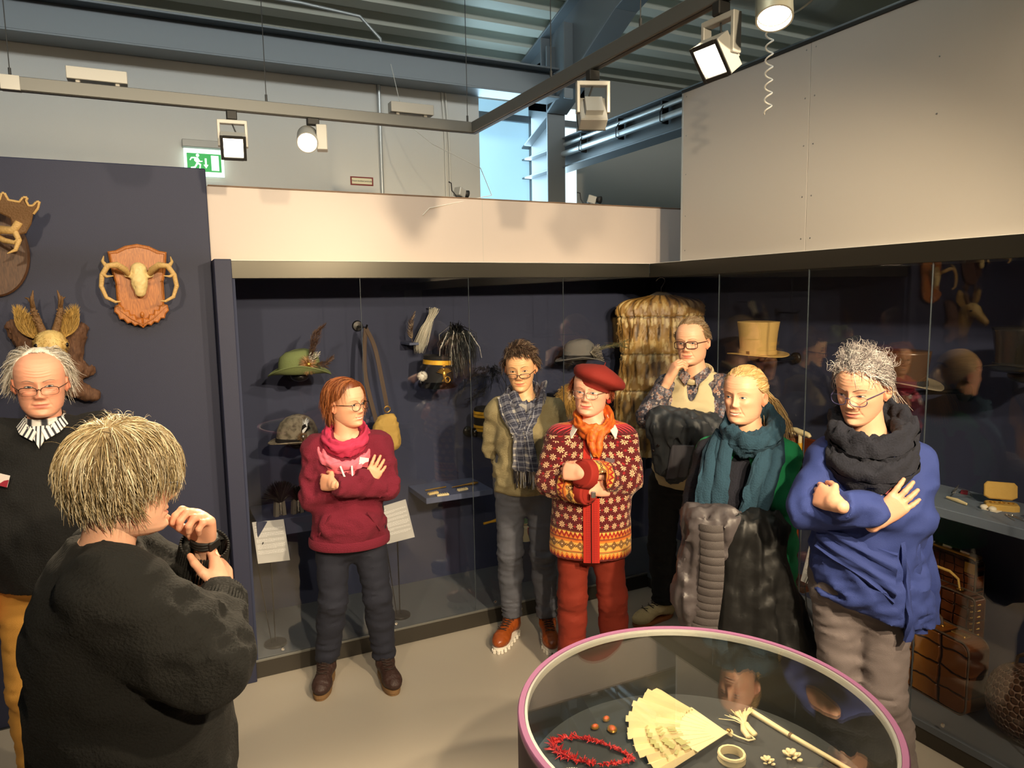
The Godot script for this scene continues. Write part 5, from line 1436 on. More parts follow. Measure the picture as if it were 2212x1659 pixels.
	# three cameo buttons
	for q: Array in [[-1.758, 2.075, 0.0, "leftmost of the three orange cameo buttons in the round case"], [-1.707, 2.057, 0.4, "farthest of the three orange cameo buttons in the round case"], [-1.72, 2.107, 1.2, "largest, oval one of the three orange cameo buttons in the round case"]]:
		f = thing("cameo_button", q[3], "brooch", V(q[0], y, q[1]), q[2], "cameo buttons")
		var sc: float = 1.2 if q[2] > 1.0 else 0.9
		var mb := MB.new(); mb.lathe(PW([W(0, 0.002), W(0.012 * sc, 0.002), W(0.015 * sc, 0.006), W(0.013 * sc, 0.01), W(0, 0.01)]), 20, Transform3D.IDENTITY, W(1.0, 0.8))
		put("setting", mb, "gold", f)
		mb = MB.new(); mb.ball(V(0, 0.009, 0), V(0.0105 * sc, 0.006, 0.008 * sc), 14, 8)
		put("stone", mb, "cameo", f)
	# branch coral necklace
	f = thing("coral_necklace", "red branch coral necklace laid in an oval", "necklace", V(-1.83, y, 2.165))
	var cm := MB.new()
	var loop := [W(-1.912, 2.099), W(-1.875, 2.08), W(-1.838, 2.095), W(-1.8, 2.13), W(-1.775, 2.17), W(-1.757, 2.21), W(-1.753, 2.245), W(-1.77, 2.25), W(-1.81, 2.238), W(-1.85, 2.218), W(-1.885, 2.18), W(-1.908, 2.14)]
	for i in 330:
		var t := g.randf() * 12.0
		var j := int(t) % 12
		var p2: Vector2 = loop[j].cubic_interpolate(loop[(j + 1) % 12], loop[(j + 11) % 12], loop[(j + 2) % 12], t - int(t))
		var big := clampf(1.0 - p2.distance_to(W(-1.91, 2.12)) / 0.17, 0.25, 1.0)
		var p := V(p2.x + 1.83, 0.006, p2.y - 2.165)
		var outd := V(p.x, 0, p.z).normalized()
		var bd := (outd * g.randf_range(-0.7, 1.0) + V(g.randfn() * 0.5, absf(g.randfn()) * 0.5, g.randfn() * 0.5)).normalized()
		var l := lerpf(0.008, 0.03, big) * g.randf_range(0.6, 1.1)
		cm.tube(PV([p, p + bd * l * 0.5 + V(0, 0.002, 0), p + bd * l]), [0.0028, 0.0022, 0.0006], 5)
	put("coral_branches", cm, "coral", f)
	var cc := MB.new(); cc.ball(V(0.076, 0.006, 0.078), V(0.005, 0.005, 0.005), 10, 8)
	put("clasp", cc, "gold", f)
	# pearls
	f = thing("pearl_necklace", "strands of small white pearls at the lower left of the round case", "necklace", V(-1.94, y, 2.21))
	for k in 2:
		for i in 46:
			var a := lerpf(-2.6, 2.6, i / 45.0)
			var mb := MB.new()
			mb.ball(V(sin(a) * (0.055 - 0.009 * k) + 0.0, 0.004, cos(a) * -(0.05 - 0.009 * k) + 0.035), V(0.0036, 0.0036, 0.0036), 8, 6)
			put("pearl", mb, "pearl", f)
	# bangle
	f = thing("bangle", "carved ivory bangle lying in front of the fan", "bangle", V(-1.512, y, 2.368))
	var bg := MB.new(); bg.lathe(PW([W(0.03, 0.0), W(0.036, 0.0), W(0.038, 0.005), W(0.0355, 0.012), W(0.038, 0.019), W(0.036, 0.024), W(0.03, 0.024), W(0.029, 0.012), W(0.03, 0.0)]), 14)
	put("hoop", bg, "ivory", f)
	# carved flowers
	for q: Array in [[-1.435, 2.42, 0.85, "smaller ivory flower brooch left of the larger one"], [-1.363, 2.436, 1.15, "larger ivory flower brooch nearest the white cane"]]:
		f = thing("flower_brooch", q[3], "brooch", V(q[0], y, q[1]), 0.0, "ivory flower brooches")
		for i in 12:
			var mb := MB.new()
			var a := i * 2.4
			var rr: float = 0.004 + 0.0014 * i
			mb.ball(V(cos(a) * rr, 0.004 + 0.012 * (1.0 - i / 12.0), sin(a) * rr) * q[2], V(0.009, 0.003, 0.006) * q[2], 10, 6, Basis.from_euler(V(0.4 * sin(a), -a, 0.5)))
			put("petal", mb, "ivory", f)
	f = thing("ivory_stick", "slender ivory stick with brass joint slanting across the round case", "stick", V(-1.29, y + 0.008, 2.387))
	var s1 := MB.new(); s1.tube(PV([V(-0.016, 0, -0.165), V(-0.006, 0, -0.02)]), [0.009, 0.0075], 12)
	put("upper_length", s1, "ivory", f)
	s1 = MB.new(); s1.tube(PV([V(-0.006, 0, -0.02), V(-0.005, 0, -0.012)]), 0.0085, 12)
	put("joint", s1, "ivory_line", f)
	s1 = MB.new(); s1.tube(PV([V(-0.005, 0, -0.012), V(0.022, 0, 0.23)]), [0.0075, 0.006], 12)
	put("lower_length", s1, "ivory", f)
	for q: Array in [[-1.44, 2.478, 0.35, "flat ivory hair ornament at the lower edge, left one"], [-1.335, 2.528, 0.5, "flat ivory hair ornament at the lower edge, right one"]]:
		var mb := MB.new()
		mb.prism(PW([W(-0.055, -0.02), W(0.055, -0.02), W(0.06, 0.0), W(0.045, 0.02), W(-0.045, 0.02), W(-0.06, 0.0)]), 0.008, Transform3D(Basis(Vector3.RIGHT, -PI / 2), Vector3.ZERO), 0.003)
		var hp := single("hair_ornament", mb, "ivory", q[3], "hair ornament", "ivory hair ornaments"); hp.position = V(q[0], y, q[1]); hp.rotation.y = -q[2]


# ---------- mesh builder ----------
class MB:
	var v := PackedVector3Array()
	var uv := PackedVector2Array()
	var c := PackedColorArray()
	var ix := PackedInt32Array()
	var sm := PackedInt32Array() # pairs of vertices that share a normal
	var col := Color.WHITE
	func p(a: Vector3, t := Vector2.ZERO) -> int:
		v.append(a); uv.append(t); c.append(col)
		return v.size() - 1
	func t3(a: int, b: int, d: int) -> void:
		ix.append(a); ix.append(b); ix.append(d)
	func q4(a: int, b: int, d: int, e: int) -> void:
		t3(a, b, d); t3(a, d, e)
	func quad(a: Vector3, b: Vector3, d: Vector3, e: Vector3) -> void:
		var n := v.size()
		p(a, Vector2(0, 1)); p(b, Vector2(1, 1)); p(d, Vector2(1, 0)); p(e, Vector2(0, 0))
		q4(n, n + 1, n + 2, n + 3)
	func box(m: Vector3, s: Vector3, ch := 0.003, b := Basis.IDENTITY) -> void:
		var h := s * 0.5
		ch = minf(ch, minf(h.x, minf(h.y, h.z)) * 0.9)
		var g := h - Vector3(ch, ch, ch)
		for ax in 3:
			var u := (ax + 1) % 3
			var w := (ax + 2) % 3
			for sg: float in [-1.0, 1.0]:
				var k := []
				for e: Vector2 in [Vector2(-1, -1), Vector2(1, -1), Vector2(1, 1), Vector2(-1, 1)]:
					var a := Vector3()
					a[ax] = sg * h[ax]; a[u] = e.x * g[u]; a[w] = e.y * g[w]
					k.append(m + b * a)
				if sg > 0: quad(k[0], k[1], k[2], k[3])
				else: quad(k[3], k[2], k[1], k[0])
		if ch <= 0.0: return
		for ax in 3:
			var u := (ax + 1) % 3
			var w := (ax + 2) % 3
			for su: float in [-1.0, 1.0]:
				for sw: float in [-1.0, 1.0]:
					var a := Vector3(); var d := Vector3(); var e := Vector3(); var f := Vector3()
					a[ax] = -g[ax]; d[ax] = g[ax]; e[ax] = g[ax]; f[ax] = -g[ax]
					a[u] = su * h[u]; a[w] = sw * g[w]; d[u] = a[u]; d[w] = a[w]
					e[u] = su * g[u]; e[w] = sw * h[w]; f[u] = e[u]; f[w] = e[w]
					if su * sw > 0: quad(m + b * f, m + b * e, m + b * d, m + b * a)
					else: quad(m + b * a, m + b * d, m + b * e, m + b * f)
		for sx: float in [-1.0, 1.0]:
			for sy: float in [-1.0, 1.0]:
				for sz: float in [-1.0, 1.0]:
					var n := v.size()
					p(m + b * Vector3(sx * h.x, sy * g.y, sz * g.z)); p(m + b * Vector3(sx * g.x, sy * h.y, sz * g.z)); p(m + b * Vector3(sx * g.x, sy * g.y, sz * h.z))
					if sx * sy * sz > 0: t3(n, n + 1, n + 2)
					else: t3(n, n + 2, n + 1)
	# swept tube; rad is a number or a list; flat squashes along the second axis; up fixes the frame
	func tube(pts: PackedVector3Array, rad, sides := 8, cap := true, flat := 1.0, up := Vector3.ZERO, vs := 1.0) -> void:
		var n := pts.size()
		if n < 2: return
		var x := Vector3.ZERO
		var first := v.size()
		var run := 0.0
		for i in n:
			var t := (pts[mini(i + 1, n - 1)] - pts[maxi(i - 1, 0)])
			if t.length() < 1e-7: t = Vector3.UP
			t = t.normalized()
			if up != Vector3.ZERO: x = up.cross(t)
			elif i == 0: x = (Vector3.RIGHT if absf(t.x) < 0.8 else Vector3.FORWARD).cross(t)
			else: x = x - t * x.dot(t)
			if x.length() < 1e-6: x = (Vector3.RIGHT if absf(t.x) < 0.8 else Vector3.FORWARD).cross(t)
			x = x.normalized()
			var y := t.cross(x)
			var r: float = rad if rad is float else rad[i]
			if i: run += pts[i].distance_to(pts[i - 1])
			for k in sides + (1 if vs != 1.0 else 0):
				var a := TAU * k / sides
				p(pts[i] + x * cos(a) * r + y * sin(a) * r * flat, Vector2(float(k) / sides, run * vs))
		var w := sides + (1 if vs != 1.0 else 0)
		for i in n - 1:
			for k in (sides if vs != 1.0 else sides):
				var k2 := k + 1 if vs != 1.0 else (k + 1) % sides
				q4(first + i * w + k, first + i * w + k2, first + (i + 1) * w + k2, first + (i + 1) * w + k)
		if cap:
			for e: int in [0, n - 1]:
				var m := p(pts[e])
				for k in sides:
					var a := first + e * w + k
					var b := first + e * w + (k + 1) % sides
					if e: t3(m, a, b)
					else: t3(m, b, a)
	# profile of (radius, height) turned round y; sharp corners are split
	func lathe(prof: PackedVector2Array, sides := 32, xf := Transform3D.IDENTITY, squash := Vector2.ONE, us := 1.0) -> void:
		var rings := []
		for i in prof.size():
			rings.append(prof[i])
			if i > 0 and i < prof.size() - 1:
				var d := (prof[i] - prof[i - 1]).normalized().dot((prof[i + 1] - prof[i]).normalized())
				if d < 0.75: rings.append(Vector2(-1, -1)); rings.append(prof[i])
		var last := -1
		var run := 0.0
		var prev := Vector2.ZERO
		for r: Vector2 in rings:
			if r.x == -1.0 and r.y == -1.0:
				last = -1
				continue
			if last >= 0: run += prev.distance_to(r)
			prev = r
			var now := v.size()
			for k in sides + 1:
				var a := TAU * k / sides
				p(xf * Vector3(r.x * sin(a) * squash.x, r.y, r.x * cos(a) * squash.y), Vector2(us * k / sides, run))
			sm.append(now); sm.append(now + sides)
			if last >= 0:
				for k in sides: q4(last + k, last + k + 1, now + k + 1, now + k)
			last = now
	# flat outline in xy pushed from z=0 to z=depth, edges eased
	func prism(poly: PackedVector2Array, depth: float, xf := Transform3D.IDENTITY, bev := 0.0, us := 1.0) -> void:
		if Geometry2D.is_polygon_clockwise(poly): poly.reverse()
		var inn := poly.duplicate()
		if bev > 0.0:
			var n0 := poly.size()
			for i in n0:
				var a := (poly[i] - poly[(i + n0 - 1) % n0]).normalized()
				var b := (poly[(i + 1) % n0] - poly[i]).normalized()
				var nn := (Vector2(-a.y, a.x) + Vector2(-b.y, b.x))
				inn[i] = poly[i] + nn.normalized() * bev / maxf(0.5, sqrt(maxf(0.25, (1.0 + a.dot(b)) * 0.5)))
		var tri := Geometry2D.triangulate_polygon(poly)
		var n := poly.size()
		var f := v.size()
		for q in inn: p(xf * Vector3(q.x, q.y, depth), q * us)
		for i in range(0, tri.size(), 3): t3(f + tri[i], f + tri[i + 1], f + tri[i + 2])
		var bk := v.size()
		for q in poly: p(xf * Vector3(q.x, q.y, 0), q * us)
		for i in range(0, tri.size(), 3): t3(bk + tri[i], bk + tri[i + 2], bk + tri[i + 1])
		for i in n:
			var j := (i + 1) % n
			var m := v.size()
			p(xf * Vector3(poly[i].x, poly[i].y, 0), poly[i] * us); p(xf * Vector3(poly[j].x, poly[j].y, 0), poly[j] * us)
			p(xf * Vector3(poly[j].x, poly[j].y, depth - bev), poly[j] * us); p(xf * Vector3(poly[i].x, poly[i].y, depth - bev), poly[i] * us)
			q4(m, m + 1, m + 2, m + 3)
			if bev > 0.0:
				m = v.size()
				p(xf * Vector3(poly[i].x, poly[i].y, depth - bev), poly[i] * us); p(xf * Vector3(poly[j].x, poly[j].y, depth - bev), poly[j] * us)
				p(xf * Vector3(inn[j].x, inn[j].y, depth), inn[j] * us); p(xf * Vector3(inn[i].x, inn[i].y, depth), inn[i] * us)
				q4(m, m + 1, m + 2, m + 3)
	# rows of equal length; wrap closes each row
	func grid(rows: Array, wrap := false, flip := false) -> void:
		var f := v.size()
		var w: int = rows[0].size()
		for j in rows.size():
			for i in w: p(rows[j][i], Vector2(float(i) / (w - 1), float(j) / (rows.size() - 1)))
		var h := rows.size()
		if not wrap:
			for j in h:
				if rows[j][0].distance_squared_to(rows[j][w - 1]) < 1e-10: sm.append(f + j * w); sm.append(f + j * w + w - 1)
		for i in w:
			if rows[0][i].distance_squared_to(rows[h - 1][i]) < 1e-10: sm.append(f + i); sm.append(f + (h - 1) * w + i)
		for j in rows.size() - 1:
			for i in (w if wrap else w - 1):
				var a := f + j * w + i
				var b := f + j * w + (i + 1) % w
				if flip: q4(a, a + w, b + w, b)
				else: q4(a, b, b + w, a + w)
	# a sheet given thickness
	func sheet(rows: Array, th: float) -> void:
		var back := []
		var h := rows.size()
		var w: int = rows[0].size()
		for j in h:
			var r := PackedVector3Array()
			for i in w:
				var du: Vector3 = rows[j][mini(i + 1, w - 1)] - rows[j][maxi(i - 1, 0)]
				var dv: Vector3 = rows[mini(j + 1, h - 1)][i] - rows[maxi(j - 1, 0)][i]
				r.append(rows[j][i] - du.cross(dv).normalized() * th)
			back.append(r)
		grid(rows); grid(back, false, true)
		for e: int in [0, h - 1]: grid([rows[e], back[e]], false, e == 0)
		for e: int in [0, w - 1]:
			var a := PackedVector3Array(); var b := PackedVector3Array()
			for j in h:
				a.append(rows[j][e]); b.append(back[j][e])
			grid([a, b], false, e != 0)
	func ball(m: Vector3, r: Vector3, nu := 16, nv := 10, b := Basis.IDENTITY) -> void:
		var f := v.size()
		for j in nv + 1:
			var e := PI * j / nv
			for i in nu + 1:
				var a := TAU * i / nu
				p(m + b * Vector3(r.x * sin(e) * sin(a), r.y * cos(e), r.z * sin(e) * cos(a)), Vector2(float(i) / nu, float(j) / nv))
			sm.append(f + j * (nu + 1)); sm.append(f + j * (nu + 1) + nu)
		for j in nv:
			for i in nu:
				var a := f + j * (nu + 1) + i
				q4(a, a + nu + 1, a + nu + 2, a + 1)
	func normals() -> PackedVector3Array:
		var n := PackedVector3Array(); n.resize(v.size())
		# weld equal positions within the same smooth run by index only
		for i in range(0, ix.size(), 3):
			var a := ix[i]; var b := ix[i + 1]; var d := ix[i + 2]
			var f := (v[b] - v[a]).cross(v[d] - v[a])
			n[a] += f; n[b] += f; n[d] += f
		for i in range(0, sm.size(), 2):
			var e := n[sm[i]] + n[sm[i + 1]]
			n[sm[i]] = e; n[sm[i + 1]] = e
		for i in n.size(): n[i] = n[i].normalized() if n[i].length_squared() > 0.0 else Vector3.UP
		return n
	func mesh() -> ArrayMesh:
		var a := []
		a.resize(Mesh.ARRAY_MAX)
		a[Mesh.ARRAY_VERTEX] = v; a[Mesh.ARRAY_NORMAL] = normals(); a[Mesh.ARRAY_TEX_UV] = uv; a[Mesh.ARRAY_COLOR] = c
		var k := ix.duplicate()
		for i in range(0, k.size(), 3):
			var s := k[i + 1]
			k[i + 1] = k[i + 2]; k[i + 2] = s
		a[Mesh.ARRAY_INDEX] = k
		var m := ArrayMesh.new()
		m.add_surface_from_arrays(Mesh.PRIMITIVE_TRIANGLES, a)
		return m

# ---------- distance field meshed as surface nets ----------
class Field:
	var o: Vector3
	var cs: float
	var nx: int
	var ny: int
	var nz: int
	var d := PackedFloat32Array()
	func _init(lo: Vector3, hi: Vector3, cell: float) -> void:
		o = lo; cs = cell
		nx = int((hi.x - lo.x) / cell) + 2; ny = int((hi.y - lo.y) / cell) + 2; nz = int((hi.z - lo.z) / cell) + 2
		d.resize(nx * ny * nz); d.fill(9.0)
	func rng(lo: Vector3, hi: Vector3) -> Array:
		var a := (lo - o) / cs
		var b := (hi - o) / cs
		return [clampi(int(a.x), 0, nx), clampi(int(b.x) + 2, 0, nx), clampi(int(a.y), 0, ny), clampi(int(b.y) + 2, 0, ny), clampi(int(a.z), 0, nz), clampi(int(b.z) + 2, 0, nz)]
	func cap(a: Vector3, b: Vector3, ra: float, rb: float, k := 0.02) -> void:
		var m := maxf(ra, rb) + k + 2.5 * cs
		var r := rng(a.min(b) - Vector3(m, m, m), a.max(b) + Vector3(m, m, m))
		var ba := b - a
		var ib := 1.0 / maxf(ba.length_squared(), 1e-9)
		var dr := rb - ra
		var k4 := 0.25 / k
		for z in range(r[4], r[5]):
			for y in range(r[2], r[3]):
				var i: int = (z * ny + y) * nx + r[0]
				var q := o + Vector3(r[0], y, z) * cs - a
				for x in range(r[0], r[1]):
					var h := clampf(q.dot(ba) * ib, 0.0, 1.0)
					var dd := (q - ba * h).length() - ra - dr * h
					var e := d[i]
					var w := k - absf(dd - e)
					if w > 0.0: d[i] = minf(dd, e) - w * w * k4
					elif dd < e: d[i] = dd
					i += 1; q.x += cs
	func ell(c: Vector3, s: Vector3, k := 0.02, b := Basis.IDENTITY, sub := false) -> void:
		var rad := maxf(s.x, maxf(s.y, s.z)) + k + 2.5 * cs
		var r := rng(c - Vector3(rad, rad, rad), c + Vector3(rad, rad, rad))
		var inv := b.inverse()
		var k4 := 0.25 / k
		var mn := minf(s.x, minf(s.y, s.z))
		for z in range(r[4], r[5]):
			for y in range(r[2], r[3]):
				for x in range(r[0], r[1]):
					var q := inv * (o + Vector3(x, y, z) * cs - c)
					var u := q / s
					var l := u.length()
					var g := (u / s).length()
					var dd := l * (l - 1.0) / g if g > 1e-6 else -mn
					var i := (z * ny + y) * nx + x
					var e := d[i]
					if sub:
						dd = -dd
						var w2 := k - absf(dd - e)
						d[i] = maxf(dd, e) + (w2 * w2 * k4 if w2 > 0.0 else 0.0)
						continue
					var w := k - absf(dd - e)
					if w > 0.0: d[i] = minf(dd, e) - w * w * k4
					elif dd < e: d[i] = dd
	# torso: list of [y, cx, cz, rx, rz] from low to high, elliptic sections
	func rings(l: Array, k := 0.02) -> void:
		var k4 := 0.25 / k
		for y in ny:
			var py := o.y + y * cs
			if py < l[0][0] - 3 * cs or py > l[-1][0] + 3 * cs: continue
			var s := ring_at(l, py)
			var endd := maxf(l[0][0] - py, py - l[-1][0])
			var mn := minf(s[2], s[3])
			for z in nz:
				var i := (z * ny + y) * nx
				for x in nx:
					var ux: float = (o.x + x * cs - s[0]) / s[2]
					var uz: float = (o.z + z * cs - s[1]) / s[3]
					var ll := sqrt(ux * ux + uz * uz)
					var dd := (ll - 1.0) * (mn if ll < 1.0 else ll * 1.0 / sqrt(ux * ux / (s[2] * s[2]) + uz * uz / (s[3] * s[3])) )
					dd = maxf(dd, endd)
					var e := d[i]
					var w := k - absf(dd - e)
					if w > 0.0: d[i] = minf(dd, e) - w * w * k4
					elif dd < e: d[i] = dd
					i += 1
	static func ring_at(l: Array, y: float) -> Array:
		var n := l.size()
		var j := 0
		while j < n - 2 and y > l[j + 1][0]: j += 1
		var f := clampf((y - l[j][0]) / (l[j + 1][0] - l[j][0]), 0.0, 1.0)
		var out := []
		for q in range(1, 5): # catmull-rom
			var p0: float = l[maxi(j - 1, 0)][q]; var p1: float = l[j][q]; var p2: float = l[j + 1][q]; var p3: float = l[mini(j + 2, n - 1)][q]
			out.append(maxf(0.5 * (2.0 * p1 + (p2 - p0) * f + (2.0 * p0 - 5.0 * p1 + 4.0 * p2 - p3) * f * f + (3.0 * p1 - p0 - 3.0 * p2 + p3) * f * f * f), 0.008 if q > 2 else -9.0))
		return out
	func cut(n: Vector3, at: Vector3) -> void: # removes the side the normal points to
		for z in nz:
			for y in ny:
				var i := (z * ny + y) * nx
				for x in nx:
					var e := (o + Vector3(x, y, z) * cs - at).dot(n)
					if e > d[i]: d[i] = e
					i += 1
	func cut_near(n: Vector3, at: Vector3, rad: float) -> void: # the same, within rad of the point
		var r := rng(at - Vector3(rad, rad, rad), at + Vector3(rad, rad, rad))
		for z in range(r[4], r[5]):
			for y in range(r[2], r[3]):
				for x in range(r[0], r[1]):
					var q := o + Vector3(x, y, z) * cs - at
					var e := q.dot(n)
					if e < -2.0 * cs or (q - n * e).length() > rad: continue
					var i := (z * ny + y) * nx + x
					if e > d[i]: d[i] = e
	# folds: noise stretched by fr (waves per metre on each axis), ridged, only near the surface
	func folds(amp: float, fr: Vector3, sd: int, lo := Vector3(-9, -9, -9), hi := Vector3(9, 9, 9), soft := 0.05) -> void:
		var nz_ := FastNoiseLite.new()
		nz_.seed = sd; nz_.noise_type = FastNoiseLite.TYPE_SIMPLEX_SMOOTH; nz_.frequency = 1.0
		nz_.fractal_octaves = 2
		var lim := 3.0 * cs + amp
		var r := rng(lo, hi)
		for z in range(r[4], r[5]):
			for y in range(r[2], r[3]):
				for x in range(r[0], r[1]):
					var i := (z * ny + y) * nx + x
					if absf(d[i]) > lim: continue
					var q := o + Vector3(x, y, z) * cs
					var e := (q - lo).min(hi - q)
					var w := clampf(minf(e.x, minf(e.y, e.z)) / soft, 0.0, 1.0)
					var g := q * fr
					d[i] += amp * w * (absf(nz_.get_noise_3d(g.x, g.y, g.z)) * 2.0 - 0.45)
	func mesh(mb: MB, vf = null, chart = null, uvf = null) -> void:
		var id := PackedInt32Array(); id.resize(d.size()); id.fill(-1)
		var sy := nx
		var sz := nx * ny
		var off := [0, 1, sy, sy + 1, sz, sz + 1, sz + sy, sz + sy + 1]
		var ea := [0, 2, 4, 6, 0, 1, 4, 5, 0, 1, 2, 3]
		var eb := [1, 3, 5, 7, 2, 3, 6, 7, 4, 5, 6, 7]
		var cx := [0.0, 1.0, 0.0, 1.0, 0.0, 1.0, 0.0, 1.0]
		var cy := [0.0, 0.0, 1.0, 1.0, 0.0, 0.0, 1.0, 1.0]
		var cz := [0.0, 0.0, 0.0, 0.0, 1.0, 1.0, 1.0, 1.0]
		var pos := PackedVector3Array()
		var cells := PackedInt32Array()
		var lim := 4.6 * cs
		var w := PackedFloat32Array(); w.resize(8)
		for z in nz - 1:
			for y in ny - 1:
				var i := z * sz + y * sy - 1
				for x in nx - 1:
					i += 1
					var d0 := d[i]
					if absf(d0) > lim: continue
					var m := 0
					for k in 8:
						w[k] = d[i + off[k]]
						if w[k] < 0.0: m += 1
					if m == 0 or m == 8: continue
					var s := Vector3.ZERO
					var n := 0
					for e in 12:
						var a: int = ea[e]; var b: int = eb[e]
						var da := w[a]; var db := w[b]
						if (da < 0.0) == (db < 0.0): continue
						var t := da / (da - db)
						s += Vector3(lerpf(cx[a], cx[b], t), lerpf(cy[a], cy[b], t), lerpf(cz[a], cz[b], t))
						n += 1
					id[i] = pos.size()
					pos.append(o + (Vector3(x, y, z) + s / n) * cs)
					cells.append(i)
		var seen := {}
		var has_chart := chart != null
		var base := mb.v.size()
		if not has_chart:
			for q in pos:
				if vf != null: mb.col = vf.call(q)
				mb.p(q, uvf.call(q, 0) if uvf != null else Vector2.ZERO)
		var st := [1, sy, sz]
		for i in cells:
			var z := i / sz
			var y := (i - z * sz) / sy
			var x := i - z * sz - y * sy
			var a0 := d[i] < 0.0
			for ax in 3:
				var u := (ax + 1) % 3
				var t := (ax + 2) % 3
				var co := [x, y, z]
				if co[u] == 0 or co[t] == 0: continue
				var a1: bool = d[i + st[ax]] < 0.0
				if a0 == a1: continue
				var k := [id[i], id[i - st[u]], id[i - st[u] - st[t]], id[i - st[t]]]
				if k[0] < 0 or k[1] < 0 or k[2] < 0 or k[3] < 0: continue
				if not a0: k = [k[0], k[3], k[2], k[1]]
				if has_chart:
					var ch: int = chart.call((pos[k[0]] + pos[k[2]]) * 0.5)
					for j in 4:
						var key: int = k[j] * 16 + ch
						if not seen.has(key):
							if vf != null: mb.col = vf.call(pos[k[j]])
							seen[key] = mb.p(pos[k[j]], uvf.call(pos[k[j]], ch))
							var rk: int = -1 - k[j]
							if seen.has(rk): mb.sm.append(seen[rk]); mb.sm.append(seen[key])
							else: seen[rk] = seen[key]
						k[j] = seen[key]
					mb.q4(k[0], k[1], k[2], k[3])
				else: mb.q4(base + k[0], base + k[1], base + k[2], base + k[3])
		mb.col = Color.WHITE


# ---------- heads, hands, hair, clothes (all in the person's own axes: x to the left hand, y up, z forward) ----------
static func lin(r: float, g: float, b: float) -> Color:
	return Color(r / 255.0, g / 255.0, b / 255.0).srgb_to_linear()

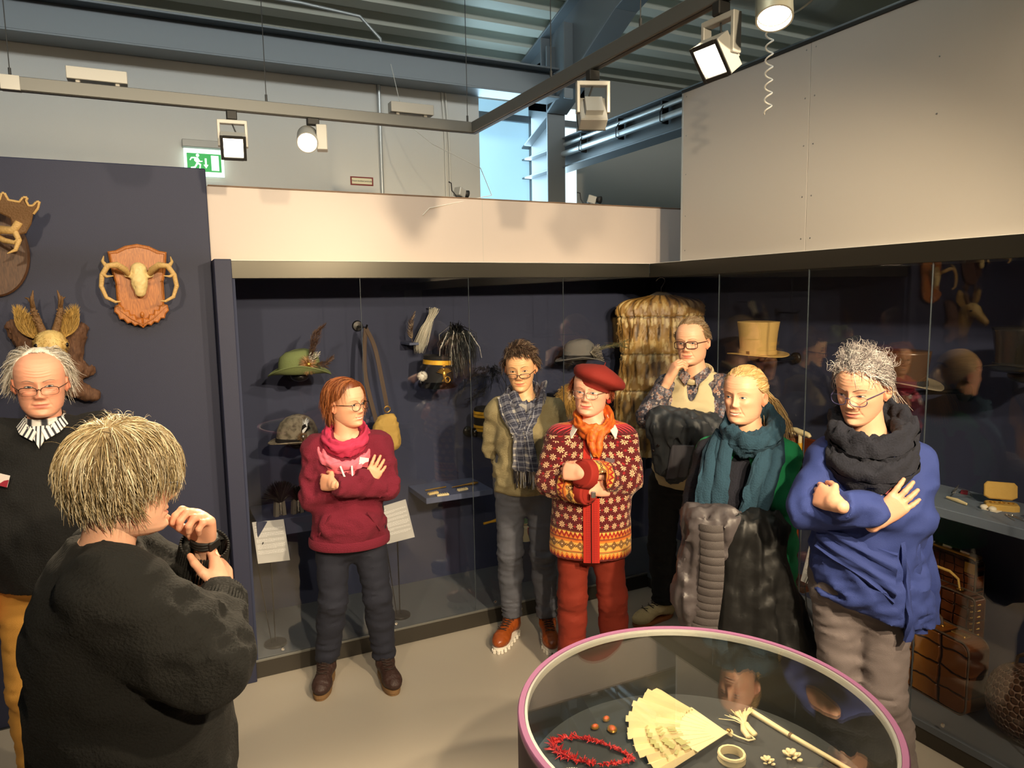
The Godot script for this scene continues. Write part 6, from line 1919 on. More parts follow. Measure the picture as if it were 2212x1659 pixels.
class Head:
	var xf: Transform3D
	var w := 1.0
	var skin := Color(0.5, 0.3, 0.2)
	var smile := 0.3
	var age := 0.5
	var nose := 1.0
	var male := 0.0
	var jaw := 1.0
	var lip := Color(0.5, 0.15, 0.12)
	var grin := 0.0
	var T := [[-0.121, 0.004, 0.02, 0.03], [-0.119, 0.028, 0.058, -0.015], [-0.112, 0.039, 0.077, -0.034], [-0.102, 0.048, 0.0835, -0.047], [-0.09, 0.0555, 0.082, -0.058], [-0.075, 0.061, 0.083, -0.068], [-0.055, 0.066, 0.084, -0.079], [-0.038, 0.0695, 0.0845, -0.088], [-0.02, 0.073, 0.084, -0.096], [0.0, 0.0755, 0.085, -0.102], [0.02, 0.0765, 0.09, -0.1055], [0.04, 0.077, 0.0895, -0.106], [0.06, 0.0745, 0.085, -0.102], [0.08, 0.0665, 0.074, -0.093], [0.095, 0.055, 0.058, -0.079], [0.105, 0.042, 0.04, -0.063], [0.111, 0.028, 0.022, -0.046], [0.1145, 0.012, 0.002, -0.027], [0.1152, 0.002, -0.012, -0.015]]
	var G := []
	func setup() -> void:
		for r in T:
			r[1] *= w
			if r[0] < -0.04: r[1] *= lerpf(1.0, jaw, clampf((-0.04 - r[0]) / 0.05, 0.0, 1.0))
		var n := nose
		# cx, cy, sx, sy, amount, mirrored
		G = [[0.0, -0.033, 0.0085 * n, 0.0085, 0.0155 * n, 0], [0.0, -0.018, 0.0065 * n, 0.014, 0.0105 * n, 0], [0.0, 0.002, 0.006, 0.012, 0.006, 0], [0.0125, -0.037, 0.005, 0.0055, 0.0085 * n, 1],
			[0.021, -0.001, 0.008, 0.009, -0.0045, 1], [0.034, 0.001, 0.014, 0.0085, -0.006, 1], [0.031, -0.0005, 0.0105, 0.0058, 0.0075, 1], [0.029, 0.0195, 0.017, 0.006, 0.001 + 0.003 * male, 1], [0.033, -0.0135, 0.011, 0.0035, -0.0012 - 0.0012 * age, 1],
			[0.044, -0.024, 0.015, 0.011, 0.0035 + 0.0045 * smile, 1], [0.03, -0.05, 0.012, 0.014, 0.003 * smile - 0.0015 * age, 1], [0.0, -0.0625, 0.016, 0.0038, 0.0042, 0], [0.0, -0.0745, 0.0145, 0.0042, 0.0048, 0], [0.0, -0.0835, 0.016, 0.0035, -0.003, 0],
			[0.0, -0.1, 0.013, 0.009, 0.006, 0], [0.0, -0.0545, 0.0025, 0.005, -0.0012, 0], [0.028, -0.0685, 0.0045, 0.005, -0.002, 1], [0.0, 0.055, 0.03, 0.02, 0.002, 0]]
	func sec(y: float) -> Vector3:
		var j := 0
		while j < T.size() - 2 and y > T[j + 1][0]: j += 1
		var f := clampf((y - T[j][0]) / (T[j + 1][0] - T[j][0]), 0.0, 1.0)
		return Vector3(lerpf(T[j][1], T[j + 1][1], f), lerpf(T[j][2], T[j + 1][2], f), lerpf(T[j][3], T[j + 1][3], f))
	func base(t: float, y: float) -> Vector3:
		var q := sec(y)
		var zm := clampf(-0.012, q.z + 0.3 * (q.y - q.z), q.y - 0.3 * (q.y - q.z))
		var s := sin(t)
		var c := cos(t)
		var x := q.x * signf(s) * pow(absf(s), 0.9)
		return Vector3(x, y, zm + ((q.y - zm) * pow(c, 0.86) if c > 0.0 else (q.z - zm) * pow(-c, 0.95)))
	func feat(x: float, y: float) -> float:
		var d := 0.0
		var ax := absf(x)
		for g in G:
			var dx: float = ((ax if g[5] else x) - g[0]) / g[2]
			var dy: float = (y - g[1]) / g[3]
			var e := dx * dx + dy * dy
			if e < 12.0: d += g[4] * exp(-0.5 * e)
		# mouth line, lifted at the corners by a smile; folds from nose to mouth; frown lines
		if ax < 0.032 and y < -0.05 and y > -0.085:
			var my := -0.0685 + smile * 9.0 * x * x
			var e := (y - my) / 0.0017
			d -= 0.0034 * exp(-0.5 * e * e) * smoothstep(0.031, 0.02, ax)
		if y < -0.03 and y > -0.085:
			var lx := 0.0175 + (-0.034 - y) * 0.42
			var e2 := (ax - lx) / 0.0024
			d -= (0.0006 + 0.0011 * age + 0.001 * smile) * exp(-0.5 * e2 * e2) * smoothstep(-0.03, -0.042, y) * smoothstep(-0.085, -0.07, y)
		if age > 0.3 and y > 0.032 and y < 0.075: d += 0.0006 * age * sin(y * 620.0 + 3.0 * cos(x * 40.0)) * smoothstep(0.05, 0.03, ax)
		return d
	func front(x: float, y: float) -> Vector3: # the face at x, y
		var q := sec(y)
		var s := pow(clampf(absf(x) / q.x, 0.0, 1.0), 1.0 / 0.9)
		var c := sqrt(maxf(0.0, 1.0 - s * s))
		var zm := clampf(-0.012, q.z + 0.3 * (q.y - q.z), q.y - 0.3 * (q.y - q.z))
		return Vector3(x, y, zm + (q.y - zm) * pow(c, 0.86) + feat(x, y))
	func at(t: float, y: float, off := 0.0) -> Vector3: # on the scalp
		var b := base(t, y)
		return b + (b - Vector3(0, 0.02, -0.012)).normalized() * off
	func tint(x: float, y: float, z: float) -> Color:
		if z < 0.0: return skin
		var ax := absf(x)
		var c := skin
		var red := 0.3 * exp(-0.5 * (pow((ax - 0.042) / 0.014, 2) + pow((y + 0.028) / 0.013, 2))) + 0.3 * exp(-0.5 * (pow(x / 0.012, 2) + pow((y + 0.034) / 0.01, 2)))
		c = c.lerp(Color(skin.r * 0.98, skin.g * 0.62, skin.b * 0.58), red)
		var my := -0.0685 + smile * 9.0 * x * x
		var hw := 0.026
		if ax < hw:
			var k := 1.0 - ax * ax / (hw * hw)
			var up := my + 0.0062 * k * (1.0 - 0.12 * exp(-pow(x / 0.004, 2)))
			var lo := my - 0.0085 * k
			var a := smoothstep(up + 0.001, up - 0.001, y) * smoothstep(lo - 0.0015, lo + 0.0015, y)
			c = c.lerp(lip, a * 0.85)
			if grin > 0.0 and ax < 0.019:
				if absf(y - my + 0.001) < 0.0032 * grin * k: c = Color(0.72, 0.66, 0.56)
		c = c.lerp(Color(skin.r * 0.72, skin.g * 0.6, skin.b * 0.58), (0.2 + 0.2 * age) * exp(-0.5 * (pow((ax - 0.031) / 0.014, 2) + pow((y + 0.001) / 0.007, 2))))
		if male > 0.0: c = c.lerp(c * 0.82, male * smoothstep(-0.05, -0.075, y) * 0.5)
		return c
	func build(mb: MB) -> void:
		var nt := 132
		var nv := 112
		var f := mb.v.size()
		for j in nv + 1:
			var u := float(j) / nv
			var y := 0.1152 - 0.2362 * (u * u / (u + 0.05) * 1.05)
			for i in nt + 1:
				var e := 2.0 * i / nt - 1.0
				var t := PI * (0.45 * e + 0.55 * e * e * e)
				var b := base(t, y)
				if b.z > 0.0:
					var m := smoothstep(0.0, 0.03, b.z)
					b.z += feat(b.x, y) * m
				mb.col = tint(b.x, y, b.z)
				mb.p(xf * b)
		for j in nv:
			for i in nt:
				var a := f + j * (nt + 1) + i
				mb.q4(a, a + nt + 1, a + nt + 2, a + 1)
		for s: float in [-1.0, 1.0]: ear(mb, s)
		mb.col = skin
	func ear(mb: MB, s: float) -> void:
		var rows := []
		var cols := []
		for j in 9:
			var r := PackedVector3Array()
			for i in 25:
				var a := TAU * i / 24.0
				var q := j / 8.0
				var ry := 0.031 * (1.0 if cos(a) > 0 else 1.05)
				var rx := 0.0165 * (1.0 + 0.22 * cos(a)) 
				var h := 0.0
				if q < 0.5: h = lerpf(-0.002, 0.003, smoothstep(0.0, 0.5, q))
				elif q < 0.8: h = lerpf(0.003, 0.009, smoothstep(0.5, 0.8, q))
				else: h = lerpf(0.009, -0.004, smoothstep(0.8, 1.0, q))
				if cos(a) < -0.75 and q > 0.3: h = 0.004 - 0.006 * smoothstep(0.7, 1.0, q)
				# tilt: the rim stands away from the head at the back
				var zz := -rx * sin(a) * q
				r.append(Vector3(s * (0.0725 * w + h + 0.006 - zz * 0.35), -0.012 + ry * cos(a) * q, -0.014 + zz - 0.08 * ry * cos(a) * q * -1.0))
			rows.append(r)
		var f := mb.v.size()
		for r in rows:
			for p in r:
				mb.col = Color(skin.r, skin.g * 0.8, skin.b * 0.76)
				mb.p(xf * p)
		for j in 8:
			for i in 24:
				var a := f + j * 25 + i
				if s > 0: mb.q4(a, a + 1, a + 26, a + 25)
				else: mb.q4(a, a + 25, a + 26, a + 1)
	func eye(mb: MB, lash: MB, s: float, iris: Color, look: Vector2, open := 1.0) -> void:
		var nu := 22
		var nv := 12
		var f := mb.v.size()
		for j in nv + 1:
			for i in nu + 1:
				var u := 2.0 * i / nu - 1.0
				var q := 2.0 * j / nv - 1.0
				var k := 1.0 - u * u
				var x := s * (0.031 + 0.0138 * u)
				var y := -0.0005 + open * (0.0066 * q * k if q > 0 else 0.005 * q * k) + 0.0008 * u
				var p := front(x, y)
				p.z += 0.0006 + 0.0016 * k * (1.0 - q * q)
				var r := Vector2(x - s * 0.031 - look.x, y - 0.0008 - look.y).length()
				mb.col = Color(0.01, 0.01, 0.01) if r < 0.0024 else (iris if r < 0.0055 else Color(0.62, 0.57, 0.52))
				mb.p(xf * p)
		for j in nv:
			for i in nu:
				var a := f + j * (nu + 1) + i
				if s > 0: mb.q4(a, a + 1, a + nu + 2, a + nu + 1)
				else: mb.q4(a, a + nu + 1, a + nu + 2, a + 1)
		var up := PackedVector3Array()
		for i in 12:
			var u := 2.0 * i / 11.0 - 1.0
			var x := s * (0.031 + 0.0145 * u)
			var p := front(x, -0.0005 + open * 0.0069 * (1.0 - u * u) + 0.0008 * u)
			p.z += 0.0016
			up.append(xf * p)
		lash.tube(up, 0.0009, 5)
	func brow(mb: MB, s: float, r := 0.003, lift := 0.0) -> void:
		var pts := PackedVector3Array()
		var rr := []
		for i in 10:
			var u := i / 9.0
			var x := s * lerpf(0.013, 0.05, u)
			var p := front(x, 0.019 + 0.0075 * sin(u * 2.4) - 0.004 * u * u + lift)
			p.z += 0.0004
			pts.append(xf * p); rr.append(r * (0.5 + 0.6 * sin(PI * minf(u * 0.9 + 0.2, 1.0))))
		mb.tube(pts, rr, 6, true, 0.45, xf.basis.y)
	# lens outline half sizes a, b; n the squareness
	func glasses(fr: MB, ln: MB, a: float, b: float, n: float, cy := -0.004, r := 0.0013, rimless := 0.0, cx := 0.033) -> void:
		var z0 := front(0.0, cy + 0.004).z + 0.008
		for s: float in [-1.0, 1.0]:
			var ring := PackedVector3Array()
			var dome := PackedVector3Array()
			for i in 29:
				var t := TAU * i / 28.0
				var c := cos(t)
				var e := sin(t)
				var x := cx + a * signf(c) * pow(absf(c), 2.0 / n)
				var p := Vector3(s * x, cy + b * signf(e) * pow(absf(e), 2.0 / n), z0 - (x * x) * 2.6 - (b * e) * 0.12 * -1.0)
				if rimless > 0.0 and e > 0.25: pass
				ring.append(xf * p); dome.append(xf * p)
			if rimless > 0.0: fr.tube(ring, r * 0.45, 5, false)
			else: fr.tube(ring, r, 6, false)
			if rimless > 0.0:
				var half := PackedVector3Array()
				for i in 15: half.append(ring[i] if rimless == 1.0 else ring[(14 + i) % 29])
				fr.tube(half, r, 6)
			var m := ln.p(xf * Vector3(s * cx, cy, z0 - cx * cx * 2.6 + 0.001))
			var f := ln.v.size()
			for p in dome: ln.p(p)
			for i in 28:
				if s > 0: ln.t3(m, f + i, f + i + 1)
				else: ln.t3(m, f + i + 1, f + i)
			var x1 := cx + a
			var tp := PackedVector3Array([xf * Vector3(s * x1, cy + b * 0.5, z0 - x1 * x1 * 2.6), xf * Vector3(s * (0.0775 * w), cy + b * 0.5, 0.03), xf * Vector3(s * (0.081 * w), cy + b * 0.4, -0.01), xf * Vector3(s * (0.08 * w), cy - 0.012, -0.03)])
			fr.tube(tp, r * 1.1, 6)
		fr.tube(PackedVector3Array([xf * Vector3(-(cx - a), cy + b * 0.3, z0 - 0.0006), xf * Vector3(0, cy + b * 0.55, z0 + 0.002), xf * Vector3(cx - a, cy + b * 0.3, z0 - 0.0006)]), r, 6)

const EC := Vector3(0, 0.018, -0.012)
# pushes a head-space point out to (or, when sticking, onto) the scalp grown by off
static func on_scalp(p: Vector3, off: float, stick: bool, w := 1.0) -> Vector3:
	var r := Vector3(0.0775 * w + off, 0.0975 + off, 0.0955 + off)
	var q := (p - EC) / r
	var l := q.length()
	if l < 1.0 or stick: return EC + (q / maxf(l, 1e-4)) * r
	return p

static func strand(mb: MB, pts: PackedVector3Array, r: float) -> void:
	var rr := []
	var n := pts.size()
	for i in n: rr.append(r * (1.0 - 0.75 * pow(float(i) / (n - 1), 3.0)))
	mb.tube(pts, rr, 3, false)

# five capsules and a palm; dir runs wrist to knuckles, back is where the back of the hand looks, th is +1 or -1 for the thumb's side along dir x back
static func hand(mb: MB, wr: Vector3, dir: Vector3, back: Vector3, th: float, curl: Array, skin: Color, spread := 0.12, sc := 1.0, thumb := [0.4, 0.5], cell := 0.0034) -> void:
	var y := dir.normalized()
	var z := (back - y * back.dot(y)).normalized()
	var x := y.cross(z) * th
	var segs := []
	var ps := [wr]
	var ln := [0.072, 0.081, 0.075, 0.06]
	for i in 4:
		var a := wr + (x * (0.031 - 0.0205 * i) + y * (0.088 - 0.004 * absf(i - 1.2))) * sc
		segs.append([wr + x * (0.014 - 0.009 * i) * sc, a, 0.0145 * sc, 0.0115 * sc, 0.016])
		var f := (y + x * spread * (1.2 - i)).normalized()
		var cu: float = curl[i]
		var ang := 0.0
		var p := a
		for k in 3:
			ang += cu * [0.75, 1.0, 0.7][k]
			var d := f * cos(ang) - z * sin(ang)
			var l: float = ln[i] * [0.46, 0.3, 0.24][k] * sc
			var q := p + d * l
			segs.append([p, q, (0.0098 - 0.0008 * k - (0.001 if i == 3 else 0.0)) * sc, (0.0092 - 0.001 * k - (0.001 if i == 3 else 0.0)) * sc, 0.004])
			p = q; ps.append(q)
	var tb := wr + (x * 0.02 + y * 0.022 - z * 0.006) * sc
	var td := (x * 0.75 + y * 0.62 - z * 0.28 * (1.0 + float(thumb[0]))).normalized()
	segs.append([wr + y * 0.01 * sc, tb, 0.016 * sc, 0.015 * sc, 0.014])
	var t1: Vector3 = tb + td * 0.04 * sc
	var td2 := (td * cos(thumb[1]) + (y * 0.8 - x * 0.5 - z * 0.2).normalized() * sin(thumb[1])).normalized()
	var t2 := t1 + td2 * 0.032 * sc
	var t3 := t2 + (td2 + (y - x).normalized() * 0.3).normalized() * 0.026 * sc
	segs.append([tb, t1, 0.0145 * sc, 0.0115 * sc, 0.012]); segs.append([t1, t2, 0.011 * sc, 0.0098 * sc, 0.004]); segs.append([t2, t3, 0.0098 * sc, 0.008 * sc, 0.004])
	ps.append(t3); ps.append(t1)
	segs.append([wr - y * 0.03 * sc, wr + y * 0.01, 0.0235 * sc, 0.022 * sc, 0.015])
	ps.append(wr - y * 0.03)
	var lo := Vector3(9, 9, 9); var hi := -lo
	for p: Vector3 in ps: lo = lo.min(p); hi = hi.max(p)
	var F := Field.new(lo - Vector3(0.034, 0.034, 0.034), hi + Vector3(0.034, 0.034, 0.034), cell)
	F.ell(wr + (y * 0.05 - z * 0.003) * sc, Vector3(0.036, 0.045, 0.014) * sc, 0.01, Basis(x * th, y, z))
	for s in segs: F.cap(s[0], s[1], s[2], s[3], s[4])
	F.mesh(mb, func(p: Vector3) -> Color:
		var k := clampf((p - wr).dot(y) / (0.15 * sc), 0.0, 1.0)
		return Color(skin.r, skin.g * lerpf(0.98, 0.86, k), skin.b * lerpf(0.97, 0.82, k)))

# hidden body, neck and head of one person as one mesh
static func body(J: Dictionary, H: Head, R: Array, sh := 0.72) -> MB:
	var mb := MB.new()
	mb.col = H.skin
	var lo := Vector3(-0.5, 0.03, -0.35); var hi := Vector3(0.5, J.nb.y + 0.09, 0.5)
	for k in J: lo = lo.min(J[k] - Vector3(0.1, 0.06, 0.1)); hi.x = maxf(hi.x, J[k].x + 0.1); hi.z = maxf(hi.z, J[k].z + 0.1)
	lo.y = 0.02
	var F := Field.new(lo, hi, 0.024)
	var R2 := []
	for r in R:
		var q := sh * (0.75 if r[0] < J.hl.y + 0.12 else 1.0)
		R2.append([r[0], r[1], r[2], r[3] * q, r[4] * q])
	F.rings(R2, 0.03)
	for s in ["l", "r"]:
		F.cap(J.nb - Vector3(0, 0.02, 0), J["s" + s], 0.04, 0.045, 0.04)
		F.cap(J["s" + s], J["e" + s], 0.042, 0.034, 0.03); F.cap(J["e" + s], J["w" + s], 0.034, 0.026, 0.02)
		F.cap(J["h" + s], J["k" + s], 0.062, 0.042, 0.05); F.cap(J["k" + s], J["a" + s], 0.042, 0.032, 0.02)
		F.cap(J["a" + s], J["a" + s] + Vector3(0, -0.04, 0.04), 0.028, 0.02, 0.02)
	F.mesh(mb)
	mb.col = H.skin
	var n0: Vector3 = J.nb + Vector3(0, -0.045, -0.012)
	var n1: Vector3 = H.xf * Vector3(0, -0.088, -0.022)
	var n2: Vector3 = H.xf * Vector3(0, -0.045, -0.03)
	var up: Vector3 = H.xf.basis.x
	mb.tube(PackedVector3Array([n0, n0.lerp(n1, 0.3), n0.lerp(n1, 0.6), n1, n2]), [0.082, 0.0605, 0.0555, 0.0555, 0.057], 28, true, 1.0)
	if up: H.build(mb)
	return mb

static func pose(at: Vector3, yaw: float, pitch: float, roll := 0.0, sc := 1.0) -> Transform3D:
	return Transform3D(Basis.from_euler(Vector3(deg_to_rad(pitch), deg_to_rad(yaw), deg_to_rad(roll))).scaled(Vector3(sc, sc, sc)), at)

static func top(J: Dictionary, R: Array, ra: Array, cell := 0.0115, kup := 0.03, kfo := 0.006) -> Field:
	var lo := Vector3(9, 9, 9); var hi := -lo
	for k in ["nb", "sl", "sr", "el", "er", "wl", "wr"]: lo = lo.min(J[k]); hi = hi.max(J[k])
	for r in R:
		lo = lo.min(Vector3(r[1] - r[3], r[0], r[2] - r[4])); hi = hi.max(Vector3(r[1] + r[3], r[0], r[2] + r[4]))
	var m := Vector3(0.1, 0.04, 0.1)
	var F := Field.new(lo - m, hi + m, cell)
	F.rings(R, 0.02)
	for s in ["l", "r"]:
		F.cap(J.nb + Vector3(0.02 if s == "l" else -0.02, -0.03, -0.012), J["s" + s], 0.05, ra[0] * 0.95, 0.05)
		F.cap(J["s" + s], J["e" + s], ra[0], ra[1], kup)
	for s in ["r", "l"]:
		F.cap(J["e" + s], J["w" + s], ra[1], ra[2], kfo)
		F.cap(J["e" + s], (J["e" + s] as Vector3).lerp(J["s" + s], 0.5), ra[1], lerpf(ra[0], ra[1], 0.5), 0.02)
	return F

static func legs(J: Dictionary, r: Array, hem: float, cell := 0.0115, sd := 1, amp := 0.006, waist := 0.1) -> MB:
	var lo := Vector3(9, 9, 9); var hi := -lo
	for k in ["hl", "hr", "kl", "kr", "al", "ar"]: lo = lo.min(J[k]); hi = hi.max(J[k])
	var m := Vector3(0.13, 0.03, 0.15)
	var F := Field.new(Vector3(lo.x, hem, lo.z) - m, hi + m + Vector3(0, waist + 0.1, 0), cell)
	var c: Vector3 = (J.hl + J.hr) * 0.5
	F.ell(c + Vector3(0, 0.05, -0.01), Vector3(r[3], 0.21, r[4]), 0.03)
	F.rings([[c.y - 0.03, c.x, c.z - 0.01, r[3], r[4]], [c.y + 0.06, c.x, c.z - 0.01, r[3], r[4]], [c.y + 0.18, c.x, c.z - 0.01, r[3] * 0.96, r[4] * 0.96]], 0.03)
	for s in ["l", "r"]:
		var h: Vector3 = J["h" + s]; var k: Vector3 = J["k" + s]; var a: Vector3 = J["a" + s]
		F.cap(h, k, r[0], r[1], 0.02)
		F.cap(k, k.lerp(a, 0.35) - Vector3(0, 0, 0.012), r[1], r[1] * 0.98, 0.03)
		F.cap(k.lerp(a, 0.35) - Vector3(0, 0, 0.012), a + (a - k) * 0.12, r[1] * 0.98, r[2], 0.03)
	F.folds(amp, Vector3(5, 15, 5), sd)
	F.folds(amp * 1.3, Vector3(4, 26, 4), sd + 7, Vector3(-9, J.kl.y - 0.13, -9), Vector3(9, J.kl.y + 0.1, 9), 0.06)
	F.folds(amp * 1.5, Vector3(4, 32, 4), sd + 9, Vector3(-9, hem - 0.05, -9), Vector3(9, hem + 0.16, 9), 0.06)
	F.cut(Vector3(0, -1, 0), Vector3(0, hem, 0))
	var mb := MB.new()
	F.mesh(mb)
	return mb

# a boot or shoe: heel at a, pointing along yaw; sh = shaft height
static func shoe(up: MB, so: MB, lc: MB, a: Vector3, yaw: float, sh: float, ln := 0.27, sole_h := 0.03, lug := false) -> void:
	var b := Basis(Vector3.UP, yaw)
	var o := Vector3(a.x, 0, a.z)
	var t := Transform3D(b, o)
	var F := Field.new(Vector3(-0.075, 0, -0.1), Vector3(0.075, maxf(sh, 0.1) + 0.02, ln - 0.03), 0.006)
	var z1 := ln - 0.1
	F.ell(Vector3(0.004, sole_h + 0.022, z1 - 0.025), Vector3(0.046, 0.036, 0.068), 0.02)
	F.cap(Vector3(0, sole_h + 0.03, z1 - 0.04), Vector3(0, sole_h + 0.055, 0.02), 0.037, 0.041, 0.03)
	F.ell(Vector3(0, sole_h + 0.03, -0.035), Vector3(0.037, 0.045, 0.047), 0.02)
	F.cap(Vector3(0, sole_h + 0.055, 0.005), Vector3(0, maxf(sh - 0.02, sole_h + 0.06), -0.025), 0.044, 0.045, 0.03)
	F.folds(0.003, Vector3(10, 25, 25), 5)
	F.cut(Vector3(0, -1, 0), Vector3(0, sole_h * 0.8, 0))
	F.cut(Vector3(0, 1, -0.15).normalized(), Vector3(0, sh, -0.03))
	var tmp := MB.new()
	F.mesh(tmp)
	var f := up.v.size()
	for i in tmp.v.size(): up.p(t * tmp.v[i])
	for i in tmp.ix: up.ix.append(f + i)
	var poly := PackedVector2Array()
	for i in 40:
		var e := TAU * i / 40.0
		var zz := cos(e)
		var wd := 0.05 - 0.012 * exp(-pow((zz + 0.05) / 0.35, 2.0)) - (0.006 if zz < -0.2 else 0.0)
		poly.append(Vector2(wd * signf(sin(e)) * pow(absf(sin(e)), 0.75), (z1 - 0.075 + 0.05) * 0.5 - 0.005 + zz * (ln * 0.5 + 0.002)))
	var flat := Transform3D(b * Basis(Vector3(1, 0, 0), Vector3(0, 0, 1), Vector3(0, -1, 0)), o + Vector3(0, sole_h, 0))
	so.prism(poly, sole_h * (0.55 if lug else 0.7), flat, 0.004)
	if lug:
		for i in 20:
			var e := TAU * i / 20.0
			var q := poly[i * 2]
			so.box(t * Vector3(q.x * 0.92, sole_h * 0.3, q.y * 0.97 + 0.004), Vector3(0.016, sole_h * 0.6, 0.016), 0.002, b * Basis(Vector3.UP, e))
	else:
		var low := PackedVector2Array()
		for q in poly: low.append(Vector2(q.x * 0.94, q.y * 0.97 + 0.002))
		so.prism(low, sole_h * 0.36, Transform3D(flat.basis, o + Vector3(0, sole_h * 0.36, 0)), 0.002)
	if lc == null: return
	var n := 6 if sh > 0.12 else 4
	for i in n:
		var k := float(i) / (n - 1)
		var y := lerpf(sole_h + 0.073, maxf(sh - 0.025, sole_h + 0.09), k)
		var z := lerpf(z1 - 0.045, 0.028 if sh > 0.12 else 0.05, pow(k, 0.7))
		for s: float in [-1.0, 1.0]:
			lc.tube(PackedVector3Array([t * Vector3(-0.026 * s, y - 0.004, z - 0.002), t * Vector3(0, y + 0.006, z + 0.008), t * Vector3(0.026 * s, y + 0.007, z - 0.008)]), 0.0022, 5)
	for s: float in [-1.0, 1.0]:
		var y := maxf(sh - 0.03, sole_h + 0.09)
		var z := 0.034 if sh > 0.12 else 0.055
		lc.tube(PackedVector3Array([t * Vector3(0, y, z), t * Vector3(0.02 * s, y + 0.012, z + 0.012), t * Vector3(0.035 * s, y, z + 0.014), t * Vector3(0.018 * s, y - 0.012, z + 0.016), t * Vector3(0, y, z + 0.004)]), 0.002, 5)
		lc.tube(PackedVector3Array([t * Vector3(0, y, z), t * Vector3(0.014 * s, y - 0.02, z + 0.02), t * Vector3(0.02 * s, y - 0.045, z + 0.026)]), 0.002, 5)

# a scarf or cowl: loops of soft cloth; ring of points, each with its own tilt
static func cowl(mb: MB, c: Vector3, rx: float, rz: float, r: float, drop: float, sd: int, turns := 1, back := 0.03, fold := 5.0) -> void:
	var g := FastNoiseLite.new(); g.seed = sd; g.frequency = 1.0
	for k in turns:
		var rows := []
		var n := 72
		for i in n + 1:
			var a := TAU * i / n + PI
			var fr := cos(a)
			var ctr := c + Vector3(sin(a) * (rx + 0.012 * k), -drop * (0.5 + 0.5 * fr) * (1.0 + 0.45 * k) + back * (0.5 - 0.5 * fr) - 0.012 * k, fr * (rz + 0.012 * k) + (0.035 * (0.5 + 0.5 * fr)) * (1.0 + 0.3 * k))
			var outv := Vector3(sin(a), -0.35 * fr, fr).normalized()
			var upv := Vector3(0, 1, 0) + outv * (0.35 * fr)
			upv = (upv - outv * upv.dot(outv)).normalized()
			var row := PackedVector3Array()
			for j in 29:
				var e := TAU * j / 28.0
				var w := sin(e * fold + g.get_noise_3d(sin(a) * 1.3, cos(a) * 1.3, 3.0) * 7.0 + 1.5 * sin(a)) * 0.16 + g.get_noise_3d(sin(a) * 2.0, cos(a) * 2.0, e * 1.2) * 0.4
				var q := r * (1.0 + w)
				row.append(ctr + outv * cos(e) * q * 0.72 + upv * sin(e) * q * 1.25)
			rows.append(row)
		mb.grid(rows)

# cloth strip through centre points: width w, slight waves
static func strip(mb: MB, pts: PackedVector3Array, side: Array, th: float, sd: int, wave := 0.004, nw := 14) -> void:
	var g := FastNoiseLite.new(); g.seed = sd; g.frequency = 1.0
	var rows := []
	var n := pts.size()
	var m := (n - 1) * 5 + 1
	for i in m:
		var j := mini(i / 5, n - 2)
		var f := (i - j * 5) / 5.0
		var p := pts[j].cubic_interpolate(pts[j + 1], pts[maxi(j - 1, 0)], pts[mini(j + 2, n - 1)], f)
		var s: Vector3 = (side[j] as Vector3).lerp(side[j + 1], f)
		var t := (pts[mini(j + 1, n - 1)] - pts[j])
		var nn := s.cross(t).normalized()
		var row := PackedVector3Array()
		for k in nw + 1:
			var u := 2.0 * k / nw - 1.0
			row.append(p + s * u + nn * wave * (sin(u * 7.0 + i * 0.12) + 2.0 * g.get_noise_2d(u * 2.5, i * 0.12)))
		rows.append(row)
	mb.sheet(rows, th)

# a small square pass stuck on the chest
static func badge(mb: MB, pr: MB, at: Vector3, nrm: Vector3, sz := 0.042, roll := -0.25) -> void:
	var z := nrm.normalized()
	var x := Vector3.UP.cross(z).normalized().rotated(z, roll)
	var b := Basis(x, z.cross(x), z)
	mb.box(at, Vector3(sz, sz, 0.002), 0.0004, b)
	pr.prism(PackedVector2Array([Vector2(-0.5, -0.5), Vector2(0.5, -0.5), Vector2(0.5, 0.15), Vector2(0.15, 0.0), Vector2(-0.1, -0.25)]), 0.0006, Transform3D(b.scaled(Vector3.ONE) * Basis.from_scale(Vector3(sz, sz, 1)), at + z * 0.0009))


# elevation of the hairline (degrees) at azimuth th (radians, 0 = front)
static func hairline(th: float, tab: Array) -> float:
	var a := absf(rad_to_deg(wrapf(th, -PI, PI)))
	for i in tab.size() - 1:
		if a <= tab[i + 1][0]: return lerpf(tab[i][1], tab[i + 1][1], (a - tab[i][0]) / (tab[i + 1][0] - tab[i][0]))
	return tab[-1][1]
static func sph(th: float, ph: float) -> Vector3:
	return Vector3(sin(th) * cos(ph), sin(ph), cos(th) * cos(ph))

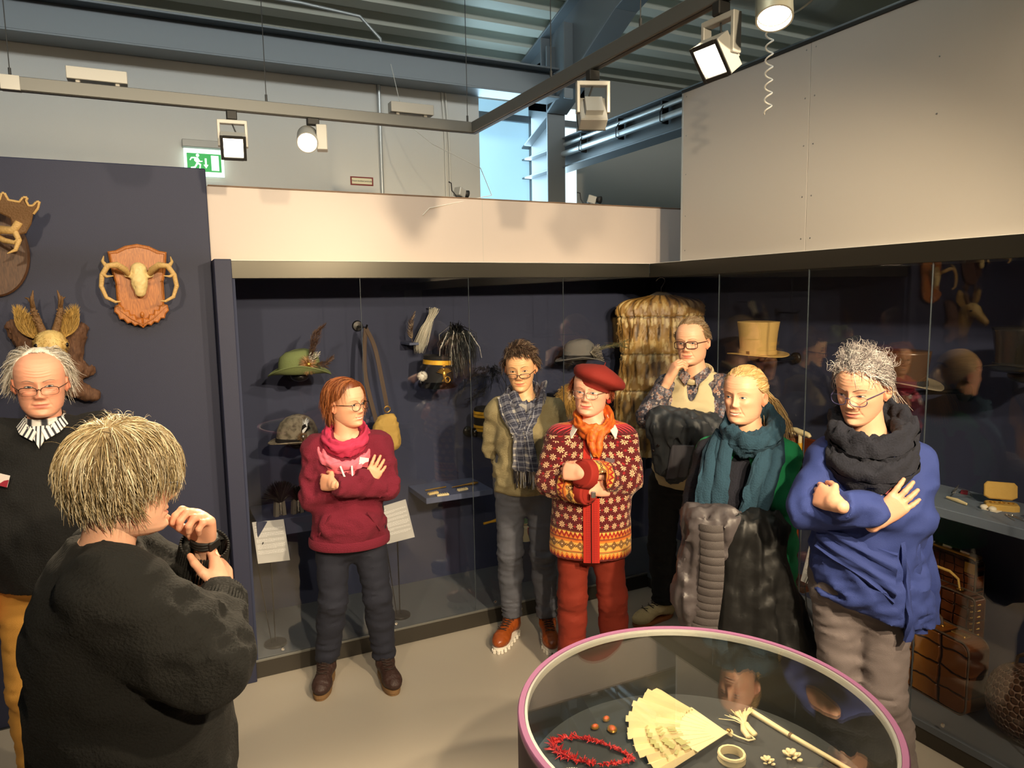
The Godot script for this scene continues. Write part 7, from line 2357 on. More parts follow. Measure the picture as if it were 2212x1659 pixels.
# close-fitting layer of hair; drop(th) is the height where it ends, or 9 to end at the hairline
static func cap_hair(mb: MB, H: Head, tab: Array, drop: Callable, off: float, cols: Array, sd: int, dpush := 0.2) -> void:
	var g := FastNoiseLite.new(); g.seed = sd; g.frequency = 1.0
	var nt := 96
	var rows := []
	for j in 24:
		var row := PackedVector3Array()
		for i in nt + 1:
			var th := TAU * i / nt - PI
			var e := deg_to_rad(hairline(th, tab))
			var f := minf(j / 15.0, 1.0)
			var dir := sph(th, lerpf(PI / 2, e, f))
			var o := off * (1.0 - 0.75 * pow(f, 4.0)) + 0.0025 * g.get_noise_3d(dir.x * 22, dir.y * 4, dir.z * 22)
			var p := on_scalp(EC + dir * 0.1, o if j <= 15 else off * 0.25, true, H.w)
			if j > 15:
				var ye: float = drop.call(th)
				if ye < 8.0:
					var k := (j - 15) / 8.0
					p.y = lerpf(p.y, minf(ye, p.y), k)
					var r := 1.0 + dpush * sin(k * 2.2)
					p.x *= r; p.z = EC.z + (p.z - EC.z) * r
				else: p = EC + (p - EC) * (1.0 - 0.004 * (j - 15))
			row.append(p)
		rows.append(row)
	var f0 := mb.v.size()
	for row in rows:
		for i in nt + 1:
			var c: Color = cols[0]
			mb.col = c.lerp(cols[1], 0.5 + 0.5 * g.get_noise_2d(i * 0.9, 3.0))
			mb.p(H.xf * row[i])
	for j in rows.size() - 1:
		for i in nt:
			var a := f0 + j * (nt + 1) + i
			mb.q4(a, a + nt + 1, a + nt + 2, a + 1)

# n strands from root(rng) -> direction, each step moved by flow(p, k, r)
static func hair(mb: MB, H: Head, n: int, ln: Vector2, steps: int, off: Vector2, r: float, cols: Array, root: Callable, flow: Callable, stick: float, sd: int) -> void:
	var g := RandomNumberGenerator.new(); g.seed = sd
	var nz := FastNoiseLite.new(); nz.seed = sd; nz.frequency = 1.0; nz.fractal_octaves = 2
	for i in n:
		var d: Vector3 = root.call(g)
		if d == Vector3.ZERO: continue
		var lay := g.randf()
		var o0 := lerpf(off.x, off.y, lay) 
		var p := on_scalp(EC + d * 0.1, off.x * 0.5 + o0 * 0.3, true, H.w)
		var l := lerpf(ln.x, ln.y, g.randf()) / steps
		var pts := PackedVector3Array()
		var q := d * 7.0
		var jit := Vector3(g.randfn(), g.randfn(), g.randfn()) * 0.1 + Vector3(nz.get_noise_3d(q.x, q.y, q.z), nz.get_noise_3d(q.y + 9.0, q.z, q.x), nz.get_noise_3d(q.z, q.x + 5.0, q.y)) * 0.75
		o0 += 0.012 * nz.get_noise_3d(q.x * 1.6, q.y * 1.6, q.z * 1.6) * (off.y / 0.03)
		for k in steps + 1:
			pts.append(H.xf * p)
			var f: Vector3 = flow.call(p, float(k) / steps, lay)
			p += (f + jit * (0.6 + 0.5 * k / steps)).normalized() * l
			p = on_scalp(p, lerpf(off.x * 0.5 + o0 * 0.3, o0, minf(1.0, 2.0 * k / steps)), float(k) / steps < stick, H.w)
		var m := cols.size()
		var c: Color = cols[clampi(int((0.5 + 0.9 * nz.get_noise_3d(q.x * 1.8 + 3.0, q.y * 1.8, q.z * 1.8)) * m + g.randf_range(-1.0, 1.0)), 0, m - 1)]
		mb.col = c * lerpf(0.75, 1.15, g.randf())
		mb.col.a = 1.0
		strand(mb, pts, r * lerpf(0.7, 1.2, g.randf()))
	mb.col = Color.WHITE


# ---------- the eight visitors ----------
static func V(x: float, y: float, z: float) -> Vector3: return Vector3(x, y, z)
static func W(x: float, y: float) -> Vector2: return Vector2(x, y)
static func PV(a: Array) -> PackedVector3Array: return PackedVector3Array(a)
static func PW(a: Array) -> PackedVector2Array: return PackedVector2Array(a)
static func thing_of(called: String, label: String, cat: String, at: Vector3, yaw: float, parts: Array, group := "") -> Dictionary:
	return {"name": called, "label": label, "cat": cat, "at": at, "yaw": yaw, "parts": parts, "group": group}
static func mk_head(J: Dictionary, yaw: float, pitch: float, roll: float, sc: float, skin: Color, o: Dictionary) -> Head:
	var H := Head.new()
	H.xf = pose(J.hd, yaw, pitch, roll, sc)
	H.skin = skin
	for k in o: H.set(k, o[k])
	H.setup()
	return H
static func face_parts(parts: Array, H: Head, iris: Color, look: Vector2, brow: Color, br := 0.003, open := 1.0) -> void:
	for s: float in [1.0, -1.0]:
		var e := MB.new(); var l := MB.new()
		H.eye(e, l, s, iris, look, open)
		parts.append(["eye", e, "eye", {}])
		parts.append(["eyelash", l, "lash", {}])
		var b := MB.new(); b.col = brow
		H.brow(b, s, br)
		parts.append(["eyebrow", b, "hair", {}])
static func spectacles(parts: Array, H: Head, mat: String, a: float, b: float, n: float, cy: float, r: float, rimless := 0.0, lab := "") -> void:
	var f := MB.new(); var l := MB.new()
	H.glasses(f, l, a, b, n, cy, r, rimless)
	parts.append(["glasses", f, mat, {"label": lab}])
	parts.append(["lens", l, "lens", {"parent": parts.size() - 1}])
const TAB_W := [[0, 33], [30, 31], [50, 20], [68, 6], [84, -2], [100, -10], [115, -18], [180, -38]]
const TAB_M := [[0, 32], [22, 33], [42, 24], [58, 12], [74, 0], [90, -8], [110, -12], [180, -34]]

static func p_old() -> Array:
	var J := {"hd": V(-0.003, 1.651, 0.01), "nb": V(-0.006, 1.5, -0.023), "sl": V(0.165, 1.44, -0.02), "sr": V(-0.195, 1.44, -0.04), "el": V(0.215, 1.16, -0.02), "er": V(-0.26, 1.16, -0.05), "wl": V(0.2, 0.93, 0.08), "wr": V(-0.25, 0.93, 0.05), "hl": V(0.07, 0.92, -0.02), "hr": V(-0.12, 0.92, -0.03), "kl": V(0.08, 0.49, 0.0), "kr": V(-0.13, 0.49, 0.0), "al": V(0.085, 0.09, -0.03), "ar": V(-0.14, 0.09, -0.03)}
	var parts := []
	var skin := lin(224, 160, 132)
	var H := mk_head(J, 10, 6, 0, 1.0, skin, {"w": 1.05, "smile": 0.05, "age": 1.0, "nose": 1.15, "male": 0.35, "jaw": 1.12, "lip": lin(190, 110, 98)})
	var R := [[0.86, -0.02, 0.0, 0.185, 0.14], [1.0, -0.02, 0.015, 0.18, 0.15], [1.15, -0.015, 0.02, 0.185, 0.15], [1.3, -0.01, 0.0, 0.19, 0.13], [1.4, -0.01, -0.02, 0.165, 0.1], [1.46, -0.006, -0.025, 0.1, 0.075], [1.5, -0.006, -0.025, 0.06, 0.055]]
	var mb := body(J, H, R)
	for s: String in ["l", "r"]: hand(mb, J["w" + s], V(0, -1, 0.25), V(1 if s == "l" else -1, 0, 0.2), -1.0 if s == "l" else 1.0, [0.5, 0.55, 0.6, 0.65], skin)
	parts.append(["body", mb, "skin", {}])
	face_parts(parts, H, lin(70, 80, 90), W(0.001, -0.0005), lin(150, 130, 112), 0.003, 0.75)
	var F := top(J, R, [0.082, 0.066, 0.05])
	F.folds(0.01, V(6, 5, 6), 3)
	F.ell(J.nb + V(0, 0.02, 0.04), V(0.062, 0.08, 0.06), 0.01, Basis(Vector3.RIGHT, 0.5), true)
	F.cut(V(0, -1, 0), V(0, 0.9, 0))
	var sw := MB.new(); F.mesh(sw)
	parts.append(["sweater", sw, "black_wool", {"label": "black v-neck sweater"}])
	# v of the collar: two striped leaves and a band round the neck
	var cb := MB.new()
	cb.tube(PV([J.nb + V(0, -0.045, -0.01), J.nb + V(0, 0.0, -0.012), J.nb + V(0, 0.028, -0.008)]), [0.075, 0.07, 0.066], 24, false, 1.0, V(0, 0, 1), 8.0)
	for s: float in [-1.0, 1.0]:
		cb.sheet([PV([J.nb + V(s * 0.06, 0.03, -0.01), J.nb + V(s * 0.062, 0.022, 0.03), J.nb + V(s * 0.045, 0.008, 0.07), J.nb + V(s * 0.008, -0.02, 0.095)]), PV([J.nb + V(s * 0.08, 0.004, -0.01), J.nb + V(s * 0.082, -0.006, 0.045), J.nb + V(s * 0.064, -0.026, 0.086), J.nb + V(s * 0.022, -0.05, 0.108)])], 0.004 * s)
	cb.prism(PW([W(-0.042, 0.0), W(0.042, 0.0), W(0, -0.085)]), 0.004, Transform3D(Basis(Vector3.RIGHT, -0.45), J.nb + V(0, -0.004, 0.075)), 0.0, 9.0)
	parts.append(["shirt_collar", cb, "stripe", {"label": "striped white and dark shirt collar"}])
	var tr := legs(J, [0.098, 0.078, 0.068, 0.185, 0.145], 0.05, 0.014, 4)
	parts.append(["trousers", tr, "ochre", {"label": "ochre trousers"}])
	var up := MB.new(); var so := MB.new()
	for a: Vector3 in [J.al, J.ar]: shoe(up, so, null, a, 0.1, 0.1)
	parts.append(["shoe", up, "dark_leather", {}]); parts.append(["sole", so, "black_rubber", {}])
	var hr := MB.new()
	var tab := [[0, 72], [40, 74], [60, 50], [72, 16], [84, 0], [105, -16], [180, -40]]
	cap_hair(hr, H, tab, func(_t: float) -> float: return 9.0, 0.012, [lin(190, 180, 165), lin(225, 218, 205)], 3)
	var cols := [lin(215, 208, 196), lin(196, 186, 170), lin(232, 228, 220), lin(170, 158, 142)]
	hair(hr, H, 1500, W(0.05, 0.12), 7, W(0.008, 0.034), 0.0011, cols, func(g: RandomNumberGenerator) -> Vector3:
		var th := g.randf_range(0.95, 2 * PI - 0.95)
		var e := hairline(th, tab)
		return sph(th, deg_to_rad(g.randf_range(e, 74.0))), func(p: Vector3, k: float, l: float) -> Vector3: return V(p.x * 4.0, -1.0, -0.75 + 0.5 * k), 0.3, 5)
	hair(hr, H, 260, W(0.08, 0.13), 6, W(0.004, 0.01), 0.0007, cols, func(g: RandomNumberGenerator) -> Vector3: return sph(g.randf_range(-0.9, 0.9), deg_to_rad(g.randf_range(68, 88))), func(p: Vector3, _k: float, _l: float) -> Vector3: return V(p.x * 3.0, -0.2, -1.0), 1.1, 6)
	parts.append(["hair", hr, "hair", {"label": "white hair round a bald crown"}])
	spectacles(parts, H, "dark_metal", 0.027, 0.015, 3.4, -0.012, 0.0014, 1.0, "half-rimmed glasses")
	var bd := MB.new(); var bp := MB.new()
	badge(bd, bp, V(-0.115, 1.325, 0.128), V(-0.35, 0.15, 1))
	parts.append(["badge", bd, "paper", {}]); parts.append(["badge_print", bp, "badge_red", {"parent": parts.size() - 1}])
	return [thing_of("person", "person with white hair in a black v-neck sweater and ochre trousers", "person", V(-3.21, 0, 0.615), -0.112, parts)]

static func p_front() -> Array:
	var J := {"hd": V(-0.01, 1.535, 0.04), "nb": V(0, 1.385, -0.01), "sl": V(0.175, 1.32, 0.0), "sr": V(-0.16, 1.335, 0.0), "el": V(0.19, 1.14, 0.17), "er": V(-0.22, 1.175, 0.16), "wl": V(0.075, 1.335, 0.2), "wr": V(-0.02, 1.235, 0.225), "hl": V(0.1, 0.84, 0), "hr": V(-0.1, 0.84, 0), "kl": V(0.1, 0.46, 0), "kr": V(-0.1, 0.46, 0), "al": V(0.1, 0.09, -0.03), "ar": V(-0.1, 0.09, -0.03)}
	var parts := []
	var skin := lin(228, 176, 148)
	var H := mk_head(J, 6, 6, -3, 1.02, skin, {"w": 1.02, "smile": 0.1, "age": 0.5})
	var R := [[0.42, 0, 0.0, 0.235, 0.215], [0.6, 0, 0.0, 0.25, 0.225], [0.8, 0, 0.01, 0.25, 0.22], [0.95, 0, 0.02, 0.235, 0.215], [1.1, 0, 0.01, 0.22, 0.205], [1.22, 0, -0.015, 0.215, 0.17], [1.31, 0, -0.03, 0.18, 0.125], [1.37, 0, -0.03, 0.115, 0.09], [1.41, 0, -0.02, 0.07, 0.065]]
	var mb := body(J, H, R, 0.78)
	hand(mb, J.wr, V(0.6, 0.42, 0.05), V(0.1, 0.6, 0.75), -1.0, [0.35, 0.4, 0.5, 0.55], skin)
	hand(mb, J.wl, V(-0.35, 0.9, -0.08), V(0.55, 0.2, 0.75), 1.0, [1.0, 1.15, 1.25, 1.3], skin, 0.08, 1.0, [0.6, 0.3])
	parts.append(["body", mb, "skin", {}])
	face_parts(parts, H, lin(80, 90, 100), Vector2.ZERO, lin(150, 130, 100))
	var F := top(J, R, [0.092, 0.085, 0.056], 0.0105, 0.04, 0.008)
	F.cap(J.er, J.er.lerp(J.sr, 0.6), 0.09, 0.1, 0.05)
	F.folds(0.012, V(4, 7, 4), 13)
	F.folds(0.014, V(7, 2, 7), 15, V(-9, 0.3, -9), V(9, 1.0, 9), 0.2)
	F.folds(0.012, V(12, 12, 12), 17, V(-0.4, 1.1, 0.05), V(0.05, 1.4, 0.4), 0.08)
	F.ell(J.nb + V(0, 0.06, 0.03), V(0.082, 0.1, 0.085), 0.01, Basis(Vector3.RIGHT, 0.3), true)
	F.cut(V(0, -1, 0), V(0, 0.45, 0))
	# open cuffs
	var dl: Vector3 = (J.wl - J.el).normalized(); F.ell(J.wl + dl * 0.02, V(0.045, 0.05, 0.045), 0.006, Basis.IDENTITY, true)
	F.cut_near(dl, J.wl - dl * 0.005, 0.11)
	var dr: Vector3 = (J.wr - J.er).normalized(); F.cut_near(dr, J.wr - dr * 0.005, 0.1)
	var sw := MB.new(); F.mesh(sw)
	parts.append(["sweater", sw, "charcoal_wool", {"label": "loose charcoal knitted sweater"}])
	var rb := MB.new(); var rb2 := MB.new()
	for i in 46: # ribbing of the cuffs
		var a := TAU * i / 46.0
		var x := dr.cross(Vector3.UP).normalized()
		var o := x * cos(a) + dr.cross(x) * sin(a)
		rb.tube(PV([J.wr - dr * 0.09 + o * 0.062, J.wr - dr * 0.05 + o * 0.058, J.wr - dr * 0.006 + o * 0.052]), 0.0032, 5)
		x = dl.cross(Vector3.FORWARD).normalized()
		o = x * cos(a) + dl.cross(x) * sin(a)
		rb2.tube(PV([J.wl - dl * 0.08 + o * 0.06, J.wl - dl * 0.04 + o * 0.0575, J.wl + o * 0.0555]), 0.0034, 5)
	parts.append(["cuff", rb2, "charcoal_wool", {}])
	parts.append(["cuff", rb, "charcoal_wool", {}])
	var sk := legs(J, [0.1, 0.085, 0.09, 0.2, 0.18], 0.05, 0.02, 4)
	parts.append(["trousers", sk, "near_black", {}])
	var up := MB.new(); var so := MB.new()
	for a: Vector3 in [J.al, J.ar]: shoe(up, so, null, a, 0.1, 0.1)
	parts.append(["shoe", up, "dark_leather", {}]); parts.append(["sole", so, "black_rubber", {}])
	var wt := MB.new()
	var wx := dl.cross(Vector3.UP).normalized(); var wy := dl.cross(wx)
	var hd := V(-0.35, 0.9, -0.08).normalized()
	wx = hd.cross(V(0.55, 0.2, 0.75)).normalized(); wy = hd.cross(wx)
	for k in 3:
		var ring := PackedVector3Array()
		for i in 33: ring.append(J.wl + hd * (0.004 + 0.008 * k) + (wx * cos(TAU * i / 32) * 0.031 + wy * sin(TAU * i / 32) * 0.028))
		wt.tube(ring, 0.0045, 6, false)
	wt.box(J.wl + hd * 0.012 - wx * 0.032, V(0.01, 0.026, 0.034), 0.003, Basis(wx, hd, wx.cross(hd)))
	wt.box(J.wl + hd * 0.012 + wx * 0.033, V(0.006, 0.02, 0.018), 0.002, Basis(wx, hd, wx.cross(hd)))
	parts.append(["wristwatch", wt, "black_rubber", {"label": "black wristwatch"}])
	var hr := MB.new()
	var tab := [[0, 32], [30, 30], [52, 20], [70, 4], [88, -10], [105, -24], [140, -42], [180, -48]]
	cap_hair(hr, H, tab, func(t: float) -> float: return -0.055 if absf(t) > 1.35 else 9.0, 0.02, [lin(118, 100, 70), lin(160, 142, 108)], 3, 0.03)
	var cols := [lin(196, 178, 138), lin(172, 152, 112), lin(214, 200, 168), lin(150, 128, 90), lin(226, 216, 190), lin(118, 98, 68)]
	hair(hr, H, 3000, W(0.11, 0.16), 9, W(0.014, 0.032), 0.00125, cols, func(g: RandomNumberGenerator) -> Vector3:
		var th := g.randf_range(-PI, PI)
		return sph(th, deg_to_rad(g.randf_range(26.0, 89.0))), func(p: Vector3, k: float, _l: float) -> Vector3:
			var q := p - V(0, 0.11, -0.03)
			var h := W(q.x, q.z).normalized()
			return V(h.x * (1.0 - k), -0.35 - 1.5 * k, h.y * (1.0 - k) + (0.35 * (1.0 - k) if p.z > -0.06 else 0.0)), 0.8, 5)
	hair(hr, H, 1500, W(0.05, 0.085), 6, W(0.012, 0.03), 0.0012, cols, func(g: RandomNumberGenerator) -> Vector3:
		var th := g.randf_range(1.2, 2 * PI - 1.2)
		return sph(th, deg_to_rad(g.randf_range(-30.0, 34.0))), func(p: Vector3, k: float, _l: float) -> Vector3: return V(-p.x * 3.0 * k, -1.0, 0.5 * k), 0.5, 9)
	hair(hr, H, 500, W(0.07, 0.1), 7, W(0.014, 0.028), 0.0012, cols, func(g: RandomNumberGenerator) -> Vector3: return sph(g.randf_range(-1.1, 1.1), deg_to_rad(g.randf_range(48, 62))), func(p: Vector3, k: float, _l: float) -> Vector3: return V(-0.45, -0.5 - k, 0.75 - k), 0.85, 12)
	hair(hr, H, 500, W(0.05, 0.09), 7, W(0.02, 0.03), 0.0012, cols, func(g: RandomNumberGenerator) -> Vector3: return V(g.randfn() * 0.2, 1.0, -0.25 + g.randfn() * 0.2).normalized(), func(p: Vector3, k: float, _l: float) -> Vector3: return V(p.x * 6.0 + 0.25, 0.0, (p.z + 0.04) * 6.0), 1.1, 23)
	hair(hr, H, 90, W(0.03, 0.06), 6, W(0.03, 0.04), 0.00035, cols, func(g: RandomNumberGenerator) -> Vector3: return sph(g.randf_range(-PI, PI), deg_to_rad(g.randf_range(30, 89))), func(p: Vector3, k: float, _l: float) -> Vector3: return V(0.4 + p.x * 4, 0.3 - k, p.z * 4), 0.0, 19)
	parts.append(["hair", hr, "hair", {"label": "short layered grey-blond hair"}])
	spectacles(parts, H, "grey_metal", 0.026, 0.017, 2.6, -0.006, 0.0012, 0.0, "metal-framed glasses")
	return [thing_of("person", "person seen from behind with short grey-blond hair and a charcoal sweater, hand at the mouth", "person", V(-2.948, 0, 1.917), 1.6, parts)]

static func p_maroon() -> Array:
	var J := {"hd": V(0.012, 1.437, 0.012), "nb": V(0, 1.29, -0.005), "sl": V(0.145, 1.215, -0.005), "sr": V(-0.142, 1.21, -0.03), "el": V(0.178, 1.03, 0.06), "er": V(-0.165, 0.985, 0.01), "wl": V(-0.058, 1.082, 0.19), "wr": V(0.07, 1.085, 0.14), "hl": V(0.082, 0.79, 0.0), "hr": V(-0.088, 0.79, -0.01), "kl": V(0.118, 0.45, 0.02), "kr": V(-0.1, 0.443, 0.0), "al": V(0.141, 0.115, -0.021), "ar": V(-0.148, 0.1, -0.06)}
	var parts := []
	var skin := lin(236, 176, 142)
	var H := mk_head(J, 44, 1, 3, 0.95, skin, {"smile": 0.95, "age": 0.35, "nose": 1.0, "lip": lin(200, 92, 88), "grin": 1.0})
	var R := [[0.72, -0.004, -0.005, 0.186, 0.128], [0.77, -0.004, 0.0, 0.187, 0.132], [0.85, -0.004, 0.005, 0.18, 0.13], [0.95, 0, 0.0, 0.165, 0.115], [1.05, 0, 0.01, 0.16, 0.12], [1.12, 0, 0.012, 0.162, 0.122], [1.19, 0, -0.005, 0.155, 0.1], [1.24, 0, -0.02, 0.115, 0.075], [1.29, 0, -0.02, 0.06, 0.055]]
	var mb := body(J, H, R)
	hand(mb, J.wl + V(0.0, 0, -0.012), V(-0.72, 0.0, -0.72), V(-0.6, 0.15, 0.75), 1.0, [0.7, 0.7, 0.7, 0.7], skin, 0.03, 0.92, [0.0, 0.9])
	hand(mb, V(0.085, 1.055, 0.125), V(0.55, 0.82, -0.02), V(0.1, 0.0, 1), -1.0, [0.2, 0.22, 0.25, 0.3], skin, 0.1, 0.92, [0.6, 0.6])
	parts.append(["body", mb, "skin", {}])
	face_parts(parts, H, lin(70, 60, 50), W(0.002, 0), lin(140, 96, 66), 0.0024, 0.85)
	var F := top(J, R, [0.072, 0.067, 0.05])
	F.ell(V(-0.005, 0.86, 0.1), V(0.14, 0.085, 0.05), 0.02)
	F.folds(0.013, V(6, 8, 6), 21)
	F.folds(0.013, V(13, 9, 13), 22, V(-0.3, 0.95, -0.1), V(0.3, 1.2, 0.3), 0.05)
	F.ell(J.nb + V(0, 0.05, 0.03), V(0.075, 0.09, 0.075), 0.01, Basis.IDENTITY, true)
	F.cut(V(0, -1, 0), V(0, 0.735, 0))
	var dl: Vector3 = (J.wl - J.el).normalized(); F.cut_near(dl, J.wl - dl * 0.002, 0.07)
	var sw := MB.new(); F.mesh(sw)
	parts.append(["hoodie", sw, "maroon", {"label": "maroon hooded sweatshirt"}])
	var hm := MB.new() # ribbed hem band and pocket edges
	var ring := []
	for q: Array in [[0.782, 1.015], [0.775, 1.05], [0.755, 1.06], [0.738, 1.05], [0.732, 1.01]]:
		var row := PackedVector3Array()
		for i in 65: row.append(V(-0.004 + sin(TAU * i / 64) * 0.187 * q[1] - 0.002, q[0], cos(TAU * i / 64) * 0.134 * q[1]))
		ring.append(row)
	hm.grid(ring, false, true)
	for s: float in [-1.0, 1.0]:
		var pt := PackedVector3Array()
		for i in 8:
			var k := i / 7.0
			pt.append(V(s * lerpf(0.085, 0.145, k), lerpf(0.925, 0.82, k), lerpf(0.143, 0.104, k)))
		hm.tube(pt, 0.004, 6)
	parts.append(["hem_band", hm, "maroon", {}])
	var sc := MB.new(); var sc2 := MB.new()
	cowl(sc, J.nb + V(0, -0.005, -0.01), 0.092, 0.082, 0.034, 0.055, 31, 1, 0.03, 5.0)
	cowl(sc2, J.nb + V(-0.005, -0.05, -0.005), 0.115, 0.1, 0.03, 0.1, 33, 1, 0.05, 4.0)
	parts.append(["scarf", sc, "pink_scarf", {"label": "raspberry scarf loop at the neck"}])
	parts.append(["scarf", sc2, "pink_scarf_pale", {"label": "paler pink outer loop of the scarf"}])
	var cd := MB.new()
	cd.tube(PV([V(-0.03, 1.16, 0.155), V(-0.015, 1.12, 0.172), V(0.003, 1.085, 0.18)]), 0.0048, 8)
	cd.tube(PV([V(0.022, 1.16, 0.158), V(0.024, 1.12, 0.172), V(0.02, 1.085, 0.18)]), 0.0048, 8)
	parts.append(["drawstring", cd, "white_cord", {"label": "white drawstring"}])
	var bd := MB.new(); var bp := MB.new()
	badge(bd, bp, V(0.078, 1.165, 0.122), V(0.3, 0.2, 1), 0.045)
	parts.append(["badge", bd, "paper", {}]); parts.append(["badge_print", bp, "badge_red", {"parent": parts.size() - 1}])
	parts.append(["trousers", legs(J, [0.088, 0.068, 0.058, 0.165, 0.12], 0.11, 0.0115, 8, 0.006), "navy_cloth", {"label": "dark navy trousers"}])
	for s: String in ["l", "r"]:
		var up := MB.new(); var so := MB.new(); var lc := MB.new()
		shoe(up, so, lc, J["a" + s], 0.2 if s == "l" else -0.16, 0.155, 0.27, 0.03)
		parts.append(["boot", up, "brown_boot", {"label": "dark brown lace-up boot"}]); parts.append(["sole", so, "tan_sole", {"parent": parts.size() - 1}]); parts.append(["lace", lc, "dark_lace", {"parent": parts.size() - 2}])
	var hr := MB.new()
	var tab := [[0, 36], [30, 33], [50, 22], [66, 10], [84, 4], [96, 0], [108, -16], [180, -38]]
	cap_hair(hr, H, tab, func(t: float) -> float: return -0.11 if absf(t) > 1.7 else 9.0, 0.018, [lin(92, 46, 20), lin(128, 68, 32)], 3, 0.3)
	var cols := [lin(150, 84, 42), lin(128, 66, 30), lin(172, 102, 56), lin(108, 54, 24), lin(188, 120, 72)]
	hair(hr, H, 1500, W(0.16, 0.225), 9, W(0.014, 0.034), 0.0012, cols, func(g: RandomNumberGenerator) -> Vector3:
		return (V(0.28 + g.randfn() * 0.12, 1.0, g.randf_range(-0.6, 0.62))).normalized(), func(p: Vector3, k: float, l: float) -> Vector3:
			var s := 1.0 if p.x > 0.02 + 0.01 * (l - 0.5) else -1.0
			return V(s * (1.0 - 1.15 * k), -0.25 - 1.5 * k, (-0.55 if p.z > -0.02 else -0.1) * (1.0 - 0.4 * k)), 0.7, 5)
	hair(hr, H, 900, W(0.12, 0.17), 8, W(0.014, 0.036), 0.0012, cols, func(g: RandomNumberGenerator) -> Vector3:
		return sph(g.randf_range(1.75, 2 * PI - 1.75), deg_to_rad(g.randf_range(0, 75))), func(p: Vector3, k: float, _l: float) -> Vector3: return V(p.x * 3.0 * (1 - 2 * k), -1.0, -0.3 + 0.55 * k), 0.6, 6)
	hair(hr, H, 240, W(0.12, 0.16), 8, W(0.012, 0.028), 0.0012, cols, func(g: RandomNumberGenerator) -> Vector3: return sph(g.randf_range(1.05, 1.4), deg_to_rad(g.randf_range(15, 45))), func(p: Vector3, k: float, _l: float) -> Vector3: return V(0.25 - 0.5 * k, -1.0, -0.12), 0.7, 7)
	parts.append(["hair", hr, "hair", {"label": "auburn chin-length bob"}])
	spectacles(parts, H, "dark_metal", 0.024, 0.0205, 2.2, -0.006, 0.0015, 0.0, "round dark-framed glasses")
	return [thing_of("person", "person with an auburn bob and a pink scarf over a maroon hoodie, arms crossed", "person", V(-2.025, 0, 0.275), -0.251, parts)]

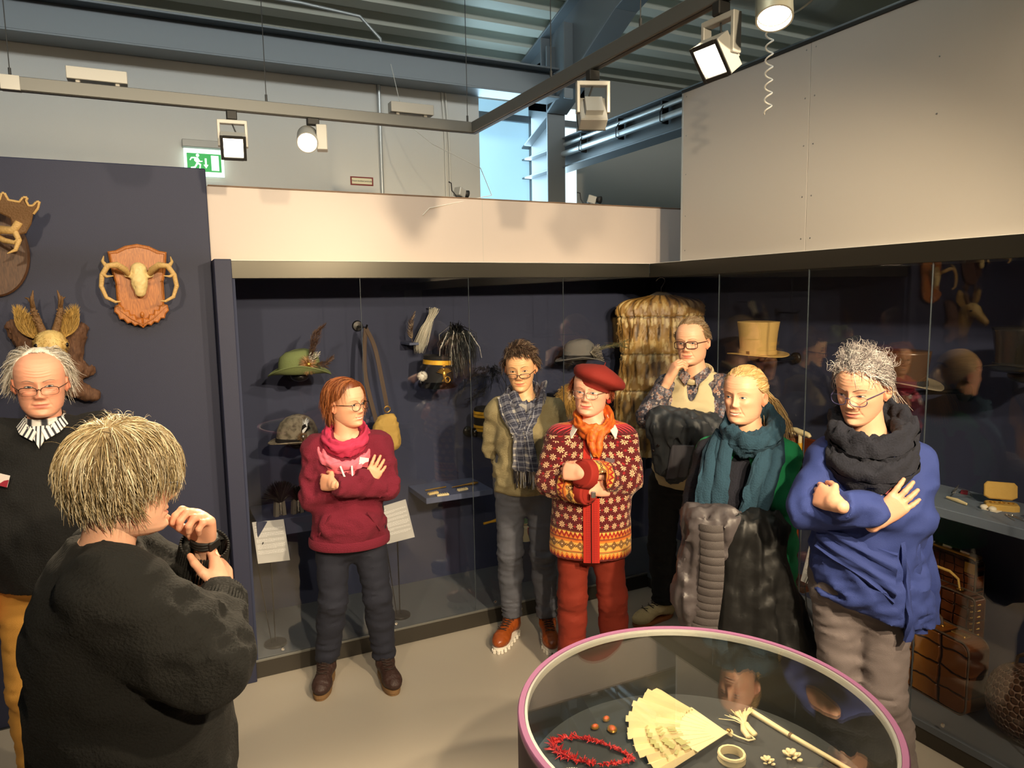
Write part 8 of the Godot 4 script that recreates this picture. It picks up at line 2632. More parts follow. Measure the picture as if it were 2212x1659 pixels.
static func p_olive() -> Array:
	var J := {"hd": V(-0.018, 1.556, 0.02), "nb": V(0, 1.4, 0), "sl": V(0.142, 1.315, -0.01), "sr": V(-0.14, 1.315, -0.005), "el": V(0.2, 1.115, -0.07), "er": V(-0.178, 1.105, -0.06), "wl": V(0.06, 0.962, -0.15), "wr": V(-0.105, 0.964, -0.15), "hl": V(0.082, 0.9, 0.0), "hr": V(-0.084, 0.9, 0.0), "kl": V(0.09, 0.52, 0.0), "kr": V(-0.092, 0.52, 0.0), "al": V(0.111, 0.125, -0.05), "ar": V(-0.092, 0.125, -0.05)}
	var parts := []
	var skin := lin(240, 186, 138)
	var H := mk_head(J, -4, 9, 3, 1.02, skin, {"w": 0.98, "smile": 0.4, "age": 0.65, "nose": 1.08, "jaw": 0.97, "lip": lin(205, 110, 90)})
	var R := [[0.86, 0, 0.0, 0.165, 0.122], [0.9, 0, 0.0, 0.182, 0.135], [0.96, 0, 0.005, 0.18, 0.135], [1.1, 0, 0.01, 0.165, 0.125], [1.22, 0, 0.012, 0.168, 0.125], [1.3, 0, -0.005, 0.16, 0.105], [1.35, 0, -0.015, 0.12, 0.08], [1.4, 0, -0.015, 0.065, 0.06]]
	var mb := body(J, H, R)
	hand(mb, J.wl, V(-0.9, -0.2, -0.1), V(0, 0, -1), -1.0, [0.6, 0.6, 0.6, 0.6], skin)
	hand(mb, J.wr, V(0.8, -0.3, -0.2), V(0, 0, -1), 1.0, [0.6, 0.6, 0.6, 0.6], skin)
	parts.append(["body", mb, "skin", {}])
	face_parts(parts, H, lin(80, 66, 50), W(0.0005, 0), lin(80, 58, 40), 0.0026, 0.75)
	var F := top(J, R, [0.074, 0.06, 0.045])
	F.folds(0.012, V(5, 7, 5), 41)
	F.folds(0.012, V(5, 14, 5), 42, V(-0.3, 0.86, -0.2), V(0.3, 1.14, 0.3), 0.08)
	F.ell(J.nb + V(0, 0.05, 0.03), V(0.075, 0.085, 0.075), 0.01, Basis.IDENTITY, true)
	F.cut(V(0, -1, 0), V(0, 0.87, 0))
	var sw := MB.new(); F.mesh(sw)
	parts.append(["sweater", sw, "olive_wool", {"label": "olive crew-neck sweater"}])
	var lb := MB.new(); lb.box(V(0.135, 0.915, 0.11), V(0.028, 0.018, 0.003), 0.001, Basis(Vector3.UP, 0.7))
	parts.append(["badge", lb, "badge_red", {"label": "small red and white tag at the hem"}])
	var sf := MB.new()
	cowl(sf, J.nb + V(0, 0.0, -0.008), 0.09, 0.085, 0.036, 0.06, 51, 1, 0.035, 4.0)
	strip(sf, PV([V(0.1, 1.43, 0.03), V(0.07, 1.37, 0.105), V(0.025, 1.29, 0.155), V(-0.01, 1.22, 0.168)]), [V(0.02, 0.055, 0.02), V(0.035, 0.05, 0.02), V(0.055, 0.03, 0), V(0.05, 0.02, 0)], 0.014, 5, 0.006)
	strip(sf, PV([V(-0.09, 1.41, 0.05), V(-0.06, 1.33, 0.125), V(-0.02, 1.25, 0.158), V(0.0, 1.2, 0.165)]), [V(0.05, 0.02, 0.01), V(0.06, 0.02, 0.01), V(0.06, 0.0, 0), V(0.05, 0, 0)], 0.014, 6, 0.006)
	var tail := PV([V(-0.005, 1.225, 0.172), V(0.0, 1.15, 0.166), V(0.008, 1.07, 0.17), V(0.012, 1.025, 0.172)])
	strip(sf, tail, [V(0.046, 0.006, 0), V(0.06, 0.0, 0), V(0.068, -0.006, 0.0), V(0.07, -0.008, 0)], 0.012, 7, 0.007)
	parts.append(["scarf", sf, "plaid", {"label": "grey-blue plaid scarf"}])
	var fg := MB.new()
	var g := RandomNumberGenerator.new(); g.seed = 4
	for i in 34:
		var x := lerpf(-0.056, 0.08, i / 33.0)
		var y := 1.027 - (x - 0.012) * 0.1
		fg.col = [lin(28, 28, 40), lin(50, 52, 66), lin(190, 188, 184)][g.randi() % 3]
		fg.tube(PV([V(x, y, 0.17), V(x + g.randfn() * 0.004, y - 0.04, 0.172 + g.randfn() * 0.003), V(x + g.randfn() * 0.007, y - g.randf_range(0.075, 0.1), 0.17 + g.randfn() * 0.005)]), 0.0022, 5)
	parts.append(["scarf_fringe", fg, "hair", {"parent": parts.size() - 1}])
	parts.append(["jeans", legs(J, [0.088, 0.068, 0.056, 0.168, 0.125], 0.13, 0.0105, 18, 0.007), "grey_denim", {"label": "washed grey jeans"}])
	for s: String in ["l", "r"]:
		var up := MB.new(); var so := MB.new(); var lc := MB.new(); var cf := MB.new()
		shoe(up, so, lc, J["a" + s], 0.12 if s == "l" else -0.35, 0.155, 0.285, 0.036, true)
		parts.append(["boot", up, "cognac", {"label": "cognac leather lace-up boot"}]); parts.append(["sole", so, "white_sole", {"parent": parts.size() - 1, "label": "chunky white sole"}]); parts.append(["lace", lc, "dark_lace", {"parent": parts.size() - 2}])
		var a: Vector3 = J["a" + s]
		var rr := PackedVector3Array()
		for i in 33: rr.append(V(a.x + sin(TAU * i / 32) * 0.05, 0.155 + 0.006 * sin(i * 1.0), a.z - 0.02 + cos(TAU * i / 32) * 0.05))
		cf.tube(rr, 0.011, 8, false)
		parts.append(["fleece_cuff", cf, "fleece", {"parent": parts.size() - 3}])
	var hr := MB.new()
	cap_hair(hr, H, TAB_M, func(_t: float) -> float: return 9.0, 0.014, [lin(40, 28, 20), lin(70, 50, 36)], 3)
	var cols := [lin(62, 44, 32), lin(84, 62, 46), lin(46, 32, 24), lin(112, 88, 68), lin(140, 120, 98)]
	hair(hr, H, 1700, W(0.035, 0.07), 6, W(0.012, 0.032), 0.0012, cols, func(g2: RandomNumberGenerator) -> Vector3:
		var th := g2.randf_range(-PI, PI)
		return sph(th, deg_to_rad(g2.randf_range(hairline(th, TAB_M), 89.0))), func(p: Vector3, k: float, l: float) -> Vector3: return V(0.25 + p.x * 3.0, 0.5 - 1.5 * k - (0.7 if p.y < 0.06 else 0.0), (0.6 if p.z > 0.02 and p.y > 0.07 else -0.4)), 0.45, 5)
	hair(hr, H, 160, W(0.04, 0.06), 6, W(0.014, 0.022), 0.0012, cols, func(g2: RandomNumberGenerator) -> Vector3: return sph(g2.randf_range(-0.85, 0.7), deg_to_rad(g2.randf_range(54, 64))), func(p: Vector3, k: float, l: float) -> Vector3: return V(-0.35, 0.2 - 1.6 * k, 0.7 - k), 0.4, 8)
	parts.append(["hair", hr, "hair", {"label": "short tousled dark brown hair"}])
	spectacles(parts, H, "black_frame", 0.0265, 0.0115, 3.2, -0.019, 0.0017, 0.0, "narrow dark reading glasses")
	var cd := MB.new()
	for s: float in [-1.0, 1.0]:
		cd.tube(PV([H.xf * V(s * 0.079, -0.016, 0.0), H.xf * V(s * 0.084, -0.07, 0.005), H.xf * V(s * 0.088, -0.115, 0.0), J.nb + V(s * 0.1, 0.01, -0.02)]), 0.0014, 5)
	parts.append(["glasses_cord", cd, "black_rubber", {}])
	return [thing_of("person", "person with short dark hair in an olive sweater, plaid scarf and grey jeans", "person", V(-1.055, 0, 0.293), -0.513, parts)]

static func knit_uv(p: Vector3, ch: int, J: Dictionary) -> Vector2:
	if ch == 0: return W(atan2(p.x, p.z) * 0.19 / 0.2, 1.0 - (p.y - 0.68) / 0.72)
	var s := "l" if ch == 1 else "r"
	var e: Vector3 = J["e" + s]; var w: Vector3 = J["w" + s]; var sh: Vector3 = J["s" + s]
	var u: Vector3; var o: Vector3; var run := 0.0
	var fore := (p - e).dot((w - e).normalized()) > (p - e).dot((sh - e).normalized())
	if fore:
		u = (e - w).normalized(); o = w; run = (p - w).dot(u)
	else:
		u = (sh - e).normalized(); o = e; run = (e - w).length() + (p - e).dot(u)
	var x := u.cross(V(0, 0.3, 1)).normalized(); var y := u.cross(x)
	var q := p - o - u * (p - o).dot(u)
	return W(atan2(q.dot(y), q.dot(x)) * 0.07 / 0.2 * (1.0), 1.0 - (run + 0.02) / 0.72)

static func p_beret() -> Array:
	var J := {"hd": V(-0.014, 1.487, 0.01), "nb": V(0, 1.345, 0), "sl": V(0.13, 1.24, -0.01), "sr": V(-0.155, 1.24, 0.01), "el": V(0.15, 1.07, 0.035), "er": V(-0.195, 1.06, 0.06), "wl": V(-0.045, 1.135, 0.235), "wr": V(-0.02, 1.045, 0.2), "hl": V(0.06, 0.78, -0.0), "hr": V(-0.1, 0.78, 0.0), "kl": V(0.088, 0.449, 0.0), "kr": V(-0.108, 0.452, 0.0), "al": V(0.105, 0.1, -0.03), "ar": V(-0.115, 0.1, -0.02)}
	var parts := []
	var skin := lin(238, 178, 150)
	var H := mk_head(J, -13, 2, -3, 0.99, skin, {"w": 1.06, "smile": 0.6, "age": 0.5, "nose": 1.0, "jaw": 1.1, "lip": lin(196, 84, 84)})
	var R := [[0.66, -0.02, 0.0, 0.198, 0.145], [0.75, -0.02, 0.0, 0.198, 0.15], [0.9, -0.015, 0.01, 0.192, 0.15], [1.05, -0.01, 0.01, 0.19, 0.145], [1.15, -0.01, 0.01, 0.188, 0.14], [1.23, -0.008, -0.01, 0.175, 0.115], [1.29, -0.004, -0.02, 0.12, 0.085], [1.34, 0, -0.02, 0.07, 0.062]]
	var mb := body(J, H, R)
	hand(mb, J.wl, V(-0.95, 0.06, -0.25), V(-0.25, 0.35, 0.9), 1.0, [1.1, 1.15, 1.2, 1.25], skin, 0.02, 0.95, [0.2, 1.1])
	hand(mb, J.wr + V(0.02, 0, -0.02), V(0.85, 0.0, -0.6), V(0.1, 0.2, 1), -1.0, [0.7, 0.7, 0.7, 0.7], skin, 0.05, 0.95)
	parts.append(["body", mb, "skin", {}])
	face_parts(parts, H, lin(70, 90, 110), W(0.0008, 0), lin(170, 110, 80), 0.0022, 0.8)
	var F := top(J, R, [0.08, 0.08, 0.066], 0.0105, 0.03, 0.006)
	F.folds(0.006, V(5, 6, 5), 61)
	F.folds(0.01, V(12, 9, 12), 62, V(-0.32, 0.95, -0.1), V(0.32, 1.2, 0.3), 0.05)
	F.ell(J.nb + V(0, 0.05, 0.035), V(0.075, 0.1, 0.08), 0.01, Basis.IDENTITY, true)
	F.cut(V(0, -1, 0), V(0, 0.683, 0))
	var dl: Vector3 = (J.wl - J.el).normalized(); F.cut_near(dl, J.wl - dl * 0.03, 0.1)
	var dr: Vector3 = (J.wr - J.er).normalized(); F.cut_near(dr, J.wr - dr * 0.03, 0.09)
	var cg := MB.new()
	F.mesh(cg, null, func(p: Vector3) -> int:
		var best := 0.0
		var out := 0
		var rg := Field.ring_at(R, clampf(p.y, 0.66, 1.34))
		best = sqrt(pow((p.x - rg[0]) / rg[2], 2) + pow((p.z - rg[1]) / rg[3], 2)) - 1.0
		best = best * 0.14 - 0.012 if p.y < 1.26 else -0.06
		for k in 2:
			var s := "l" if k == 0 else "r"
			for sg: Array in [["s" + s, "e" + s, 0.084], ["e" + s, "w" + s, 0.073]]:
				var a: Vector3 = J[sg[0]]; var b: Vector3 = J[sg[1]]
				var q := Geometry3D.get_closest_point_to_segment(p, a, b)
				var d: float = p.distance_to(q) - sg[2]
				if d < best:
					best = d; out = k + 1
		return out, func(p: Vector3, ch: int) -> Vector2: return knit_uv(p, ch, J))
	parts.append(["cardigan", cg, "nordic", {"label": "red and orange star-patterned cardigan"}])
	for q: Array in [[J.wl, dl, 0.0655], [J.wr, dr, 0.064]]:
		var cu := MB.new()
		cu.tube(PV([q[0] - q[1] * 0.04, q[0] - q[1] * 0.036, q[0] - q[1] * 0.0, q[0] + q[1] * 0.012, q[0] + q[1] * 0.014, q[0] + q[1] * 0.0]), [q[2] - 0.006, q[2] + 0.003, q[2] + 0.002, q[2] - 0.002, q[2] - 0.008, q[2] - 0.03], 28, true)
		parts.append(["cuff", cu, "cuff_red", {"label": "plain red turned-back cuff"}])
	var zb := MB.new(); var zp := MB.new()
	for sg: Array in [[0.685, 1.0], [1.1, 1.275]]:
		var rows := []
		for i in 24:
			var y: float = lerpf(sg[0], sg[1], i / 23.0)
			var rg := Field.ring_at(R, y)
			var row := PackedVector3Array()
			for k in 9:
				var x := lerpf(-0.046, 0.03, k / 8.0)
				var dx: float = (x - rg[0]) / rg[2]
				row.append(V(x, y, rg[1] + rg[3] * sqrt(maxf(0.0, 1 - dx * dx)) + 0.009))
			rows.append(row)
		zb.sheet(rows, 0.008)
		var ln := PackedVector3Array()
		for r in rows: ln.append(r[4] + V(0, 0, 0.001))
		zp.tube(ln, 0.0025, 6)
	parts.append(["zip_band", zb, "zip_band", {"label": "patterned red front band"}])
	parts.append(["zip", zp, "dark_metal", {"parent": parts.size() - 1}])
	var wc := MB.new()
	for s: float in [-1.0, 1.0]:
		wc.sheet([PV([J.nb + V(s * 0.062, 0.03, 0.0), J.nb + V(s * 0.07, 0.015, 0.04), J.nb + V(s * 0.06, -0.005, 0.08)]), PV([J.nb + V(s * 0.1, -0.015, 0.01), J.nb + V(s * 0.115, -0.045, 0.055), J.nb + V(s * 0.105, -0.075, 0.1)])], 0.004 * s)
	wc.prism(PW([W(-0.03, 0.0), W(0.024, 0.0), W(-0.006, -0.12)]), 0.004, Transform3D(Basis(Vector3.RIGHT, -0.2), J.nb + V(0, -0.06, 0.118)))
	parts.append(["shirt_collar", wc, "white_shirt", {"label": "white shirt collar"}])
	var sf := MB.new()
	cowl(sf, J.nb + V(0, 0.012, -0.004), 0.078, 0.076, 0.03, 0.06, 71, 1, 0.03, 5.0)
	strip(sf, PV([V(0.02, 1.31, 0.12), V(0.01, 1.275, 0.14), V(0.012, 1.23, 0.15), V(0.016, 1.195, 0.148)]), [V(0.045, 0.0, 0), V(0.04, 0.0, 0), V(0.03, 0, 0), V(0.008, 0, 0)], 0.01, 72, 0.007)
	parts.append(["scarf", sf, "orange_silk", {"label": "orange and yellow neck scarf"}])
	var bd := MB.new(); var bp := MB.new()
	badge(bd, bp, V(0.075, 1.165, 0.146), V(0.35, 0.2, 1), 0.045)
	parts.append(["badge", bd, "badge_dark", {}]); parts.append(["badge_print", bp, "badge_red", {"parent": parts.size() - 1}])
	var wt := MB.new(); wt.box(J.wr + dr * 0.03 + V(0.0, 0.0, 0.036), V(0.022, 0.03, 0.01), 0.004)
	parts.append(["wristwatch", wt, "silver", {}])
	parts.append(["trousers", legs(J, [0.082, 0.07, 0.071, 0.172, 0.128], 0.05, 0.012, 28, 0.006), "rust_cord", {"label": "rust-red trousers"}])
	var up := MB.new(); var so := MB.new()
	for a: Vector3 in [J.al, J.ar]: shoe(up, so, null, a, 0.0, 0.1)
	parts.append(["shoe", up, "dark_leather", {}]); parts.append(["sole", so, "black_rubber", {}])
	var hr := MB.new()
	var tab := [[0, 34], [40, 30], [60, 18], [80, 2], [96, -8], [110, -18], [180, -38]]
	cap_hair(hr, H, tab, func(t: float) -> float: return -0.06 if absf(t) > 1.7 else 9.0, 0.008, [lin(90, 36, 16), lin(120, 50, 22)], 3, 0.05)
	var cols := [lin(134, 56, 26), lin(110, 44, 20), lin(156, 76, 38)]
	hair(hr, H, 900, W(0.035, 0.08), 6, W(0.008, 0.024), 0.0012, cols, func(g: RandomNumberGenerator) -> Vector3:
		var th := g.randf_range(1.2, 2 * PI - 1.2)
		return sph(th, deg_to_rad(g.randf_range(hairline(th, tab), 30.0))), func(p: Vector3, k: float, _l: float) -> Vector3: return V(p.x * 5, -1.0, -0.5 + 1.2 * k), 0.4, 5)
	parts.append(["hair", hr, "hair", {"label": "short red hair under the beret"}])
	var be := MB.new()
	var bx: Transform3D = H.xf * Transform3D(Basis.from_euler(V(-0.2, 0, -0.3)), V(0.014, 0.03, -0.012))
	var g3 := FastNoiseLite.new(); g3.seed = 3; g3.frequency = 1.0
	var rows := []
	var pf := [[0.0835, -0.014], [0.086, -0.01], [0.089, 0.0], [0.108, 0.008], [0.125, 0.018], [0.13, 0.031], [0.123, 0.047], [0.1, 0.06], [0.07, 0.07], [0.035, 0.074], [0.006, 0.075], [0.0035, 0.086], [0.0, 0.087]]
	for q: Array in pf:
		var row := PackedVector3Array()
		for i in 65:
			var a := TAU * i / 64
			var k := 1.0 + 0.04 * g3.get_noise_3d(sin(a) * 1.5, cos(a) * 1.5, q[1] * 20) * (1.0 if q[0] > 0.09 else 0.2)
			row.append(bx * V(sin(a) * q[0] * k * 1.0 + (0.012 if q[1] > 0.015 else 0.0), q[1] * (1.25 + 0.1 * sin(a * 2 + 1)), cos(a) * q[0] * k * 1.24))
		rows.append(row)
	be.grid(rows)
	parts.append(["beret", be, "beret", {"label": "brick-red felt beret"}])
	spectacles(parts, H, "silver", 0.0265, 0.0165, 2.8, -0.008, 0.0013, 0.0, "thin metal-framed glasses")
	var er := MB.new(); er.ball(H.xf * V(0.088, -0.05, -0.01), V(0.011, 0.011, 0.011), 14, 8)
	parts.append(["earring", er, "cuff_red", {"label": "round red earring"}])
	return [thing_of("person", "person in a brick-red beret and a star-patterned red cardigan, arms crossed", "person", V(-0.968, 0, 0.849), -0.6, parts)]

static func p_vest() -> Array:
	var J := {"hd": V(-0.024, 1.672, 0.02), "nb": V(0, 1.5, -0.01), "sl": V(0.15, 1.415, -0.01), "sr": V(-0.165, 1.41, -0.02), "el": V(0.165, 1.2, 0.08), "er": V(-0.2, 1.27, 0.22), "wl": V(-0.02, 1.26, 0.34), "wr": V(-0.1, 1.47, 0.19), "hl": V(0.04, 0.86, -0.01), "hr": V(-0.165, 0.86, 0.02), "kl": V(0.04, 0.47, -0.06), "kr": V(-0.19, 0.47, 0.0), "al": V(0.04, 0.1, -0.1), "ar": V(-0.195, 0.11, -0.06)}
	var parts := []
	var skin := lin(240, 184, 150)
	var H := mk_head(J, -2, 3, 2, 1.04, skin, {"w": 1.03, "smile": 0.3, "age": 0.6, "nose": 1.1, "male": 0.4, "jaw": 1.1, "lip": lin(208, 120, 108)})
	var R := [[0.86, -0.04, 0.0, 0.185, 0.135], [0.95, -0.035, 0.01, 0.192, 0.15], [1.1, -0.02, 0.015, 0.19, 0.15], [1.25, -0.01, 0.01, 0.19, 0.14], [1.36, -0.005, -0.01, 0.18, 0.115], [1.43, 0, -0.02, 0.13, 0.09], [1.49, 0, -0.02, 0.07, 0.062]]
	var mb := body(J, H, R)
	hand(mb, J.wr, V(0.35, 0.8, -0.1), V(-0.75, 0.1, 0.6), -1.0, [0.75, 0.85, 0.95, 1.0], skin, 0.06, 1.05, [0.6, 0.5])
	hand(mb, J.wl, V(-0.9, 0.1, 0.1), V(0, 0.5, 0.8), 1.0, [0.7, 0.7, 0.8, 0.8], skin)
	parts.append(["body", mb, "skin", {}])
	face_parts(parts, H, lin(80, 90, 100), W(0.0005, 0), lin(150, 116, 84), 0.0025, 0.7)
	var F := top(J, R, [0.074, 0.066, 0.048])
	F.folds(0.009, V(9, 9, 9), 81)
	F.cut(V(0, -1, 0), V(0, 0.95, 0))
	F.ell(J.nb + V(0, 0.05, 0.03), V(0.072, 0.085, 0.07), 0.01, Basis.IDENTITY, true)
	var dr: Vector3 = (J.wr - J.er).normalized(); F.cut_near(dr, J.wr - dr * 0.04, 0.08)
	var sh := MB.new(); F.mesh(sh)
	parts.append(["shirt", sh, "floral", {"label": "slate shirt printed with pale flowers"}])
	var Rv := []
	for r in R: Rv.append([r[0], r[1], r[2], r[3] + 0.016, r[4] + 0.018])
	var Fv := Field.new(V(-0.29, 0.82, -0.22), V(0.27, 1.58, 0.22), 0.0105)
	Fv.rings(Rv, 0.02)
	for s: float in [-1.0, 1.0]: Fv.cap(J.nb + V(s * 0.03, -0.04, -0.01), V(s * 0.135, 1.435, -0.015), 0.052, 0.06, 0.03)
	Fv.folds(0.008, V(4, 16, 4), 83)
	Fv.cut(V(0, -1, 0), V(0, 0.86, 0))
	for s: float in [-1.0, 1.0]: Fv.ell(V(s * 0.235, 1.33, 0.01), V(0.075, 0.14, 0.11), 0.01, Basis.IDENTITY, true)
	Fv.ell(J.nb + V(0.0, 0.02, 0.1), V(0.04, 0.17, 0.1), 0.01, Basis.IDENTITY, true)
	var vs := MB.new(); Fv.mesh(vs)
	parts.append(["vest", vs, "beige_quilt", {"label": "beige sleeveless vest"}])
	var vc := MB.new()
	cowl(vc, J.nb + V(0, 0.004, -0.014), 0.084, 0.066, 0.012, 0.05, 85, 1, 0.03, 2.0)
	parts.append(["vest_collar", vc, "beige_quilt", {}])
	var sc := MB.new()
	for s: float in [-1.0, 1.0]:
		sc.sheet([PV([J.nb + V(s * 0.06, 0.035, 0.01), J.nb + V(s * 0.05, 0.02, 0.06), J.nb + V(s * 0.012, -0.01, 0.09)]), PV([J.nb + V(s * 0.082, 0.005, 0.02), J.nb + V(s * 0.075, -0.02, 0.085), J.nb + V(s * 0.03, -0.065, 0.115)])], 0.004 * s)
	parts.append(["shirt_collar", sc, "floral", {}])
	parts.append(["jeans", legs(J, [0.098, 0.078, 0.068, 0.18, 0.14], 0.105, 0.012, 38, 0.006), "black_denim", {"label": "black jeans"}])
	for s: String in ["r", "l"]:
		var up := MB.new(); var so := MB.new(); var lc := MB.new()
		shoe(up, so, lc, J["a" + s], -0.5 if s == "r" else 0.1, 0.1, 0.3, 0.025)
		parts.append(["shoe", up, "beige_suede", {"label": "beige suede lace-up shoe"}]); parts.append(["sole", so, "tan_heel", {"parent": parts.size() - 1}]); parts.append(["lace", lc, "dark_lace", {"parent": parts.size() - 2}])
	var hr := MB.new()
	var tab := [[0, 44], [20, 50], [38, 44], [54, 22], [72, 2], [90, -8], [110, -12], [180, -34]]
	cap_hair(hr, H, tab, func(_t: float) -> float: return 9.0, 0.009, [lin(120, 92, 60), lin(150, 122, 88)], 3)
	var cols := [lin(150, 122, 88), lin(128, 100, 68), lin(172, 148, 116), lin(190, 172, 146)]
	hair(hr, H, 1600, W(0.03, 0.06), 6, W(0.006, 0.018), 0.0011, cols, func(g: RandomNumberGenerator) -> Vector3:
		var th := g.randf_range(-PI, PI)
		return sph(th, deg_to_rad(g.randf_range(hairline(th, tab), 89.0))), func(p: Vector3, k: float, l: float) -> Vector3: return V(0.6 if p.y > 0.08 else p.x * 2.0, -0.6 if p.y < 0.07 else -0.1, -0.7), 1.1, 5)
	parts.append(["hair", hr, "hair", {"label": "short receding light brown hair"}])
	spectacles(parts, H, "tortoise", 0.0285, 0.0185, 4.2, -0.007, 0.0021, 0.0, "dark rectangular glasses")
	var jk := MB.new()
	var e0: Vector3 = J.el; var w0: Vector3 = J.wl
	var Fj := Field.new(V(-0.25, 0.86, 0.02), V(0.3, 1.4, 0.5), 0.0105)
	Fj.cap(e0 + V(-0.03, 0.01, 0.02), w0 + V(-0.06, 0.0, 0.0), 0.085, 0.085, 0.02)
	Fj.cap(V(-0.07, 1.27, 0.36), V(-0.08, 1.02, 0.28), 0.075, 0.06, 0.04)
	Fj.cap(V(0.0, 1.25, 0.32), V(-0.02, 0.99, 0.25), 0.07, 0.06, 0.04)
	Fj.cap(V(0.08, 1.22, 0.24), V(0.07, 1.02, 0.22), 0.07, 0.055, 0.03)
	Fj.cap(V(-0.12, 1.22, 0.36), V(-0.06, 0.96, 0.24), 0.035, 0.04, 0.02)
	Fj.folds(0.022, V(11, 2.2, 11), 87); Fj.folds(0.008, V(7, 9, 7), 88)
	Fj.mesh(jk)
	var sn := MB.new()
	for q: Vector3 in [V(-0.1, 1.13, 0.43), V(-0.075, 1.16, 0.425)]: sn.ball(q, V(0.008, 0.008, 0.005), 10, 6)
	var cu := MB.new()
	strip(cu, PV([V(0.03, 1.16, 0.36), V(0.015, 1.07, 0.35), V(-0.01, 0.98, 0.32)]), [V(0.05, 0.0, -0.02), V(0.05, 0, -0.02), V(0.05, 0.01, -0.02)], 0.012, 89)
	return [thing_of("person", "person in dark rectangular glasses, a beige vest and a flowered shirt, hand under the chin", "person", V(-0.143, 0, 0.619), -0.984, parts),
		thing_of("jacket", "dark slate jacket folded over the forearm of the person in the beige vest", "jacket", V(-0.143, 0, 0.619), -0.984, [["shell", jk, "slate_nylon", {}], ["button", sn, "dark_metal", {}], ["hem_band", cu, "slate_knit", {}]])]

static func p_blonde() -> Array:
	var J := {"hd": V(-0.03, 1.52, 0.02), "nb": V(0, 1.36, -0.01), "sl": V(0.135, 1.27, -0.02), "sr": V(-0.165, 1.27, 0.0), "el": V(0.168, 1.04, -0.02), "er": V(-0.215, 1.035, 0.03), "wl": V(0.0, 1.03, 0.2), "wr": V(-0.1, 1.05, 0.21), "hl": V(0.06, 0.84, 0), "hr": V(-0.1, 0.84, 0.02), "kl": V(0.06, 0.49, 0), "kr": V(-0.085, 0.49, 0.02), "al": V(0.065, 0.1, -0.03), "ar": V(-0.08, 0.1, 0)}
	var parts := []
	var skin := lin(228, 172, 140)
	var H := mk_head(J, -20, 0, 0, 0.96, skin, {"w": 1.04, "smile": 1.0, "age": 0.45, "nose": 0.95, "jaw": 1.05, "lip": lin(190, 90, 84), "grin": 1.0})
	var R := [[0.7, -0.02, 0.0, 0.185, 0.14], [0.85, -0.02, 0.0, 0.19, 0.145], [1.0, -0.015, 0.01, 0.175, 0.135], [1.12, -0.015, 0.015, 0.172, 0.138], [1.2, -0.015, 0.0, 0.168, 0.115], [1.27, -0.01, -0.02, 0.125, 0.085], [1.33, 0, -0.02, 0.07, 0.06]]
	var mb := body(J, H, R)
	hand(mb, J.wl, V(-0.9, -0.1, 0.3), V(0, 0.8, 0.5), 1.0, [0.8, 0.8, 0.9, 0.9], skin, 0.05, 0.92)
	hand(mb, J.wr, V(0.8, -0.2, 0.3), V(0, 0.8, 0.5), -1.0, [0.8, 0.8, 0.9, 0.9], skin, 0.05, 0.92)
	parts.append(["body", mb, "skin", {}])
	face_parts(parts, H, lin(70, 90, 110), W(-0.001, 0), lin(190, 150, 110), 0.0022, 0.7)
	var F := top(J, R, [0.058, 0.056, 0.045])
	F.folds(0.01, V(8, 8, 8), 91)
	F.ell(J.nb + V(0, 0.05, 0.02), V(0.07, 0.08, 0.07), 0.01, Basis.IDENTITY, true)
	F.cut(V(0, -1, 0), V(0, 0.75, 0))
	var sw := MB.new(); F.mesh(sw)
	parts.append(["sweater", sw, "ink_wool", {"label": "ink-dark long-sleeved sweater"}])
	# quilted vest, open in front
	var Rv := []
	for r in R: Rv.append([r[0], r[1], r[2], r[3] + 0.026, r[4] + 0.024])
	var Fv := Field.new(V(-0.32, 0.66, -0.23), V(0.29, 1.42, 0.24), 0.0105)
	Fv.rings(Rv, 0.02)
	for s: float in [-1.0, 1.0]: Fv.cap(J.nb + V(s * 0.035 - 0.005, -0.035, -0.015), V(s * 0.145 - 0.01, 1.27, -0.015), 0.05, 0.07, 0.03)
	for i in 6: # quilting seams
		var y := 0.76 + i * 0.1
		for z in Fv.nz:
			for x in Fv.nx:
				for yy in range(maxi(0, int((y - 0.05 - Fv.o.y) / Fv.cs)), mini(Fv.ny, int((y + 0.05 - Fv.o.y) / Fv.cs))):
					var k := absf(Fv.o.y + yy * Fv.cs - y) / 0.05
					Fv.d[(z * Fv.ny + yy) * Fv.nx + x] += 0.009 * (1.0 - k) * (1.0 - k) - 0.004
	Fv.folds(0.007, V(8, 5, 8), 93)
	Fv.cut(V(0, -1, 0), V(0, 0.7, 0))
	for s: float in [-1.0, 1.0]: Fv.ell(V(s * 0.268 - 0.015, 1.13, -0.02), V(0.055, 0.15, 0.1), 0.01, Basis.IDENTITY, true)
	Fv.ell(V(-0.035, 1.0, 0.16), V(0.062, 0.5, 0.14), 0.01, Basis.IDENTITY, true)
	var vs := MB.new(); Fv.mesh(vs)
	parts.append(["vest", vs, "green_quilt", {"label": "emerald green quilted vest"}])
	var zp := MB.new()
	for s: float in [-1.0, 1.0]:
		var pts := PackedVector3Array()
		for i in 14:
			var y := lerpf(0.78, 1.22, i / 13.0)
			var rg := Field.ring_at(Rv, y)
			var x := -0.035 + s * 0.062 * sqrt(maxf(0.1, 1 - pow((y - 1.0) / 0.5, 2)))
			pts.append(V(x, y, rg[1] + rg[3] * sqrt(1 - pow((x - rg[0]) / rg[2], 2)) + 0.002))
		zp.tube(pts, 0.0028, 6)
	var pk := PV([V(0.15, 0.86, 0.095), V(0.165, 0.8, 0.088), V(0.172, 0.74, 0.078)])
	zp.tube(pk, 0.0035, 6)
	parts.append(["zip", zp, "silver", {"parent": parts.size() - 1}])
	var sf := MB.new()
	cowl(sf, J.nb + V(0, 0.035, -0.002), 0.092, 0.086, 0.046, 0.06, 95, 1, 0.04, 3.0)
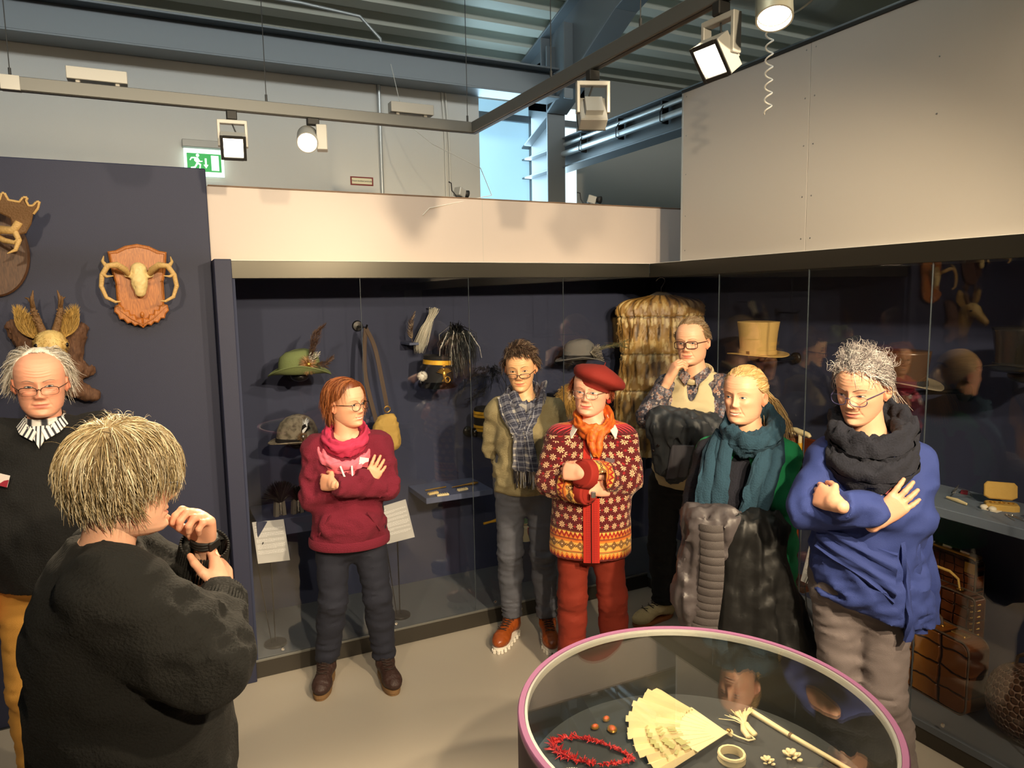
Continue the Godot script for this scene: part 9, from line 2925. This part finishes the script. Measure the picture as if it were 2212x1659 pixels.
	strip(sf, PV([V(-0.11, 1.36, 0.02), V(-0.125, 1.29, 0.105), V(-0.13, 1.2, 0.165), V(-0.135, 1.1, 0.172), V(-0.14, 1.02, 0.17)]), [V(0.03, 0.0, 0.05), V(0.055, 0, 0.03), V(0.06, 0, 0.01), V(0.062, 0, 0.01), V(0.06, 0, 0.0)], 0.014, 96, 0.008)
	strip(sf, PV([V(0.085, 1.35, 0.04), V(0.07, 1.27, 0.125), V(0.05, 1.18, 0.17), V(0.03, 1.09, 0.178), V(0.0, 1.03, 0.185)]), [V(0.03, 0.0, -0.05), V(0.055, 0, -0.03), V(0.055, 0, -0.01), V(0.058, 0.0, -0.01), V(0.05, 0.03, 0.0)], 0.014, 97, 0.009)
	parts.append(["scarf", sf, "teal_wool", {"label": "dark teal scarf"}])
	var fg := MB.new()
	var g := RandomNumberGenerator.new(); g.seed = 4
	for i in 22:
		var x := lerpf(-0.2, -0.08, i / 21.0)
		fg.tube(PV([V(x, 1.022, 0.172), V(x + g.randfn() * 0.003, 0.99, 0.174), V(x + g.randfn() * 0.006, 0.955 + g.randf() * 0.02, 0.172 + g.randfn() * 0.004)]), 0.0024, 5)
	parts.append(["scarf_fringe", fg, "teal_wool", {"parent": parts.size() - 1}])
	parts.append(["trousers", legs(J, [0.09, 0.07, 0.06, 0.17, 0.13], 0.06, 0.014, 48), "near_black", {}])
	var up := MB.new(); var so := MB.new()
	for a: Vector3 in [J.al, J.ar]: shoe(up, so, null, a, 0.0, 0.1)
	parts.append(["shoe", up, "dark_leather", {}]); parts.append(["sole", so, "black_rubber", {}])
	var hr := MB.new()
	var cols := [lin(226, 190, 130), lin(206, 168, 108), lin(238, 210, 160), lin(186, 146, 90)]
	cap_hair(hr, H, TAB_W, func(_t: float) -> float: return 9.0, 0.01, [lin(176, 138, 84), lin(206, 170, 112)], 3)
	hair(hr, H, 1900, W(0.12, 0.2), 8, W(0.007, 0.014), 0.0011, cols, func(g2: RandomNumberGenerator) -> Vector3:
		var th := g2.randf_range(-2.2, 2.2)
		var e := hairline(th, TAB_W)
		return sph(th, deg_to_rad(lerpf(e, 80.0, pow(g2.randf(), 1.6)))), func(p: Vector3, _k: float, _l: float) -> Vector3: return (V(0, 0.022, -0.115) - p).normalized() + V(0, 0.0, -0.15), 1.1, 5)
	hair(hr, H, 500, W(0.1, 0.16), 7, W(0.007, 0.013), 0.0011, cols, func(g2: RandomNumberGenerator) -> Vector3: return sph(g2.randf_range(1.7, 2 * PI - 1.7), deg_to_rad(g2.randf_range(-34, 0))), func(p: Vector3, _k: float, _l: float) -> Vector3: return (V(0, 0.03, -0.115) - p).normalized(), 1.1, 6)
	# ponytail
	var tailp := V(0, 0.02, -0.118)
	for i in 420:
		var o := V(g.randfn() * 0.008, g.randfn() * 0.01, 0)
		var q := V(g.randfn() * 0.021, g.randfn() * 0.01, g.randfn() * 0.018)
		mb.col = Color.WHITE
		hr.col = cols[g.randi() % 4] * g.randf_range(0.85, 1.1); hr.col.a = 1
		var en := 0.19 + g.randf() * 0.06
		strand(hr, PV([H.xf * (tailp + o), H.xf * (tailp + o + V(0.012, -0.012, -0.03)), H.xf * (tailp + o + q + V(0.03, -0.07, -0.045)), H.xf * (tailp + o + q * 1.5 + V(0.05, -0.14, -0.04)), H.xf * (tailp + o + q * 1.7 + V(0.065, -en, -0.03))]), 0.002)
	hr.col = Color.WHITE
	parts.append(["hair", hr, "hair", {"label": "blond hair tied in a long ponytail"}])
	var cl := MB.new()
	var arc := PackedVector3Array()
	for i in 9: arc.append(H.xf * V(sin(lerpf(-1.1, 1.1, i / 8.0)) * 0.05, 0.025 + cos(lerpf(-1.1, 1.1, i / 8.0)) * 0.034, -0.112))
	cl.tube(arc, 0.008, 8, true, 0.7)
	parts.append(["hair_clip", cl, "black_rubber", {"label": "black hair clip"}])
	# what hangs over the hands
	var ja := MB.new(); var jr := MB.new(); var jb := MB.new()
	var Fa := Field.new(V(-0.34, 0.42, 0.08), V(0.06, 1.16, 0.42), 0.0105)
	Fa.cap(V(-0.19, 1.05, 0.22), V(-0.06, 1.06, 0.27), 0.065, 0.06, 0.03)
	Fa.cap(V(-0.15, 1.03, 0.26), V(-0.185, 0.74, 0.25), 0.075, 0.085, 0.03)
	Fa.cap(V(-0.185, 0.76, 0.25), V(-0.14, 0.56, 0.25), 0.085, 0.075, 0.03)
	Fa.cap(V(-0.08, 1.03, 0.27), V(-0.09, 0.76, 0.25), 0.06, 0.06, 0.03)
	Fa.cap(V(-0.13, 0.62, 0.25), V(-0.115, 0.5, 0.25), 0.05, 0.02, 0.05)
	Fa.folds(0.016, V(11, 2.2, 11), 101); Fa.folds(0.007, V(6, 12, 6), 102)
	Fa.mesh(ja)
	var rows := []
	for i in 60:
		var k := i / 59.0
		var cx := lerpf(-0.115, -0.135, k) + 0.012 * sin(k * 5.0)
		var row := PackedVector3Array()
		for j in 9: row.append(V(cx + lerpf(-0.042, 0.042, j / 8.0) * lerpf(0.75, 1.0, k), lerpf(1.06, 0.5, k), 0.335 + 0.006 * sin(k * 6.0) + 0.004 * sin(i * 1.9) - pow((j - 4) * 0.02, 2) * 2.0 - 0.02 * k))
		rows.append(row)
	jr.sheet(rows, 0.02)
	var Fb := Field.new(V(-0.18, 0.36, 0.0), V(0.36, 1.14, 0.44), 0.0115)
	Fb.cap(V(-0.02, 1.05, 0.24), V(0.1, 1.03, 0.17), 0.06, 0.06, 0.03)
	Fb.cap(V(-0.03, 1.02, 0.26), V(-0.03, 0.5, 0.24), 0.06, 0.09, 0.05)
	Fb.cap(V(0.03, 1.02, 0.25), V(0.1, 0.48, 0.22), 0.06, 0.09, 0.05)
	Fb.cap(V(0.07, 1.0, 0.22), V(0.22, 0.52, 0.18), 0.055, 0.07, 0.05)
	Fb.folds(0.018, V(9, 1.5, 9), 103); Fb.folds(0.006, V(9, 7, 9), 104)
	Fb.cut(V(-0.15, -1, 0).normalized(), V(0.05, 0.46, 0.2))
	Fb.mesh(jb)
	var pos := V(-0.663, 0, 1.56)
	return [thing_of("person", "person with a blond ponytail, green quilted vest and dark teal scarf", "person", pos, -0.845, parts),
		thing_of("jacket", "grey-brown padded jacket with a ribbed band held in front of the green vest", "jacket", pos, -0.845, [["shell", ja, "taupe_nylon", {}], ["ribbed_band", jr, "taupe_rib", {}]]),
		thing_of("coat", "black coat hanging from the hands of the person in the green vest", "coat", pos, -0.845, [["shell", jb, "black_nylon", {}]])]

static func p_blue() -> Array:
	var J := {"hd": V(-0.036, 1.603, 0.035), "nb": V(0, 1.445, -0.005), "sl": V(0.13, 1.335, -0.02), "sr": V(-0.13, 1.335, 0.0), "el": V(0.135, 1.175, 0.04), "er": V(-0.185, 1.18, 0.11), "wl": V(-0.1, 1.245, 0.25), "wr": V(0.01, 1.215, 0.2), "hl": V(0.065, 0.88, -0.01), "hr": V(-0.085, 0.87, 0.0), "kl": V(0.075, 0.5, 0.02), "kr": V(-0.06, 0.5, 0.0), "al": V(0.165, 0.1, -0.08), "ar": V(-0.02, 0.1, -0.08)}
	var parts := []
	var skin := lin(226, 172, 142)
	var H := mk_head(J, -24, 13, -2, 1.0, skin, {"w": 0.98, "smile": 0.55, "age": 0.5, "nose": 1.08, "jaw": 0.98, "lip": lin(186, 100, 92)})
	var R := [[0.76, 0.03, -0.02, 0.2, 0.15], [0.85, 0.02, -0.01, 0.2, 0.155], [0.98, 0.005, 0.0, 0.19, 0.145], [1.1, 0, 0.005, 0.178, 0.14], [1.2, 0, 0.015, 0.176, 0.145], [1.28, 0, 0.0, 0.17, 0.12], [1.35, 0, -0.015, 0.13, 0.09], [1.42, 0, -0.02, 0.075, 0.065]]
	var mb := body(J, H, R)
	hand(mb, J.wl + V(0, 0, -0.01), V(-0.68, 0.1, -0.75), V(-0.6, 0.3, 0.75), 1.0, [0.7, 0.7, 0.7, 0.7], skin, 0.02, 0.97, [0.0, 0.9])
	hand(mb, V(0.03, 1.19, 0.185), V(0.66, 0.74, -0.12), V(0.1, 0.1, 1), -1.0, [0.2, 0.2, 0.22, 0.25], skin, 0.1, 0.97, [0.6, 0.6])
	parts.append(["body", mb, "skin", {}])
	face_parts(parts, H, lin(70, 70, 70), W(-0.001, -0.0008), lin(110, 90, 80), 0.0028, 0.6)
	var F := top(J, R, [0.072, 0.072, 0.048], 0.0105, 0.05, 0.006)
	F.folds(0.014, V(5, 6, 5), 111)
	F.folds(0.012, V(5, 14, 5), 112, V(-0.3, 0.76, -0.2), V(0.3, 1.1, 0.3), 0.08)
	F.ell(J.nb + V(0, 0.05, 0.03), V(0.1, 0.1, 0.085), 0.01, Basis.IDENTITY, true)
	F.cut(V(-0.25, -1, 0).normalized(), V(0.0, 0.83, 0))
	var dl: Vector3 = (J.wl - J.el).normalized(); F.cut_near(dl, J.wl - dl * 0.015, 0.075)
	var sw := MB.new(); F.mesh(sw)
	parts.append(["top", sw, "blue_jersey", {"label": "draped royal blue long-sleeved top"}])
	var dp := MB.new() # loose layer falling at her left side and over the front
	strip(dp, PV([V(0.15, 1.12, 0.05), V(0.165, 1.0, 0.04), V(0.175, 0.86, 0.03), V(0.18, 0.76, 0.02)]), [V(-0.05, 0, 0.06), V(-0.05, 0, 0.08), V(-0.05, 0, 0.1), V(-0.05, 0, 0.11)], 0.014, 113, 0.014)
	strip(dp, PV([V(-0.16, 1.1, 0.1), V(-0.09, 1.07, 0.146), V(0.0, 1.03, 0.158), V(0.09, 0.98, 0.15)]), [V(0.0, 0.05, 0.0), V(0.0, 0.055, 0.0), V(0.0, 0.06, 0), V(0, 0.085, 0)], -0.01, 114, 0.006)
	parts.append(["drape", dp, "blue_jersey", {}])
	var sf := MB.new()
	cowl(sf, J.nb + V(0, 0.018, 0.0), 0.105, 0.092, 0.05, 0.065, 115, 1, 0.05, 4.0)
	cowl(sf, J.nb + V(0, -0.045, 0.01), 0.12, 0.108, 0.045, 0.085, 116, 1, 0.05, 4.0)
	parts.append(["scarf", sf, "navy_knit", {"label": "thick dark navy knitted loop scarf"}])
	var bd := MB.new(); var bp := MB.new()
	badge(bd, bp, V(0.045, 1.29, 0.142), V(0.15, 0.35, 1), 0.045)
	parts.append(["badge", bd, "paper", {}]); parts.append(["badge_print", bp, "badge_red", {"parent": parts.size() - 1}])
	parts.append(["trousers", legs(J, [0.094, 0.074, 0.058, 0.17, 0.13], 0.06, 0.0105, 58, 0.006), "taupe_cloth", {"label": "grey-taupe slim trousers"}])
	var up := MB.new(); var so := MB.new()
	for a: Vector3 in [J.al, J.ar]: shoe(up, so, null, a, 0.1, 0.09)
	parts.append(["shoe", up, "dark_leather", {}]); parts.append(["sole", so, "black_rubber", {}])
	var hr := MB.new()
	var tab := [[0, 34], [30, 32], [52, 20], [70, 8], [86, 0], [105, -12], [180, -38]]
	var cols := [lin(190, 182, 180), lin(150, 142, 142), lin(222, 216, 212), lin(110, 102, 104), lin(236, 232, 228)]
	cap_hair(hr, H, tab, func(_t: float) -> float: return 9.0, 0.012, [lin(110, 104, 106), lin(150, 144, 146)], 3)
	hair(hr, H, 2000, W(0.13, 0.2), 9, W(0.008, 0.022), 0.0012, cols, func(g2: RandomNumberGenerator) -> Vector3:
		var th := g2.randf_range(-2.2, 2.2)
		var e := hairline(th, tab)
		return sph(th, deg_to_rad(lerpf(e, 80.0, pow(g2.randf(), 1.4)))), func(p: Vector3, k: float, l: float) -> Vector3: return (V(0, -0.035, -0.11) - p).normalized() + V(0, 0.2 * sin(k * 18.0 + l * 30.0), -0.1 + 0.15 * cos(k * 15.0 + l * 20.0)), 1.1, 5)
	hair(hr, H, 420, W(0.03, 0.07), 9, W(0.02, 0.05), 0.00055, cols, func(g2: RandomNumberGenerator) -> Vector3: return sph(g2.randf_range(-2.4, 2.4), deg_to_rad(g2.randf_range(30, 88))), func(p: Vector3, k: float, l: float) -> Vector3: return V(cos(k * 7 + l * 40), sin(k * 7 + l * 40) + 0.4, sin(l * 90 + k * 4)), 0.0, 15)
	var g := RandomNumberGenerator.new(); g.seed = 8
	var tp := V(0, -0.035, -0.105)
	for i in 420:
		var o := V(g.randfn() * 0.01, g.randfn() * 0.012, 0)
		var q := V(g.randfn() * 0.02, g.randfn() * 0.014, g.randfn() * 0.018)
		hr.col = [cols[0], cols[2], lin(196, 168, 142), lin(168, 136, 110), cols[1]][g.randi() % 5]
		var en := 0.1 + g.randf() * 0.06
		strand(hr, PV([H.xf * (tp + o), H.xf * (tp + o + V(0, 0.0, -0.025)), H.xf * (tp + o + q * 0.9 + V(0.0, -0.03, -0.05)), H.xf * (tp + o + q * 1.3 + V(0.0, -0.07, -0.055)), H.xf * (tp + o + q * 1.8 + V(0.0, -en, -0.06))]), 0.0013)
	hr.col = Color.WHITE
	parts.append(["hair", hr, "hair", {"label": "curly grey hair tied back"}])
	spectacles(parts, H, "blue_frame", 0.0265, 0.019, 2.5, -0.01, 0.0016, 2.0, "dark-rimmed glasses")
	return [thing_of("person", "person with tied-back grey curls, glasses and a royal blue top, arms crossed", "person", V(-0.621, 0, 2.076), -0.897, parts)]
